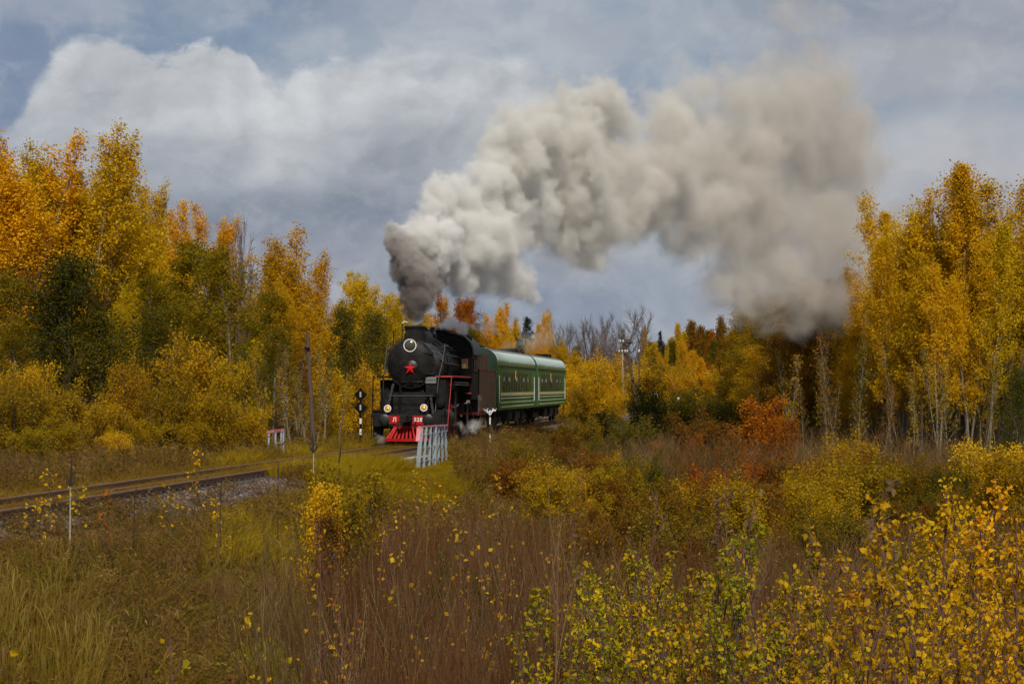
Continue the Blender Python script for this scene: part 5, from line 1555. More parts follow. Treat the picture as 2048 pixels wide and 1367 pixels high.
# bushes scattered over the right slope
ZS = [(1120, 'below the last coach'), (1250, 'below the utility pole'), (1400, 'below the broad green bush'), (1500, 'below the rust-orange pair'), (1640, 'left of the broad rounded ochre bush'), (1800, 'near the broad rounded ochre bush'), (9999, 'under the tall right-hand aspens')]
rr = random.Random(21)
for k in range(135):
    px = rr.uniform(1010, 2090) if k < 90 else rr.uniform(1020, 1560); d = rr.uniform(24, 84) if px > 1150 and k < 90 else rr.uniform(55, 105)
    zt = rr.uniform(0.9, 2.3) + gz(X_at(px, d), d)
    lim = np.interp(px, [1000, 1150, 1300, 1500, 1700, 2090], [880, 860, 860, 880, 910, 900])
    py = max(HOR - (zt - CAM_Z) * F / d, lim + (84 - d) * 1.1 if px > 1150 else lim)
    if Z_at(py, d) - gz(X_at(px, d), d) < 0.6: continue
    ka, lf = rr.choice(['bush', 'bush', 'young']), rr.choice(['willow', 'brown', 'olive', 'brown', 'olive', 'midgreen', 'brown', 'brown', 'willow'])
    tree(px, py, d, ka, lf, 'low %s %s %s' % (LC[lf], 'bush' if ka == 'bush' else 'young shrub', zone(ZS, px)), 'low bushes over the right slope', wide=rr.uniform(0.8, 1.3))
# ------------------------------------------------------------------ ground cover (nobody could count it)
SRC = bpy.data.collections.new('ground_cover_sources')      # not linked to the scene: only instanced

def source(name, meshes, mat):
    c = bpy.data.collections.new(name)
    for i, me in enumerate(meshes):
        if len(me.materials) == 0:
            for mm in (mat if isinstance(mat, (list, tuple)) else [mat]):
                me.materials.append(mm)
        o = bpy.data.objects.new('%s_%02d' % (name, i), me)
        c.objects.link(o)
    return c

def scatter(name, pts, rot, scl, idx, coll, label):
    me = bpy.data.meshes.new(name)
    n = len(pts)
    me.vertices.add(n)
    me.vertices.foreach_set('co', np.asarray(pts, dtype=np.float32).ravel())
    a = me.attributes.new('rot', 'FLOAT_VECTOR', 'POINT'); a.data.foreach_set('vector', np.asarray(rot, dtype=np.float32).ravel())
    a = me.attributes.new('scl', 'FLOAT_VECTOR', 'POINT'); a.data.foreach_set('vector', np.asarray(scl, dtype=np.float32).ravel())
    a = me.attributes.new('pick', 'INT', 'POINT'); a.data.foreach_set('value', np.asarray(idx, dtype=np.int32))
    ng = bpy.data.node_groups.new(name, 'GeometryNodeTree')
    ng.interface.new_socket('Geometry', in_out='INPUT', socket_type='NodeSocketGeometry')
    ng.interface.new_socket('Geometry', in_out='OUTPUT', socket_type='NodeSocketGeometry')
    g = NT(ng)
    gi, go = g.add('NodeGroupInput'), g.add('NodeGroupOutput')
    ci = g.add('GeometryNodeCollectionInfo')
    ci.inputs['Collection'].default_value = coll
    ci.inputs['Separate Children'].default_value = True
    ci.inputs['Reset Children'].default_value = True
    ip = g.add('GeometryNodeInstanceOnPoints')
    g.l.new(gi.outputs[0], ip.inputs['Points'])
    g.l.new(ci.outputs[0], ip.inputs['Instance'])
    ip.inputs['Pick Instance'].default_value = True
    def attr(nm, typ):
        nd = g.add('GeometryNodeInputNamedAttribute', data_type=typ)
        nd.inputs[0].default_value = nm
        return nd.outputs[0]
    g.l.new(attr('pick', 'INT'), ip.inputs['Instance Index'])
    e2r = g.add('FunctionNodeEulerToRotation')
    g.l.new(attr('rot', 'FLOAT_VECTOR'), e2r.inputs[0])
    g.l.new(e2r.outputs[0], ip.inputs['Rotation'])
    g.l.new(attr('scl', 'FLOAT_VECTOR'), ip.inputs['Scale'])
    g.l.new(ip.outputs[0], go.inputs[0])
    o = bpy.data.objects.new(name, me)
    COL.objects.link(o)
    md = o.modifiers.new('scatter', 'NODES')
    md.node_group = ng
    return tag(o, label, None, None, 'stuff')

def blades(seed, n, rad, h0, h1, wid, bend, lean=0.25):
    """a clump of grass blades of unit-like size"""
    r = np.random.RandomState(seed)
    th = r.rand(n) * 6.283; rr_ = rad * np.sqrt(r.rand(n))
    bx, by = rr_ * np.cos(th), rr_ * np.sin(th)
    h = h0 + (h1 - h0) * r.rand(n)
    la = r.rand(n) * 6.283; ln = lean * np.abs(r.randn(n)); bd = bend * (0.4 + r.rand(n))
    wa = r.rand(n) * 6.283
    S = np.array([0, 0.35, 0.7, 1.0])
    V = np.zeros((n, 4, 2, 3))
    for i, s in enumerate(S):
        off = h * (ln * s + bd * s * s * 0.8)
        x = bx + off * np.cos(la); y = by + off * np.sin(la)
        z = h * (s - 0.35 * bd * s * s * s) - 0.03
        w = wid * (1 - 0.88 * s ** 1.5) * (0.7 + 0.6 * r.rand(n))
        V[:, i, 0] = np.stack([x - w * np.cos(wa), y - w * np.sin(wa), z], 1)
        V[:, i, 1] = np.stack([x + w * np.cos(wa), y + w * np.sin(wa), z], 1)
    b = np.arange(n)[:, None] * 8
    Q = np.concatenate([b + np.array([[2 * i, 2 * i + 1, 2 * i + 3, 2 * i + 2]]) for i in range(3)], 0)
    return V.reshape(-1, 3), Q

def seed_grass(seed, n):
    """tall reed grass with feathery pale heads that nod"""
    r = np.random.RandomState(seed)
    mb = MB()
    for k in range(n):
        a = r.rand() * 6.28; q = 0.16 * math.sqrt(r.rand())
        p = np.array([q * math.cos(a), q * math.sin(a), -0.05])
        h = 0.95 + 0.5 * r.rand()
        nod = r.rand() ** 2
        pts = path_from(p, np.array([r.randn() * 0.08, r.randn() * 0.08, 1.0]), h, 4, (0.12 * r.randn(), 0.12 * r.randn(), 0), r, 0.03)
        mb.tube(pts, [0.0035, 0.003, 0.0025, 0.0022, 0.002], 3, 0, caps=False)
        d = unit(pts[-1] - pts[-2])
        az_ = r.rand() * 6.28
        hp = path_from(pts[-1], d, 0.16 + 0.12 * r.rand(), 5, (0.9 * nod * math.cos(az_), 0.9 * nod * math.sin(az_), -1.1 * nod), r, 0.05)
        mb.tube(hp, [0.003, 0.007, 0.009, 0.008, 0.005, 0.002], 5, 1)
    return mb.mesh('reed_grass', 0)

def brush(seed, n, twigs, leaf_p=0.0):
    """upright thin willow and raspberry stems with short ascending twigs, 1.6 m high"""
    r = np.random.RandomState(seed)
    mb = MB()
    for k in range(n):
        a = r.rand() * 6.28; q = 0.38 * math.sqrt(r.rand())
        p = np.array([q * math.cos(a), q * math.sin(a), -0.1])
        h = 0.9 + 0.75 * r.rand()
        pts = path_from(p, np.array([r.randn() * 0.13, r.randn() * 0.13, 1.0]), h, 5, (0.25 * r.randn(), 0.25 * r.randn(), 0.1), r, 0.05)
        rd = 0.0035 + 0.0055 * r.rand() ** 2
        mb.tube(pts, [rd, rd * 0.9, rd * 0.75, rd * 0.6, rd * 0.45, rd * 0.2], 3, 0, caps=False)
        for j in range(twigs):
            s = 0.35 + 0.6 * r.rand()
            i = int(s * 5)
            b = pts[i] + (pts[min(i + 1, 5)] - pts[i]) * (s * 5 - i)
            aa = r.rand() * 6.28
            tp = path_from(b, np.array([math.cos(aa) * 0.7, math.sin(aa) * 0.7, 0.85]), 0.14 + 0.25 * r.rand(), 2, (0, 0, 0.5), r, 0.1)
            mb.tube(tp, [rd * 0.5, rd * 0.38, rd * 0.15], 3, 0, caps=False)
            if r.rand() < leaf_p:
                c = tp[-1]; u = unit(r.randn(3)); v = unit(np.cross(u, r.randn(3))); s_ = 0.011 + 0.008 * r.rand()
                u = u * np.array([1, 1, 0.6]); v = v * np.array([1, 1, 0.6]); mb.raw([c - u * s_, c + v * s_ * 0.75, c + u * s_, c - v * s_ * 0.75], [(0, 1, 2, 3)], 1)
    return mb.mesh('brushwood', 0)

def forbs(seed, n):
    """dead herbs: a stem, drooping dry leaves, a ragged seed head"""
    r = np.random.RandomState(seed)
    mb = MB()
    for k in range(n):
        a = r.rand() * 6.28; q = 0.28 * math.sqrt(r.rand())
        p = np.array([q * math.cos(a), q * math.sin(a), -0.05])
        pts = path_from(p, np.array([r.randn() * 0.2, r.randn() * 0.2, 1.0]), 0.45 + 0.5 * r.rand(), 4, (0.2 * r.randn(), 0.2 * r.randn(), 0), r, 0.08)
        mb.tube(pts, [0.004, 0.0035, 0.003, 0.0025, 0.001], 3, 0, caps=False)
        for j in range(9):
            s = 0.15 + 0.85 * r.rand(); i = min(int(s * 4), 3)
            c = pts[i] + (pts[i + 1] - pts[i]) * (s * 4 - i)
            u = unit(np.array([r.randn(), r.randn(), -0.3 + 0.6 * r.randn()])); v = unit(np.cross(u, r.randn(3))); L_ = 0.05 + 0.07 * r.rand()
            mb.raw([c, c + u * L_ * 0.5 + v * L_ * 0.16, c + u * L_ + np.array([0, 0, -L_ * 0.3]), c + u * L_ * 0.5 - v * L_ * 0.16], [(0, 1, 2, 3)], 0)
    return mb.mesh('dead_herbs', 0)

F_tan = field_mat('dry_grass_blades', [(0.15, (0.106, 0.0524, 0.0069)), (0.4, (0.250, 0.1352, 0.0179)), (0.6, (0.163, 0.1095, 0.0083)), (0.85, (0.384, 0.2318, 0.0481))], 0.35)
F_gold = field_mat('yellow_grass_blades', [(0.15, (0.173, 0.104, 0.0044)), (0.45, (0.307, 0.195, 0.0077)), (0.65, (0.211, 0.157, 0.0055)), (0.9, (0.403, 0.257, 0.0165))], 0.3)
F_green = field_mat('green_grass_blades', [(0.15, (0.048, 0.067, 0.0033)), (0.45, (0.082, 0.104, 0.0044)), (0.7, (0.134, 0.138, 0.0077)), (0.9, (0.192, 0.152, 0.0110))], 0.5)
F_reed = field_mat('reed_stalks', [(0.2, (0.144, 0.1035, 0.0066)), (0.6, (0.230, 0.1577, 0.0138)), (0.9, (0.288, 0.1805, 0.0275))], 0.5)
F_head = field_mat('reed_seed_heads', [(0.2, (0.154, 0.100, 0.0209)), (0.6, (0.211, 0.142, 0.0303)), (0.9, (0.278, 0.195, 0.0468))], 0.5)
F_red = field_mat('red_brown_stems', [(0.15, (0.053, 0.0237, 0.0101)), (0.38, (0.114, 0.0502, 0.0195)), (0.58, (0.078, 0.0447, 0.0202)), (0.9, (0.228, 0.1514, 0.0722))], 0.4, trans=0)
F_grey = field_mat('grey_brown_stems', [(0.15, (0.062, 0.0376, 0.0165)), (0.5, (0.120, 0.0696, 0.0275)), (0.9, (0.192, 0.1250, 0.0516))], 0.4, trans=0)
F_herb = field_mat('dead_herb_leaves', [(0.15, (0.062, 0.0309, 0.0090)), (0.35, (0.192, 0.0992, 0.0289)), (0.58, (0.096, 0.0692, 0.0083)), (0.88, (0.326, 0.1902, 0.0654))], 0.6)
F_spot = leafy('small_yellow_leaves', [(0.40, 0.20, 0.008), (0.58, 0.32, 0.012), (0.55, 0.22, 0.01)])

def gm(V, Q):
    return np_mesh('grass', V, Q)
C_grass = source('grass', [gm(*blades(s, 60, 0.22, 0.35, 0.75, 0.0040, 1.05, 0.4)) for s in (1, 2, 3, 4)], F_tan)
C_gold = source('yellow_grass', [gm(*blades(s, 60, 0.22, 0.35, 0.75, 0.0065, 0.65)) for s in (5, 6, 7)], F_gold)
C_green = source('green_grass', [gm(*blades(s, 70, 0.2, 0.18, 0.45, 0.007, 0.7)) for s in (8, 9, 10)], F_green)
C_reed = source('reed_grass', [seed_grass(s, 14) for s in (11, 12, 13)], [F_reed, F_head])
C_red = source('red_brush', [brush(s, 17, 6, 0.06) for s in (21, 22, 23, 24)], [F_red, F_spot])
C_grey = source('grey_brush', [brush(s, 14, 6, 0.006) for s in (25, 26, 27)], [F_grey, F_spot])
C_herb = source('dead_herbs', [forbs(s, 12) for s in (31, 32, 33, 34)], F_herb)

def sample(n, d0, d1, p0=-80, p1=2130, seed=0):
    r = np.random.RandomState(seed)
    px = p0 + (p1 - p0) * r.rand(n)
    d = d0 * (d1 / d0) ** r.rand(n)
    x = (px - 1024) * d / F
    t = x - cx(d)
    return r, px, d, x, t

LIM = ([-80, 0, 200, 300, 420, 540, 620, 700, 780, 830, 900, 960, 1040, 1120, 1250, 1400, 1600, 2130],
       [1085, 1075, 1070, 1060, 1020, 990, 980, 985, 985, 985, 990, 985, 990, 1000, 1040, 1040, 1040, 1010])

def finish(r, x, d, px, keep, h, nat, near_lim=True, hmin=0.25, zoff=0.0, wscale=None):
    """heights held under the line of sight to the rails that the photograph leaves free"""
    x, d, px, h = x[keep], d[keep], px[keep], h[keep]
    g = ground_z(x, d)
    if near_lim:
        t = x - cx(d)
        py = np.interp(px, *LIM)
        zmax = CAM_Z - (py - HOR) * d / F
        allow = np.where((t > 1.8) & (d < 70), np.maximum(zmax - g, hmin), 9.0)
        h = np.minimum(h, allow * (0.45 + 0.58 * r.rand(len(h)) ** 0.8))
    s = h / nat
    ws = np.clip(s, 0.55, 1.6) if wscale is None else np.full_like(s, wscale)
    scl = np.stack([ws, ws, s], 1)
    rot = np.stack([r.randn(len(h)) * 0.08, r.randn(len(h)) * 0.08, r.rand(len(h)) * 6.283], 1)
    return np.stack([x, d, g + zoff], 1), rot, scl

def off_track(t, d, px):
    bare_ballast = (t > -2.2) & (t < np.interp(px, [-80, 200, 330, 560], [1.9, 2.1, 2.7, 2.9])) & (d > 34) & (d < 62)
    cul = (px > 770) & (px < 912) & (d > 58) & (d < 80) & (t > 0.8)
    loco = (np.abs(t) < 1.9) & (d > 86) & (d < 158)
    stones = (px > 775) & (px < 850) & (d > 72) & (d < 80.5)
    return ~(cul | bare_ballast | loco | stones | ((np.abs(t) < 2.0)))

# dry grass everywhere on the verge, banks and meadow
r, px, d, x, t = sample(15000, 15, 130, seed=1)
keep = off_track(t, d, px) & ((px < 720) | (d > 26)) & ((px > 690) | (d > 20.5)) & (r.rand(len(d)) < np.where((t > 2) & (px < 600) & (d < 40), 0.45, 0.9)) & (r.rand(len(d)) > 1.0 * np.exp(-((px - 585) / 110) ** 2 - ((d - 27) / 8) ** 2))
h = 0.55 + 0.35 * r.rand(len(d))
P_, R_, S_ = finish(r, x, d, px, keep, h, 0.62)
scatter('dry_grass', P_, R_, S_, r.randint(0, 4, len(P_)), C_grass, 'dry tan grass over the verge and the banks')
# yellow grass on the bank before the culvert and the locomotive, on the verge
r, px, d, x, t = sample(15000, 36, 125, 440, 1380, seed=2)
keep = off_track(t, d, px) & (t > -9) & (t < 17) & (r.rand(len(d)) < np.where(px > 925, 0.35, 1.0))
h = 0.5 + 0.35 * r.rand(len(d))
P_, R_, S_ = finish(r, x, d, px, keep, h, 0.62)
scatter('yellow_grass', P_, R_, S_, r.randint(0, 3, len(P_)), C_gold, 'yellow grass on the bank around the culvert')
# short grass between the rails
r = np.random.RandomState(5)
yy = 22 + 66 * r.rand(2600); tt = -0.62 + 1.24 * r.rand(2600)
yy2 = 22 + 64 * r.rand(1500); tt2 = -2.4 + 1.4 * r.rand(1500)
yy, tt = np.concatenate([yy, yy2]), np.concatenate([tt, tt2])
dens = 0.5 + 0.5 * np.sin(yy * 0.9) * np.sin(yy * 0.37 + 1)
k_ = r.rand(len(yy)) < 0.35 + 0.65 * dens
yy, tt = yy[k_], tt[k_]
P_ = np.stack([cx(yy) + tt, yy, np.full_like(yy, -0.24)], 1)
hh = np.clip(0.30 + 0.25 * (yy > 62) + 0.2 * r.randn(len(yy)), 0.2, 0.7)
scatter('track_grass', P_, np.stack([0 * yy, 0 * yy, 6.28 * r.rand(len(yy))], 1), np.stack([0.6 + 0 * hh, 0.6 + 0 * hh, hh], 1), r.randint(0, 4, len(yy)), C_grass, 'short tan grass between the rails')
# grass grown over the stony shoulder
r = np.random.RandomState(17)
yy = 30 + 32 * r.rand(1500); tt = 1.25 + 1.9 * np.sqrt(r.rand(1500))
kk = r.rand(1500) < np.interp(yy, [30, 45, 49, 58, 62], [0.42, 0.36, 0.10, 0.10, 0.9])
yy, tt = yy[kk], tt[kk]
hh = 0.14 + 0.26 * r.rand(len(yy)) + 0.15 * (yy > 61)
scatter('shoulder_weeds', np.stack([cx(yy) + tt, yy, np.interp(tt, [1.0, 1.9, 3.0, 3.3], [-0.22, -0.25, -0.72, -1.0])], 1), np.stack([0.15 * r.randn(len(yy)), 0.15 * r.randn(len(yy)), 6.28 * r.rand(len(yy))], 1), np.stack([0.8 + 0 * hh, 0.8 + 0 * hh, hh / 0.72], 1), r.randint(0, 4, len(yy)), C_herb, 'brown weeds growing through the stone shoulder of the track')
# grass grown over the track near the culvert
yy = 61.0 + 11.0 * r.rand(1500); tt = -0.5 + 3.6 * r.rand(1500)
kk = (tt < 0.72) | (tt > 0.88)
yy, tt = yy[kk], tt[kk]
P_ = np.stack([cx(yy) + tt, yy, ground_z(cx(yy) + tt, yy)], 1)
hh = np.where(tt > 0.85, 0.75 + 0.6 * r.rand(len(yy)), 0.45 + 0.4 * r.rand(len(yy)))
scatter('bank_grass', P_, np.stack([0.1 * r.randn(len(yy)), 0.1 * r.randn(len(yy)), 6.28 * r.rand(len(yy))], 1), np.stack([0.9 + 0 * hh, 0.9 + 0 * hh, hh], 1), r.randint(0, 3, len(yy)), C_gold, 'long yellow grass hanging over the near rail before the culvert')
# short grass round the culvert head
r = np.random.RandomState(15)
yy = 57 + 23 * r.rand(2600); pxx = 765 + 150 * r.rand(2600)
xx = (pxx - 1024) * yy / F
kk = (xx - cx(yy) > 0.9) & ~((pxx > 778) & (pxx < 850) & (yy > 73.5) & (yy < 80))
yy, xx = yy[kk], xx[kk]
hh = 0.16 + 0.22 * r.rand(len(yy)) * np.clip((72 - yy) / 8, 0.3, 1.5)
scatter('short_bank_grass', np.stack([xx, yy, ground_z(xx, yy)], 1), np.stack([0 * yy, 0 * yy, 6.28 * r.rand(len(yy))], 1), np.stack([0.8 + 0 * hh, 0.8 + 0 * hh, hh / 0.6], 1), r.randint(0, 3, len(yy)), C_gold, 'short yellow grass around the culvert head')
# green grass
r, px, d, x, t = sample(19000, 14, 60, -60, 1000, seed=3)
patch = 1.3 * np.exp(-((px - 590) / 125) ** 2 - ((d - 27) / 9) ** 2) + 0.75 * np.exp(-((px - 120) / 170) ** 2 - ((d - 24) / 6) ** 2) * 0.5 + 0.05
keep = off_track(t, d, px) & (t > 3.2) & (d > 19) & (r.rand(len(d)) < patch)
h = 0.35 + 0.3 * r.rand(len(d))
P_, R_, S_ = finish(r, x, d, px, keep, h, 0.38)
scatter('green_grass', P_, R_, S_, r.randint(0, 3, len(P_)), C_green, 'fresh green grass in the hollow')
# reed grass with seed heads at the left front
r, px, d, x, t = sample(620, 21, 40, -80, 700, seed=4)
w_ = np.clip(1.0 - px / 250, 0.07, 1) * np.clip(1.3 - d / 40, 0.2, 1)
keep = off_track(t, d, px) & (t > 3.2) & (r.rand(len(d)) < w_)
h = 1.1 + 0.5 * r.rand(len(d))
P_, R_, S_ = finish(r, x, d, px, keep, h, 1.45, hmin=0.5)
scatter('reed_grass', P_, R_, S_, r.randint(0, 3, len(P_)), C_reed, 'tall reed grass with pale nodding seed heads')
# dead herbs
r, px, d, x, t = sample(21000, 14, 110, seed=6)
keep = off_track(t, d, px) & ((px > 690) | (d > 19.5)) & (r.rand(len(d)) < np.where((px < 650) & (t > 2), 1.0, 0.6)) & (r.rand(len(d)) > 1.0 * np.exp(-((px - 585) / 110) ** 2 - ((d - 27) / 8) ** 2))
h = np.where((px < 690) & (t > 2), 0.28 + 0.4 * r.rand(len(d)), 0.5 + 0.45 * r.rand(len(d)))
P_, R_, S_ = finish(r, x, d, px, keep, h, 0.72)
scatter('dead_herbs', P_, R_, S_, r.randint(0, 4, len(P_)), C_herb, 'brown dead herbs over the meadow')
r, px, d, x, t = sample(4200, 44, 125, 460, 1180, seed=16)
keep = off_track(t, d, px) & (t > 2.4) & (t < 14)
h = 0.45 + 0.6 * r.rand(len(d))
P_, R_, S_ = finish(r, x, d, px, keep, h, 0.72)
scatter('bank_weeds', P_, R_, S_, r.randint(0, 4, len(P_)), C_herb, 'rough brown weeds standing in the bank grass')
# red-brown brush in the middle and on the right slope
r, px, d, x, t = sample(6600, 12, 75, 560, 2130, seed=7)
edge = 1 / (1 + np.exp(-(px - np.where(d < 22, 690, 745)) / 25))
keep = off_track(t, d, px) & (t > 5.0) & (r.rand(len(d)) < edge * np.clip(1.25 - d / 42, 0.04, 1) * np.where(px > 1180, 0.5, 0.95))
h = 1.5 + 1.7 * r.rand(len(d))
P_, R_, S_ = finish(r, x, d, px, keep, h, 1.5, hmin=0.6, wscale=1.0)
scatter('red_brushwood', P_, R_, S_, r.randint(0, 4, len(P_)), C_red, 'dense upright red-brown willow stems with a few yellow leaves')
# grey brush: slope right of the train, foot of the woods, behind the rails
r, px, d, x, t = sample(7000, 20, 170, seed=8)
keep = off_track(t, d, px) & (((t > 2.6) & (px > 900) & (r.rand(len(d)) < np.where(d > 42, 0.32, 0.5))) | ((t < -4) & (px < 640) & (r.rand(len(d)) < 0.9)) | ((t > 3.2) & (px < 620) & (px > 120) & (d > 26) & (r.rand(len(d)) < 0.22)))
h = np.where(t < 0, 0.55 + 0.65 * r.rand(len(d)), np.where(t < 8, 0.5 + 0.6 * r.rand(len(d)), 0.8 + 1.1 * r.rand(len(d))))
P_, R_, S_ = finish(r, x, d, px, keep, h, 1.5, hmin=0.4, wscale=1.1)
scatter('grey_brushwood', P_, R_, S_, r.randint(0, 3, len(P_)), C_grey, 'grey-brown bare brush at the foot of the woods and on the slope')
# forest floor under the woods
r, px, d, x, t = sample(5000, 80, 260, seed=9)
keep = (np.abs(t) > 7) & ((px < 760) | (px > 1130))
h = 1.2 + 1.5 * r.rand(len(d))
P_, R_, S_ = finish(r, x, d, px, keep, h, 1.5, near_lim=False, wscale=2.0)
scatter('woodland_undergrowth', P_, R_, S_, r.randint(0, 3, len(P_)), C_grey, 'bare undergrowth under the woods')

# ballast stones on the near shoulder
stones = []
for k in range(4):
    bm = bmesh.new()
    bmesh.ops.create_icosphere(bm, subdivisions=1, radius=0.5)
    q = np.random.RandomState(40 + k)
    for v in bm.verts:
        v.co = Vector(v.co) * (0.75 + 0.5 * q.rand()); v.co.z *= 0.75
    me = bpy.data.meshes.new('stone'); bm.to_mesh(me); bm.free()
    stones.append(me)
def stone_mat():
    m, t_, b = new_mat('ballast_stone')
    oi = t_.add('ShaderNodeObjectInfo')
    c = t_.ramp(oi.outputs['Random'], [(0.0, (0.045, 0.028, 0.019)), (0.4, (0.085, 0.055, 0.040)), (0.75, (0.125, 0.085, 0.066)), (1.0, (0.22, 0.165, 0.138))])
    t_.l.new(c, b.inputs['Base Color'])
    b.inputs['Roughness'].default_value = 0.9
    return m
C_stone = source('ballast_stones', stones, stone_mat())
r = np.random.RandomState(12)
n_ = 9000
yy = 30 + 50 * r.rand(n_) ** 0.8; tt = 0.85 + 2.5 * r.rand(n_) ** 0.9
zz = np.interp(tt, [0.9, 1.9, 3.0, 3.3], [-0.215, -0.25, -0.72, -0.9])
zz = np.where(tt > 3.0, ground_z(cx(yy) + tt, yy), zz)
sz = 0.04 + 0.07 * r.rand(n_) ** 2
scatter('ballast_stones', np.stack([cx(yy) + tt, yy, zz + 0.01], 1), 6.28 * r.rand(n_, 3), np.stack([sz, sz * 1.2, sz], 1), r.randint(0, 4, n_), C_stone, 'crushed pinkish stone on the near shoulder of the track')

# ------------------------------------------------------------------ near saplings
def leaf_shape(seed, size):
    r = np.random.RandomState(seed)
    a = 0.34 + 0.05 * r.rand()
    c = size * 0.24 * (0.3 + r.rand())
    vs = [(0, 0, 0), (-a * size, 0.28 * size, c), (-a * 0.72 * size, 0.62 * size, c * 0.8), (0, size, -c * 0.8), (a * 0.72 * size, 0.62 * size, c * 0.8), (a * size, 0.28 * size, c)]
    return vs, [(0, 1, 2, 3), (0, 3, 4, 5)]
LEAF_MESH = []
for k in range(4):
    v, f = leaf_shape(60 + k, 1.0)
    me = bpy.data.meshes.new('leaf'); me.from_pydata(v, [], f); me.materials.append(None)
    me.shade_smooth()
    LEAF_MESH.append(me)

def sapling(px, py_top, d, leaf, label, group, nleaf=160, size=0.05, nbr=14, reach=0.55, low=0.25, seed=0, singles=0, bark='dark', stem_r=0.011, lean=0.0, clump=0.10):
    rng = np.random.RandomState(seed + int(px) * 7)
    x = X_at(px, d)
    g = gz(x, d)
    H = max(0.6, Z_at(py_top, d) - g)
    R = empty('sapling', (x, d, g))
    tag(R, label, 'sapling', group)
    mb = MB()
    pts = path_from(np.array([-lean * H, 0, -0.1]), np.array([lean, 0.0, 1.0]), H, 8, (0.1 * rng.randn(), 0.1 * rng.randn(), 0.2), rng, 0.035)
    mb.tube(pts, [stem_r * (1 - 0.1 * i) for i in range(9)], 6)
    at_, dr = [], []
    def on(p, f):
        q = f * (len(p) - 1); i = min(int(q), len(p) - 2)
        return p[i] + (p[i + 1] - p[i]) * (q - i)
    az_ = rng.rand() * 6.28
    for i in range(nbr):
        u = (i + rng.rand()) / nbr
        f = low + (0.97 - low) * u
        az_ += 2.4 + 0.4 * rng.randn()
        e = math.radians(42 + 25 * u)
        Lb = reach * (1.1 - 0.75 * u) * (0.7 + 0.6 * rng.rand())
        bp = path_from(on(pts, f), np.array([math.cos(az_) * math.cos(e), math.sin(az_) * math.cos(e), math.sin(e)]), Lb, 4, (0, 0, 0.45), rng, 0.08)
        mb.tube(bp, [0.005, 0.004, 0.003, 0.0022, 0.001], 4, caps=False)
        for k in range(3):
            q = on(bp, 0.3 + 0.6 * rng.rand())
            tp = path_from(q, unit(bp[-1] - bp[0]) + 0.5 * rng.randn(3), Lb * 0.4, 2, (0, 0, 0.2), rng, 0.1)
            mb.tube(tp, [0.0026, 0.002, 0.001], 3, caps=False)
            for s in (0.4, 0.7, 1.0):
                at_.append(on(tp, s)); dr.append(unit(tp[-1] - tp[0]))
        for s in (0.35, 0.55, 0.75, 0.9, 1.0):
            at_.append(on(bp, s)); dr.append(unit(bp[-1] - bp[0]))
    for s in np.linspace(0.75, 1.0, 8):
        at_.append(on(pts, s)); dr.append(np.array([0, 0, 1.0]))
    st = mb.build('stem', M_bark[bark], R, 40)
    at_, dr = np.array(at_), np.array(dr)
    idx = rng.choice(len(at_), nleaf)
    tv = [np.array(leaf_shape(60 + k, 1.0)[0]) for k in range(4)]
    V, Q = [], []
    single = set(rng.choice(nleaf, min(singles, nleaf), replace=False).tolist())
    for j, i in enumerate(idx):
        p = at_[i] + rng.randn(3) * size * min(clump * 4, 0.4)
        u = unit(dr[i] * 0.3 + rng.randn(3) * 0.6 + np.array([0, 0, -0.55]))        # blades hang from their stalks
        nrm = unit(np.cross(u, rng.randn(3)))
        v = np.cross(u, nrm)
        s = size * (0.6 + 0.6 * rng.rand())
        k = j % 4
        if j in single:
            M = Matrix((( *v, ), ( *u, ), ( *nrm, ))).transposed().to_4x4()
            o = bpy.data.objects.new('leaf', LEAF_MESH[k])
            COL.objects.link(o)
            o.parent = R
            o.matrix_local = Matrix.Translation(p) @ M @ Matrix.Scale(s, 4)
            o.material_slots[0].link = 'OBJECT'
            o.material_slots[0].material = M_lf[leaf]
        else:
            o_ = len(V)
            V += [p + s * (q[0] * v + q[1] * u + q[2] * nrm) for q in tv[k]]
            Q += [(o_, o_ + 1, o_ + 2, o_ + 3), (o_, o_ + 3, o_ + 4, o_ + 5)]
    fo = link('foliage', np_mesh('foliage', V, Q), M_lf[leaf], R)
    fo['kind'] = 'stuff'
    return R

S_ = 'golden saplings in the right foreground'
for i, a in enumerate([
 (1738, 985, 9.6, 'lemon', 'golden sapling with the largest round leaves, left of the dense golden ones', 230, 0.058),
 (1700, 1030, 10.2, 'lemon', 'shorter golden sapling left of the large-leaved one', 170, 0.05),
 (1800, 1005, 9.9, 'lemon', 'golden sapling right of the large-leaved one', 260, 0.05),
 (1862, 948, 10.6, 'gold', 'golden sapling with a thin red-tipped top', 300, 0.045),
 (1915, 965, 9.4, 'gold', 'deep golden sapling, second from the right edge', 380, 0.047),
 (1962, 958, 9.9, 'orange', 'deep golden sapling, dense with small leaves', 420, 0.044),
 (2015, 985, 9.2, 'orange', 'deep golden sapling at the right edge', 420, 0.046),
 (2055, 960, 10.4, 'gold', 'golden sapling cut by the right edge', 380, 0.045),
 (1770, 1180, 8.8, 'lemon', 'low golden sapling under the large-leaved one', 170, 0.048),
 (1870, 1190, 8.6, 'gold', 'low golden sapling under the deep golden ones', 200, 0.048),
 (1950, 1210, 8.4, 'gold', 'low golden sapling in the right bottom corner', 240, 0.046),
 (1590, 1090, 12.0, 'lemon', 'thin golden sapling between the lime-green and the golden ones', 120, 0.055),
 (1630, 1120, 12.4, 'lemon', 'thin golden sapling nearest to the lime-green ones', 110, 0.05)]):
    sapling(a[0], a[1], a[2], a[3], a[4], S_, nleaf=int(a[5] * 2.9), size=a[6] * 0.64, nbr=26, reach=0.55, low=0.35, seed=i, singles=26, bark='red')
S_ = 'lime-green saplings in the foreground'
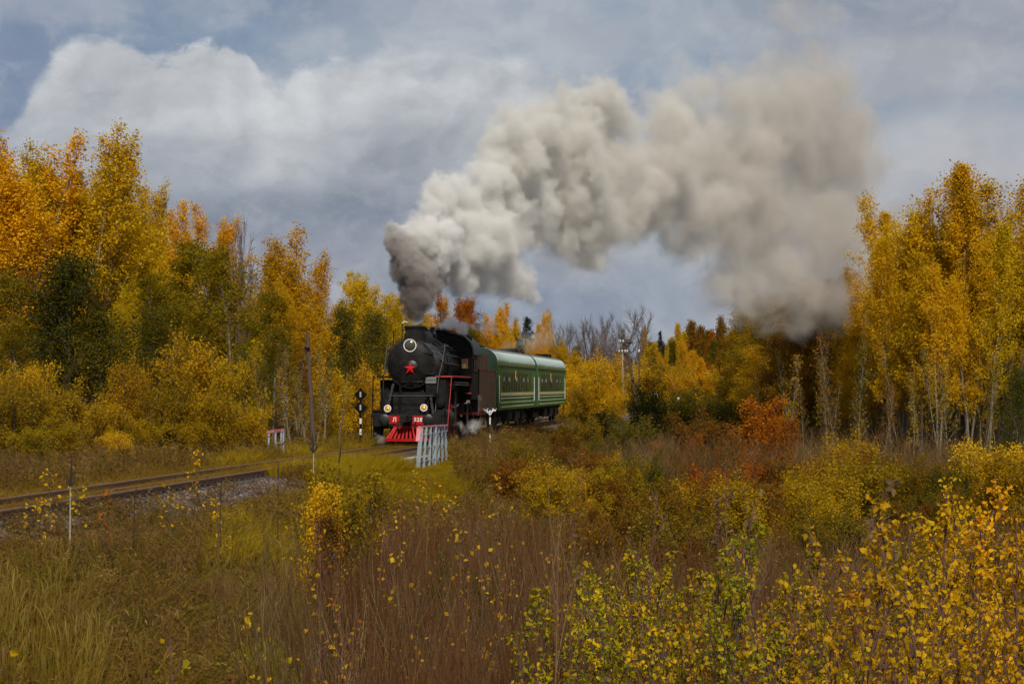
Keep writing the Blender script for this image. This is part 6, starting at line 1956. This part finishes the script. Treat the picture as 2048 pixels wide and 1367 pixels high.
for i, a in enumerate([
 (1175, 1112, 12.6, 'leftmost lime-green sapling beside the red stems', 200), (1232, 1092, 12.2, 'lime-green sapling left of the dark straight stem', 230),
 (1290, 1062, 11.2, 'lime-green sapling with a dark straight stem', 170), (1340, 1098, 12.3, 'yellow-green sapling between the two dark stems', 230),
 (1381, 1035, 11.0, 'lime-green sapling with a tall forked grey stem', 180), (1438, 1090, 12.4, 'lime-green sapling right of the forked grey stem', 230),
 (1492, 1122, 12.8, 'rightmost lime-green sapling of the clump', 180), (1210, 1210, 11.6, 'low yellow-green sapling at the left foot of the clump', 220),
 (1320, 1220, 11.2, 'low yellow sapling in front of the dark stems', 230), (1420, 1230, 11.4, 'low yellow-green sapling in front of the forked stem', 230),
 (1500, 1240, 11.6, 'low yellow-green sapling at the right foot of the clump', 160), (1575, 1290, 10.0, 'large-leaved lime sapling at the bottom edge', 110),
 (1650, 1270, 10.4, 'large-leaved lime sapling at the bottom right of the clump', 110), (1700, 1200, 11.0, 'yellow-green sapling under the golden ones', 130)]):
    sapling(a[0], a[1], a[2], 'lime', a[3], S_, nleaf=int(a[4] * 4.6), size=0.030 if i < 11 else 0.036, nbr=26, reach=0.5, low=0.3, seed=30 + i, singles=18)
rr = random.Random(5)
S_ = 'saplings crowded behind the front ones'
ZN = [(1180, 'beside the red stems'), (1300, 'behind the dark straight stem'), (1400, 'behind the forked grey stem'), (1520, 'behind the rightmost lime-green sapling'), (1660, 'behind the thin golden ones'), (1780, 'behind the large-leaved golden one'), (1880, 'behind the red-tipped golden one'), (1960, 'behind the deep golden ones'), (9999, 'at the right edge')]
for i in range(92):
    px = rr.uniform(1130, 2090) if i < 70 else rr.uniform(1130, 1520); d = rr.uniform(11.5, 19)
    lim = np.interp(px, [1130, 1200, 1400, 1500, 1600, 1700, 1760, 1850, 2090], [1180, 1120, 1110, 1140, 1130, 1060, 1010, 985, 970])
    lf = rr.choice(['lime', 'lime', 'lemon', 'willowlime']) if px < 1500 else rr.choice(['willowlime', 'willow', 'olive', 'willowlime', 'gold']) if px < 1730 else rr.choice(['gold', 'gold', 'willow', 'orange', 'willowlime'])
    sapling(px, lim + abs(rr.gauss(0, 90)), d, lf, '%s sapling in the crowd %s' % ({'lime': 'lime-green', 'lemon': 'yellow', 'gold': 'golden', 'orange': 'deep golden', 'willowlime': 'dull yellow-green', 'willow': 'ochre', 'olive': 'olive'}[lf], zone(ZN, px)), S_,
            nleaf=640, size=0.034, nbr=26, reach=0.55, low=0.3, seed=200 + i, bark='red')
S_ = 'dry-leaved stems in the right foreground'
for i, a in enumerate([(1395, 915, 12.0, 'tall reddish stem with dry leaves, leftmost of the dry ones'), (1462, 902, 11.5, 'tall stem with curled grey leaves at its top'), (1535, 928, 11.8, 'stem with curled leaves right of the grey-topped one'),
                         (1612, 965, 11.6, 'stem with curled leaves nearest to the golden saplings'), (1240, 930, 12.4, 'bare reddish stem with a few curled leaves'), (1140, 1000, 13.0, 'short stem with brown curled leaves above the red brush'), (1800, 930, 11.2, 'reddish stem with dull leaves behind the golden saplings')]):
    sapling(a[0], a[1], a[2], 'dry', a[3], S_, nleaf=60 if i != 4 else 22, size=0.042, nbr=12, reach=0.4, low=0.5, seed=60 + i, singles=12, bark='red', stem_r=0.008)
S_ = 'sparse saplings before the rails'
for i, a in enumerate([(106, 930, 34, 'orange', 'sparse golden sapling in front of the rails, left of the black broken stem'), (72, 985, 33, 'orange', 'sparse golden sapling nearest to the left edge'),
                         (172, 965, 34, 'gold', 'sparse golden sapling right of the black broken stem'), (205, 985, 33, 'rust', 'sparse orange sapling before the near rail'),
                         (398, 898, 36, 'orange', 'tallest sparse orange sapling standing before the open rails'), (352, 968, 36, 'gold', 'sparse golden sapling left of the tallest orange one'),
                         (440, 985, 35, 'gold', 'sparse golden sapling by the stony shoulder'), (590, 990, 36, 'gold', 'sparse golden sapling left of the olive-green bush'),
                         (985, 938, 46, 'lemon', 'sparse yellow sapling on the bank below the banded marker'), (870, 935, 48, 'lemon', 'yellow sapling with hanging leaves below the slatted railing'),
                         (842, 925, 50, 'lemon', 'small yellow sapling at the left foot of the slatted railing'), (905, 960, 46, 'orange', 'small orange sapling at the right foot of the slatted railing')]):
    sapling(a[0], a[1], a[2], a[3], a[4], S_, nleaf=42, size=0.07, nbr=8, reach=0.4, low=0.45, seed=80 + i, bark='dark', stem_r=0.008, clump=0.2)
S_ = 'thin stems among the red brush'
rr = random.Random(9)
for i, a in enumerate([(640, 1010, 17, 'gold', 'thin dark stem at the left edge of the red brush'), (712, 1000, 18, 'rust', 'thin stem with rusty leaves in the red brush'), (780, 990, 22, 'gold', 'thin stem with yellow leaves in front of the railing'),
                         (835, 1030, 20, 'gold', 'thin stem with small yellow leaves, mid brush'), (925, 1085, 17, 'lemon', 'thin stem with hanging yellow leaves, middle of the brush'), (960, 1010, 21, 'gold', 'thin pale stem rising above the red brush'),
                         (1010, 1020, 19, 'gold', 'thin stem with few leaves right of the pale one'), (1060, 985, 24, 'lemon', 'thin stem with yellow leaves on the upper slope'), (1100, 1060, 17, 'lemon', 'thin stem with yellow leaves left of the lime-green clump'),
                         (735, 1150, 14, 'gold', 'low thin stem with yellow leaves at the front of the brush'), (860, 1180, 14, 'gold', 'low thin stem in the middle front of the brush'), (1065, 1300, 12, 'lemon', 'yellow-leaved sprig at the bottom edge'),
                         (638, 1305, 11.5, 'lime', 'lime-leaved sprig at the bottom edge near the green grass'), (322, 1240, 11.5, 'lime', 'single lime leaf sprig at the bottom left'), (12, 1290, 12, 'lemon', 'yellow sprig in the left bottom corner'),
                         (1160, 880, 50, 'rust', 'thin rusty stem on the bank right of the train'), (655, 1180, 15, 'gold', 'thin dark stem in front of the green grass')]):
    sapling(a[0], a[1], a[2], a[3], a[4], S_, nleaf=26, size=0.05, nbr=9, reach=0.38, low=0.5, seed=110 + i, bark='red', stem_r=0.007, clump=0.15)

# ------------------------------------------------------------------ smoke and steam
def smoke(name, puffs, origin, ang, bmin, bmax, res, mat, sig, label, warp=((0.9, 1.1), (2.6, 0.35)), bill=((0.75, 0.5), (1.9, 0.28)), soft=0.5, dens_curve=None, bias=0.0):
    """puffs: (world centre, radius). A grid of densities is worked out once, from the puffs' outlines broken up by billows"""
    rot = Matrix.Rotation(-ang, 4, 'Z')
    M = Matrix.Translation(origin) @ rot
    Mi = M.inverted()
    cls = sorted(set(p[1] for p in puffs))
    me = bpy.data.meshes.new(name)
    me.from_pydata([tuple(Mi @ Vector(p[0])) for p in puffs], [], [])
    a = me.attributes.new('cls', 'INT', 'POINT')
    a.data.foreach_set('value', [cls.index(p[1]) for p in puffs])
    o = bpy.data.objects.new(name, me)
    COL.objects.link(o)
    o.matrix_world = M
    ng = bpy.data.node_groups.new(name, 'GeometryNodeTree')
    ng.interface.new_socket('Geometry', in_out='INPUT', socket_type='NodeSocketGeometry')
    ng.interface.new_socket('Geometry', in_out='OUTPUT', socket_type='NodeSocketGeometry')
    g = NT(ng)
    gi, go = g.add('NodeGroupInput'), g.add('NodeGroupOutput')
    pos = g.add('GeometryNodeInputPosition').outputs[0]
    wp = pos
    for (sc_, am) in warp:
        n_ = g.noise(pos, sc_, 2, 0.5, col=True)
        wp = g.vmath('ADD', wp, g.vmath('SCALE', g.vmath('SUBTRACT', n_, (0.5, 0.5, 0.5)), scale=am))
    at_ = g.add('GeometryNodeInputNamedAttribute', data_type='INT')
    at_.inputs[0].default_value = 'cls'
    f = None
    for k, rad in enumerate(cls):
        cmp_ = g.add('FunctionNodeCompare', data_type='INT', operation='EQUAL')
        g.l.new(at_.outputs[0], cmp_.inputs[2]); cmp_.inputs[3].default_value = k
        sp = g.add('GeometryNodeSeparateGeometry', domain='POINT')
        g.l.new(gi.outputs[0], sp.inputs[0]); g.l.new(cmp_.outputs[0], sp.inputs[1])
        pr = g.add('GeometryNodeProximity', target_element='POINTS')
        g.l.new(sp.outputs[0], pr.inputs[0])
        g.put(pr.inputs['Sample Position'] if 'Sample Position' in pr.inputs else pr.inputs[2], wp)
        e = g.math('SUBTRACT', rad, pr.outputs['Distance'])       # metres inside the puff
        f = e if f is None else g.math('MAXIMUM', f, e)
    for (sc_, am) in bill:
        vo = g.add('ShaderNodeTexVoronoi', feature='SMOOTH_F1')
        g.put(vo.inputs['Vector'], wp)
        vo.inputs['Scale'].default_value = sc_
        vo.inputs['Smoothness'].default_value = 0.35
        f = g.math('ADD', f, g.math('MULTIPLY', g.math('SUBTRACT', 0.45, vo.outputs['Distance']), am))
    nz = g.noise(pos, 2.0, 7, 0.66)
    f = g.math('ADD', f, g.math('MULTIPLY', g.math('SUBTRACT', nz, 0.5), bill[-1][1] * 2.6))
    sepp = g.add('ShaderNodeSeparateXYZ')
    g.l.new(pos, sepp.inputs[0])
    along = sepp.outputs[0]
    sf = g.lin(along, dens_curve[0], dens_curve[1], soft[0], soft[1])
    de = g.smooth(g.math('DIVIDE', g.math('ADD', f, bias), sf), 0.0, 1.0)
    sg = g.math('POWER', sig[1] / sig[0], g.lin(along, dens_curve[0], dens_curve[1], 0.0, 1.0))
    de = g.math('MULTIPLY', de, g.math('MULTIPLY', sg, sig[0]))
    vc = g.add('GeometryNodeVolumeCube')
    g.put(vc.inputs['Density'], de)
    vc.inputs['Min'].default_value = bmin
    vc.inputs['Max'].default_value = bmax
    for i, ax_ in enumerate('XYZ'):
        vc.inputs['Resolution ' + ax_].default_value = res[i]
    sm = g.add('GeometryNodeSetMaterial')
    g.l.new(vc.outputs[0], sm.inputs[0])
    sm.inputs['Material'].default_value = mat
    g.l.new(sm.outputs[0], go.inputs[0])
    me.materials.append(mat)
    md = o.modifiers.new('billows', 'NODES')
    md.node_group = ng
    return tag(o, label, 'smoke' if 'smoke' in name else 'steam', None, 'stuff')

def volume_mat(name, stops, a0, a1, aniso=0.15, along_x=False):
    m = bpy.data.materials.new(name)
    m.use_nodes = True
    t_ = NT(m.node_tree)
    t_.n.clear()
    o_ = t_.add('ShaderNodeOutputMaterial')
    pv = t_.add('ShaderNodeVolumePrincipled')
    pv.inputs['Density'].default_value = 1.0
    pv.inputs['Density Attribute'].default_value = 'density'
    pv.inputs['Anisotropy'].default_value = aniso
    if len(stops) > 1:
        ps = t_.add('ShaderNodeNewGeometry').outputs['Position']
        sp = t_.add('ShaderNodeSeparateXYZ')
        t_.l.new(ps, sp.inputs[0])
        k = t_.math('ADD', sp.outputs[2], t_.math('MULTIPLY', t_.math('SUBTRACT', t_.noise(ps, 1.1, 4, 0.6), 0.5), 2.2))
        k = t_.math('ADD', k, t_.math('MULTIPLY', t_.math('ADD', sp.outputs[0], 4.0), 1.1))
        if along_x:
            k = t_.math('ADD', sp.outputs[0], t_.math('MULTIPLY', t_.math('SUBTRACT', t_.noise(ps, 0.4, 4, 0.6), 0.5), 9.0))
        c = t_.ramp(t_.lin(k, a0, a1), stops)
        t_.l.new(c, pv.inputs['Color'])
    else:
        pv.inputs['Color'].default_value = (*stops[0][1], 1)
    t_.l.new(pv.outputs[0], o_.inputs['Volume'])
    return m

def dpl(px):
    return 90.3 + max(0, px - 830) * 0.040
def puff_list(raw, jit, seed):
    r = random.Random(seed)
    outp = []
    for (px, py, rp, *rest) in raw:
        d_ = dpl(px)
        rad = rp * d_ / F
        rad = min(RCL, key=lambda q: abs(math.log(q / rad)))
        dd = r.uniform(-1, 1) * jit * rad
        outp.append((Vector((X_at(px, d_), d_ + dd, Z_at(py, d_))), rad))
    return outp
RCL = [0.28, 0.45, 0.7, 1.0, 1.4, 1.9, 2.6]
raw_a = [(827, 644, 13), (829, 630, 17), (831, 615, 22), (833, 600, 27), (835, 585, 32), (837, 568, 36), (822, 560, 28), (850, 560, 30), (838, 548, 40), (812, 540, 28), (862, 545, 32),
 (818, 520, 38), (850, 518, 44), (800, 500, 24), (795, 478, 22), (812, 488, 30), (840, 490, 40), (868, 500, 44), (784, 462, 14), (798, 552, 18)]
raw_b = [(872, 480, 42), (850, 462, 30), (895, 455, 50), (868, 420, 36), (880, 385, 34), (902, 375, 36), (915, 400, 45), (930, 430, 52), (900, 500, 46), (930, 480, 56), (950, 520, 52), (905, 545, 34), (925, 562, 28),
 (975, 480, 56), (980, 440, 54), (965, 400, 46), (1000, 520, 50), (985, 555, 38), (1020, 560, 40), (1045, 575, 26), (1060, 585, 14), (960, 560, 32), (1020, 480, 42), (1010, 430, 56), (1045, 510, 22),
 (980, 355, 40), (1010, 345, 40), (1035, 380, 50), (1060, 410, 54), (1075, 450, 44), (1060, 480, 30), (1040, 350, 46)]
raw_c = [(1010, 280, 46), (1045, 255, 44), (1075, 275, 54), (1040, 310, 52), (1090, 235, 34), (1110, 250, 50), (1095, 330, 66), (1130, 290, 60), (1150, 220, 48), (1185, 215, 52), (1220, 240, 48), (1245, 270, 44),
 (1170, 270, 66), (1140, 370, 70), (1110, 400, 50), (1160, 430, 58), (1200, 330, 76), (1190, 400, 66), (1215, 440, 50), (1240, 330, 62), (1250, 390, 60), (1270, 420, 44), (1230, 470, 34), (1130, 470, 40), (1165, 500, 30), (1190, 495, 30),
 (1300, 300, 62), (1290, 245, 44), (1315, 215, 40), (1330, 265, 54), (1345, 200, 40), (1290, 370, 62), (1310, 420, 54), (1290, 460, 32), (1340, 240, 50), (1330, 330, 76), (1350, 400, 66), (1380, 190, 52), (1365, 150, 24), (1420, 175, 36), (1400, 260, 80), (1410, 340, 84), (1420, 420, 74), (1390, 470, 50), (1340, 470, 34)]
raw_d = [(1460, 180, 50), (1500, 200, 66), (1480, 290, 92), (1490, 390, 96), (1470, 470, 70), (1540, 150, 56), (1590, 130, 50), (1630, 115, 44), (1655, 120, 36), (1560, 240, 92), (1580, 340, 100), (1570, 440, 100), (1530, 530, 70), (1480, 560, 50), (1460, 590, 40), (1500, 610, 34),
 (1620, 200, 80), (1660, 190, 60), (1660, 280, 92), (1680, 360, 92), (1650, 460, 96), (1700, 250, 56), (1720, 300, 50), (1600, 540, 76), (1660, 560, 66), (1720, 440, 72), (1720, 520, 60), (1690, 600, 60), (1450, 590, 48), (1480, 560, 60), (1530, 580, 60), (1580, 590, 64), (1640, 590, 64), (1700, 575, 62), (1740, 560, 54), (1765, 540, 48), (1772, 450, 44), (1740, 400, 54), (1765, 470, 50), (1770, 530, 48), (1765, 590, 44), (1755, 340, 44), (1755, 470, 44), (1745, 570, 40), (1560, 560, 66), (1620, 560, 70)]
raw_e = [(1560, 90, 46), (1580, 50, 50), (1600, 10, 56), (1540, 110, 36), (1620, 60, 40), (1130, 530, 24), (1160, 540, 18), (1110, 505, 22), (1210, 520, 18), (1700, 180, 44), (1730, 260, 44), (1755, 350, 44), (1780, 430, 40), (1785, 520, 40), (1790, 590, 36), (1650, 660, 40), (1560, 655, 36), (1720, 640, 40), (1500, 640, 36), (1600, 640, 44), (1770, 620, 36), (1430, 560, 30), (1380, 515, 26), (1590, 70, 44), (1640, 90, 40), (1560, 20, 50), (1640, 30, 50), (1520, 60, 40), (1680, 120, 44)]
M_smoke_near = volume_mat('sooty_smoke', [(0.0, (0.26, 0.215, 0.195)), (0.34, (0.48, 0.44, 0.42)), (0.58, (0.88, 0.87, 0.855)), (0.82, (0.972, 0.966, 0.956)), (1.0, (0.93, 0.92, 0.90))], 4.6, 11.5, 0.0)
M_smoke_far = volume_mat('drifting_smoke', [(0.0, (0.885, 0.87, 0.84)), (0.45, (0.85, 0.825, 0.785)), (1.0, (0.74, 0.70, 0.655))], -1.0, 20.0, 0.0, True)
ang = math.atan2(0.040 * 4400 * 1.0, 1.0)
RCL = [0.26, 0.4, 0.6, 0.85, 1.2]
pa = puff_list([(a, b, c * 1.18) for a, b, c in raw_a], 0.4, 1)
RCL = [0.5, 0.8, 1.15, 1.5]
pb = puff_list([(a, b, c * 1.1) for a, b, c in raw_b], 0.5, 4)
RCL = [0.6, 1.0, 1.5, 2.1, 2.9]
pc = puff_list([(a, b, c * 1.12) for a, b, c in raw_c + raw_d], 0.7, 2)
RCL = [0.9, 1.4]
pe = puff_list([(a, b, c) for a, b, c in raw_e], 0.7, 5)
o1 = Vector((X_at(830, dpl(830)), dpl(830), 4.8))
# the plume lies along its drift: away from the engine, to the right
pe0, pe1 = Vector((X_at(830, dpl(830)), dpl(830), 0)), Vector((X_at(1740, dpl(1740)), dpl(1740), 0))
dang = math.atan2(pe1.y - pe0.y, pe1.x - pe0.x)
def bounds(puffs, origin, ang_, pad):
    Mi = (Matrix.Translation(origin) @ Matrix.Rotation(ang_, 4, 'Z')).inverted()
    lo, hi = [1e9] * 3, [-1e9] * 3
    for c, r_ in puffs:
        q = Mi @ c
        for i in range(3):
            lo[i] = min(lo[i], q[i] - r_ - pad); hi[i] = max(hi[i], q[i] + r_ + pad)
    return tuple(lo), tuple(hi)
def grid(lo, hi, vox):
    return tuple(max(8, int((hi[i] - lo[i]) / vox)) for i in range(3))
lo, hi = bounds(pa, o1, dang, 0.4)
smoke('smoke_column', pa, o1, -dang, lo, hi, grid(lo, hi, 0.055), M_smoke_near, (5.0, 4.0), 'dark sooty smoke rising from the chimney',
      warp=((1.6, 0.35), (4.5, 0.16)), bill=((2.4, 0.26), (5.5, 0.13)), soft=(0.12, 0.2), dens_curve=(-1.0, 2.0), bias=0.02)
lo, hi = bounds(pb, o1, dang, 0.5)
smoke('smoke_cloud', pb, o1, -dang, lo, hi, grid(lo, hi, 0.075), M_smoke_near, (3.2, 2.2), 'thick white billowing smoke just behind the chimney',
      warp=((0.9, 0.7), (2.6, 0.35)), bill=((1.0, 0.7), (2.2, 0.45), (4.6, 0.26)), soft=(0.3, 0.5), dens_curve=(0.0, 6.0), bias=0.05)
lo, hi = bounds(pc, o1, dang, 0.8)
smoke('smoke_plume', pc, o1, -dang, lo, hi, grid(lo, hi, 0.125), M_smoke_far, (1.6, 0.45), 'broad grey-white smoke plume drifting right over the train to the golden aspens',
      warp=((0.45, 1.3), (1.3, 0.55)), bill=((0.5, 1.5), (1.2, 0.85), (2.6, 0.4)), soft=(0.45, 2.0), dens_curve=(13.0, 42.0), bias=0.22)
lo, hi = bounds(pe, o1, dang, 0.8)
smoke('smoke_wisps', pe, o1, -dang, lo, hi, grid(lo, hi, 0.2), M_smoke_far, (0.42, 0.36), 'thin ragged wisps at the top and the underside of the smoke plume',
      warp=((0.45, 1.5), (1.3, 0.8)), bill=((0.5, 1.2), (1.3, 0.7)), soft=(0.7, 1.6), dens_curve=(6.0, 22.0), bias=0.1)
# white steam from the safety valves, the cylinder cocks and along the coach roof
RCL = [0.08, 0.14, 0.22, 0.34]
def steam_puffs(raw, d_of, seed):
    r = random.Random(seed)
    res = []
    for (px, py, rp) in raw:
        d_ = d_of(px)
        rad = min(RCL, key=lambda q: abs(math.log(q / (rp * 1.2 * d_ / F))))
        res.append((Vector((X_at(px, d_), d_ + r.uniform(-0.3, 0.3), Z_at(py, d_))), rad))
    return res
M_steam = volume_mat('white_steam', [(0.0, (0.99, 0.988, 0.985))], 0, 1, 0.2)
sa = steam_puffs([(872, 656, 5), (880, 653, 7), (888, 650, 9), (897, 646, 11), (907, 645, 11), (916, 650, 10), (925, 655, 12), (930, 663, 10), (936, 650, 10), (945, 652, 8), (958, 655, 9), (968, 648, 9), (975, 654, 9), (988, 650, 8), (992, 662, 8), (1000, 668, 6)],
                 lambda p: 96.5 + (p - 870) * 0.03, 3)
oa = Vector((X_at(870, 96.5), 96.5, 4.8))
lo, hi = bounds(sa, oa, 0.6, 0.25)
smoke('steam_from_valves', sa, oa, -0.6, lo, hi, grid(lo, hi, 0.05), M_steam, (7.0, 3.5), 'white steam blowing back from the safety valves',
      warp=((2.0, 0.3), (6.0, 0.1)), bill=((3.0, 0.16), (7.0, 0.08)), soft=(0.10, 0.2), dens_curve=(0.0, 3.5))
sb = steam_puffs([(930, 858, 8), (940, 853, 10), (950, 850, 11), (958, 845, 9), (962, 838, 7), (945, 860, 9), (905, 840, 7), (903, 828, 7), (901, 850, 6), (952, 798, 4), (960, 796, 5), (966, 796, 3), (920, 850, 7)], lambda p: 91.5 + (p - 900) * 0.06, 4)
ob = Vector((X_at(930, 93), 93, 0.5))
lo, hi = bounds(sb, ob, 0.6, 0.25)
smoke('steam_from_cylinders', sb, ob, -0.6, lo, hi, grid(lo, hi, 0.05), M_steam, (2.6, 2.4), 'thin steam curling round the wheels from the cylinders',
      warp=((2.0, 0.35), (6.0, 0.12)), bill=((3.0, 0.2), (7.0, 0.1)), soft=(0.18, 0.2), dens_curve=(-2.0, 3.5))
sc_ = steam_puffs([(750, 868, 5), (756, 874, 7), (764, 878, 8), (772, 881, 6)], lambda p: 87.9, 5)
oc = Vector((X_at(760, 87.9), 87.9, 0.2))
lo, hi = bounds(sc_, oc, 0.0, 0.25)
smoke('steam_from_front_cock', sc_, oc, 0.0, lo, hi, grid(lo, hi, 0.04), M_steam, (4.0, 4.0), 'small puff of steam low at the left of the cowcatcher',
      warp=((2.0, 0.3), (6.0, 0.1)), bill=((3.0, 0.16), (7.0, 0.08)), soft=(0.12, 0.12), dens_curve=(-1.0, 1.0))
RCL = [0.3, 0.5, 0.8]
sd = steam_puffs([(1000, 694, 8), (1015, 692, 12), (1035, 688, 16), (1055, 684, 18), (1075, 680, 22), (1095, 676, 24), (1120, 676, 22), (1150, 680, 18)], lambda p: 124 + (p - 1000) * 0.1, 6)
od = Vector((X_at(1000, 124), 124, 4.5))
lo, hi = bounds(sd, od, 0.8, 0.4)
smoke('steam_over_coach', sd, od, -0.8, lo, hi, grid(lo, hi, 0.12), M_steam, (0.35, 0.08), 'faint veil of steam trailing over the roof of the coaches',
      warp=((1.0, 0.6), (3.0, 0.2)), bill=((1.5, 0.3), (3.0, 0.15)), soft=(0.4, 0.7), dens_curve=(0.0, 18.0))

# ------------------------------------------------------------------ look-alikes told apart by their place from left to right
alike = {}
for o in scene.objects:
    if o.get('category') and o.get('label') and o.get('kind') != 'stuff':
        alike.setdefault(o['label'], []).append(o)
for lab, os_ in alike.items():
    if len(os_) < 2:
        continue
    os_.sort(key=lambda o: o.location.x / max(o.location.y, 1.0))
    n = len(os_)
    for i, o in enumerate(os_):
        pre = 'leftmost' if i == 0 else 'rightmost' if i == n - 1 else ('middle' if n == 3 else ('second', 'third', 'fourth', 'fifth', 'sixth', 'seventh', 'eighth', 'ninth', 'tenth', 'eleventh', 'twelfth')[min(i - 1, 10)] + ' from left')
        o['label'] = pre + ' ' + lab
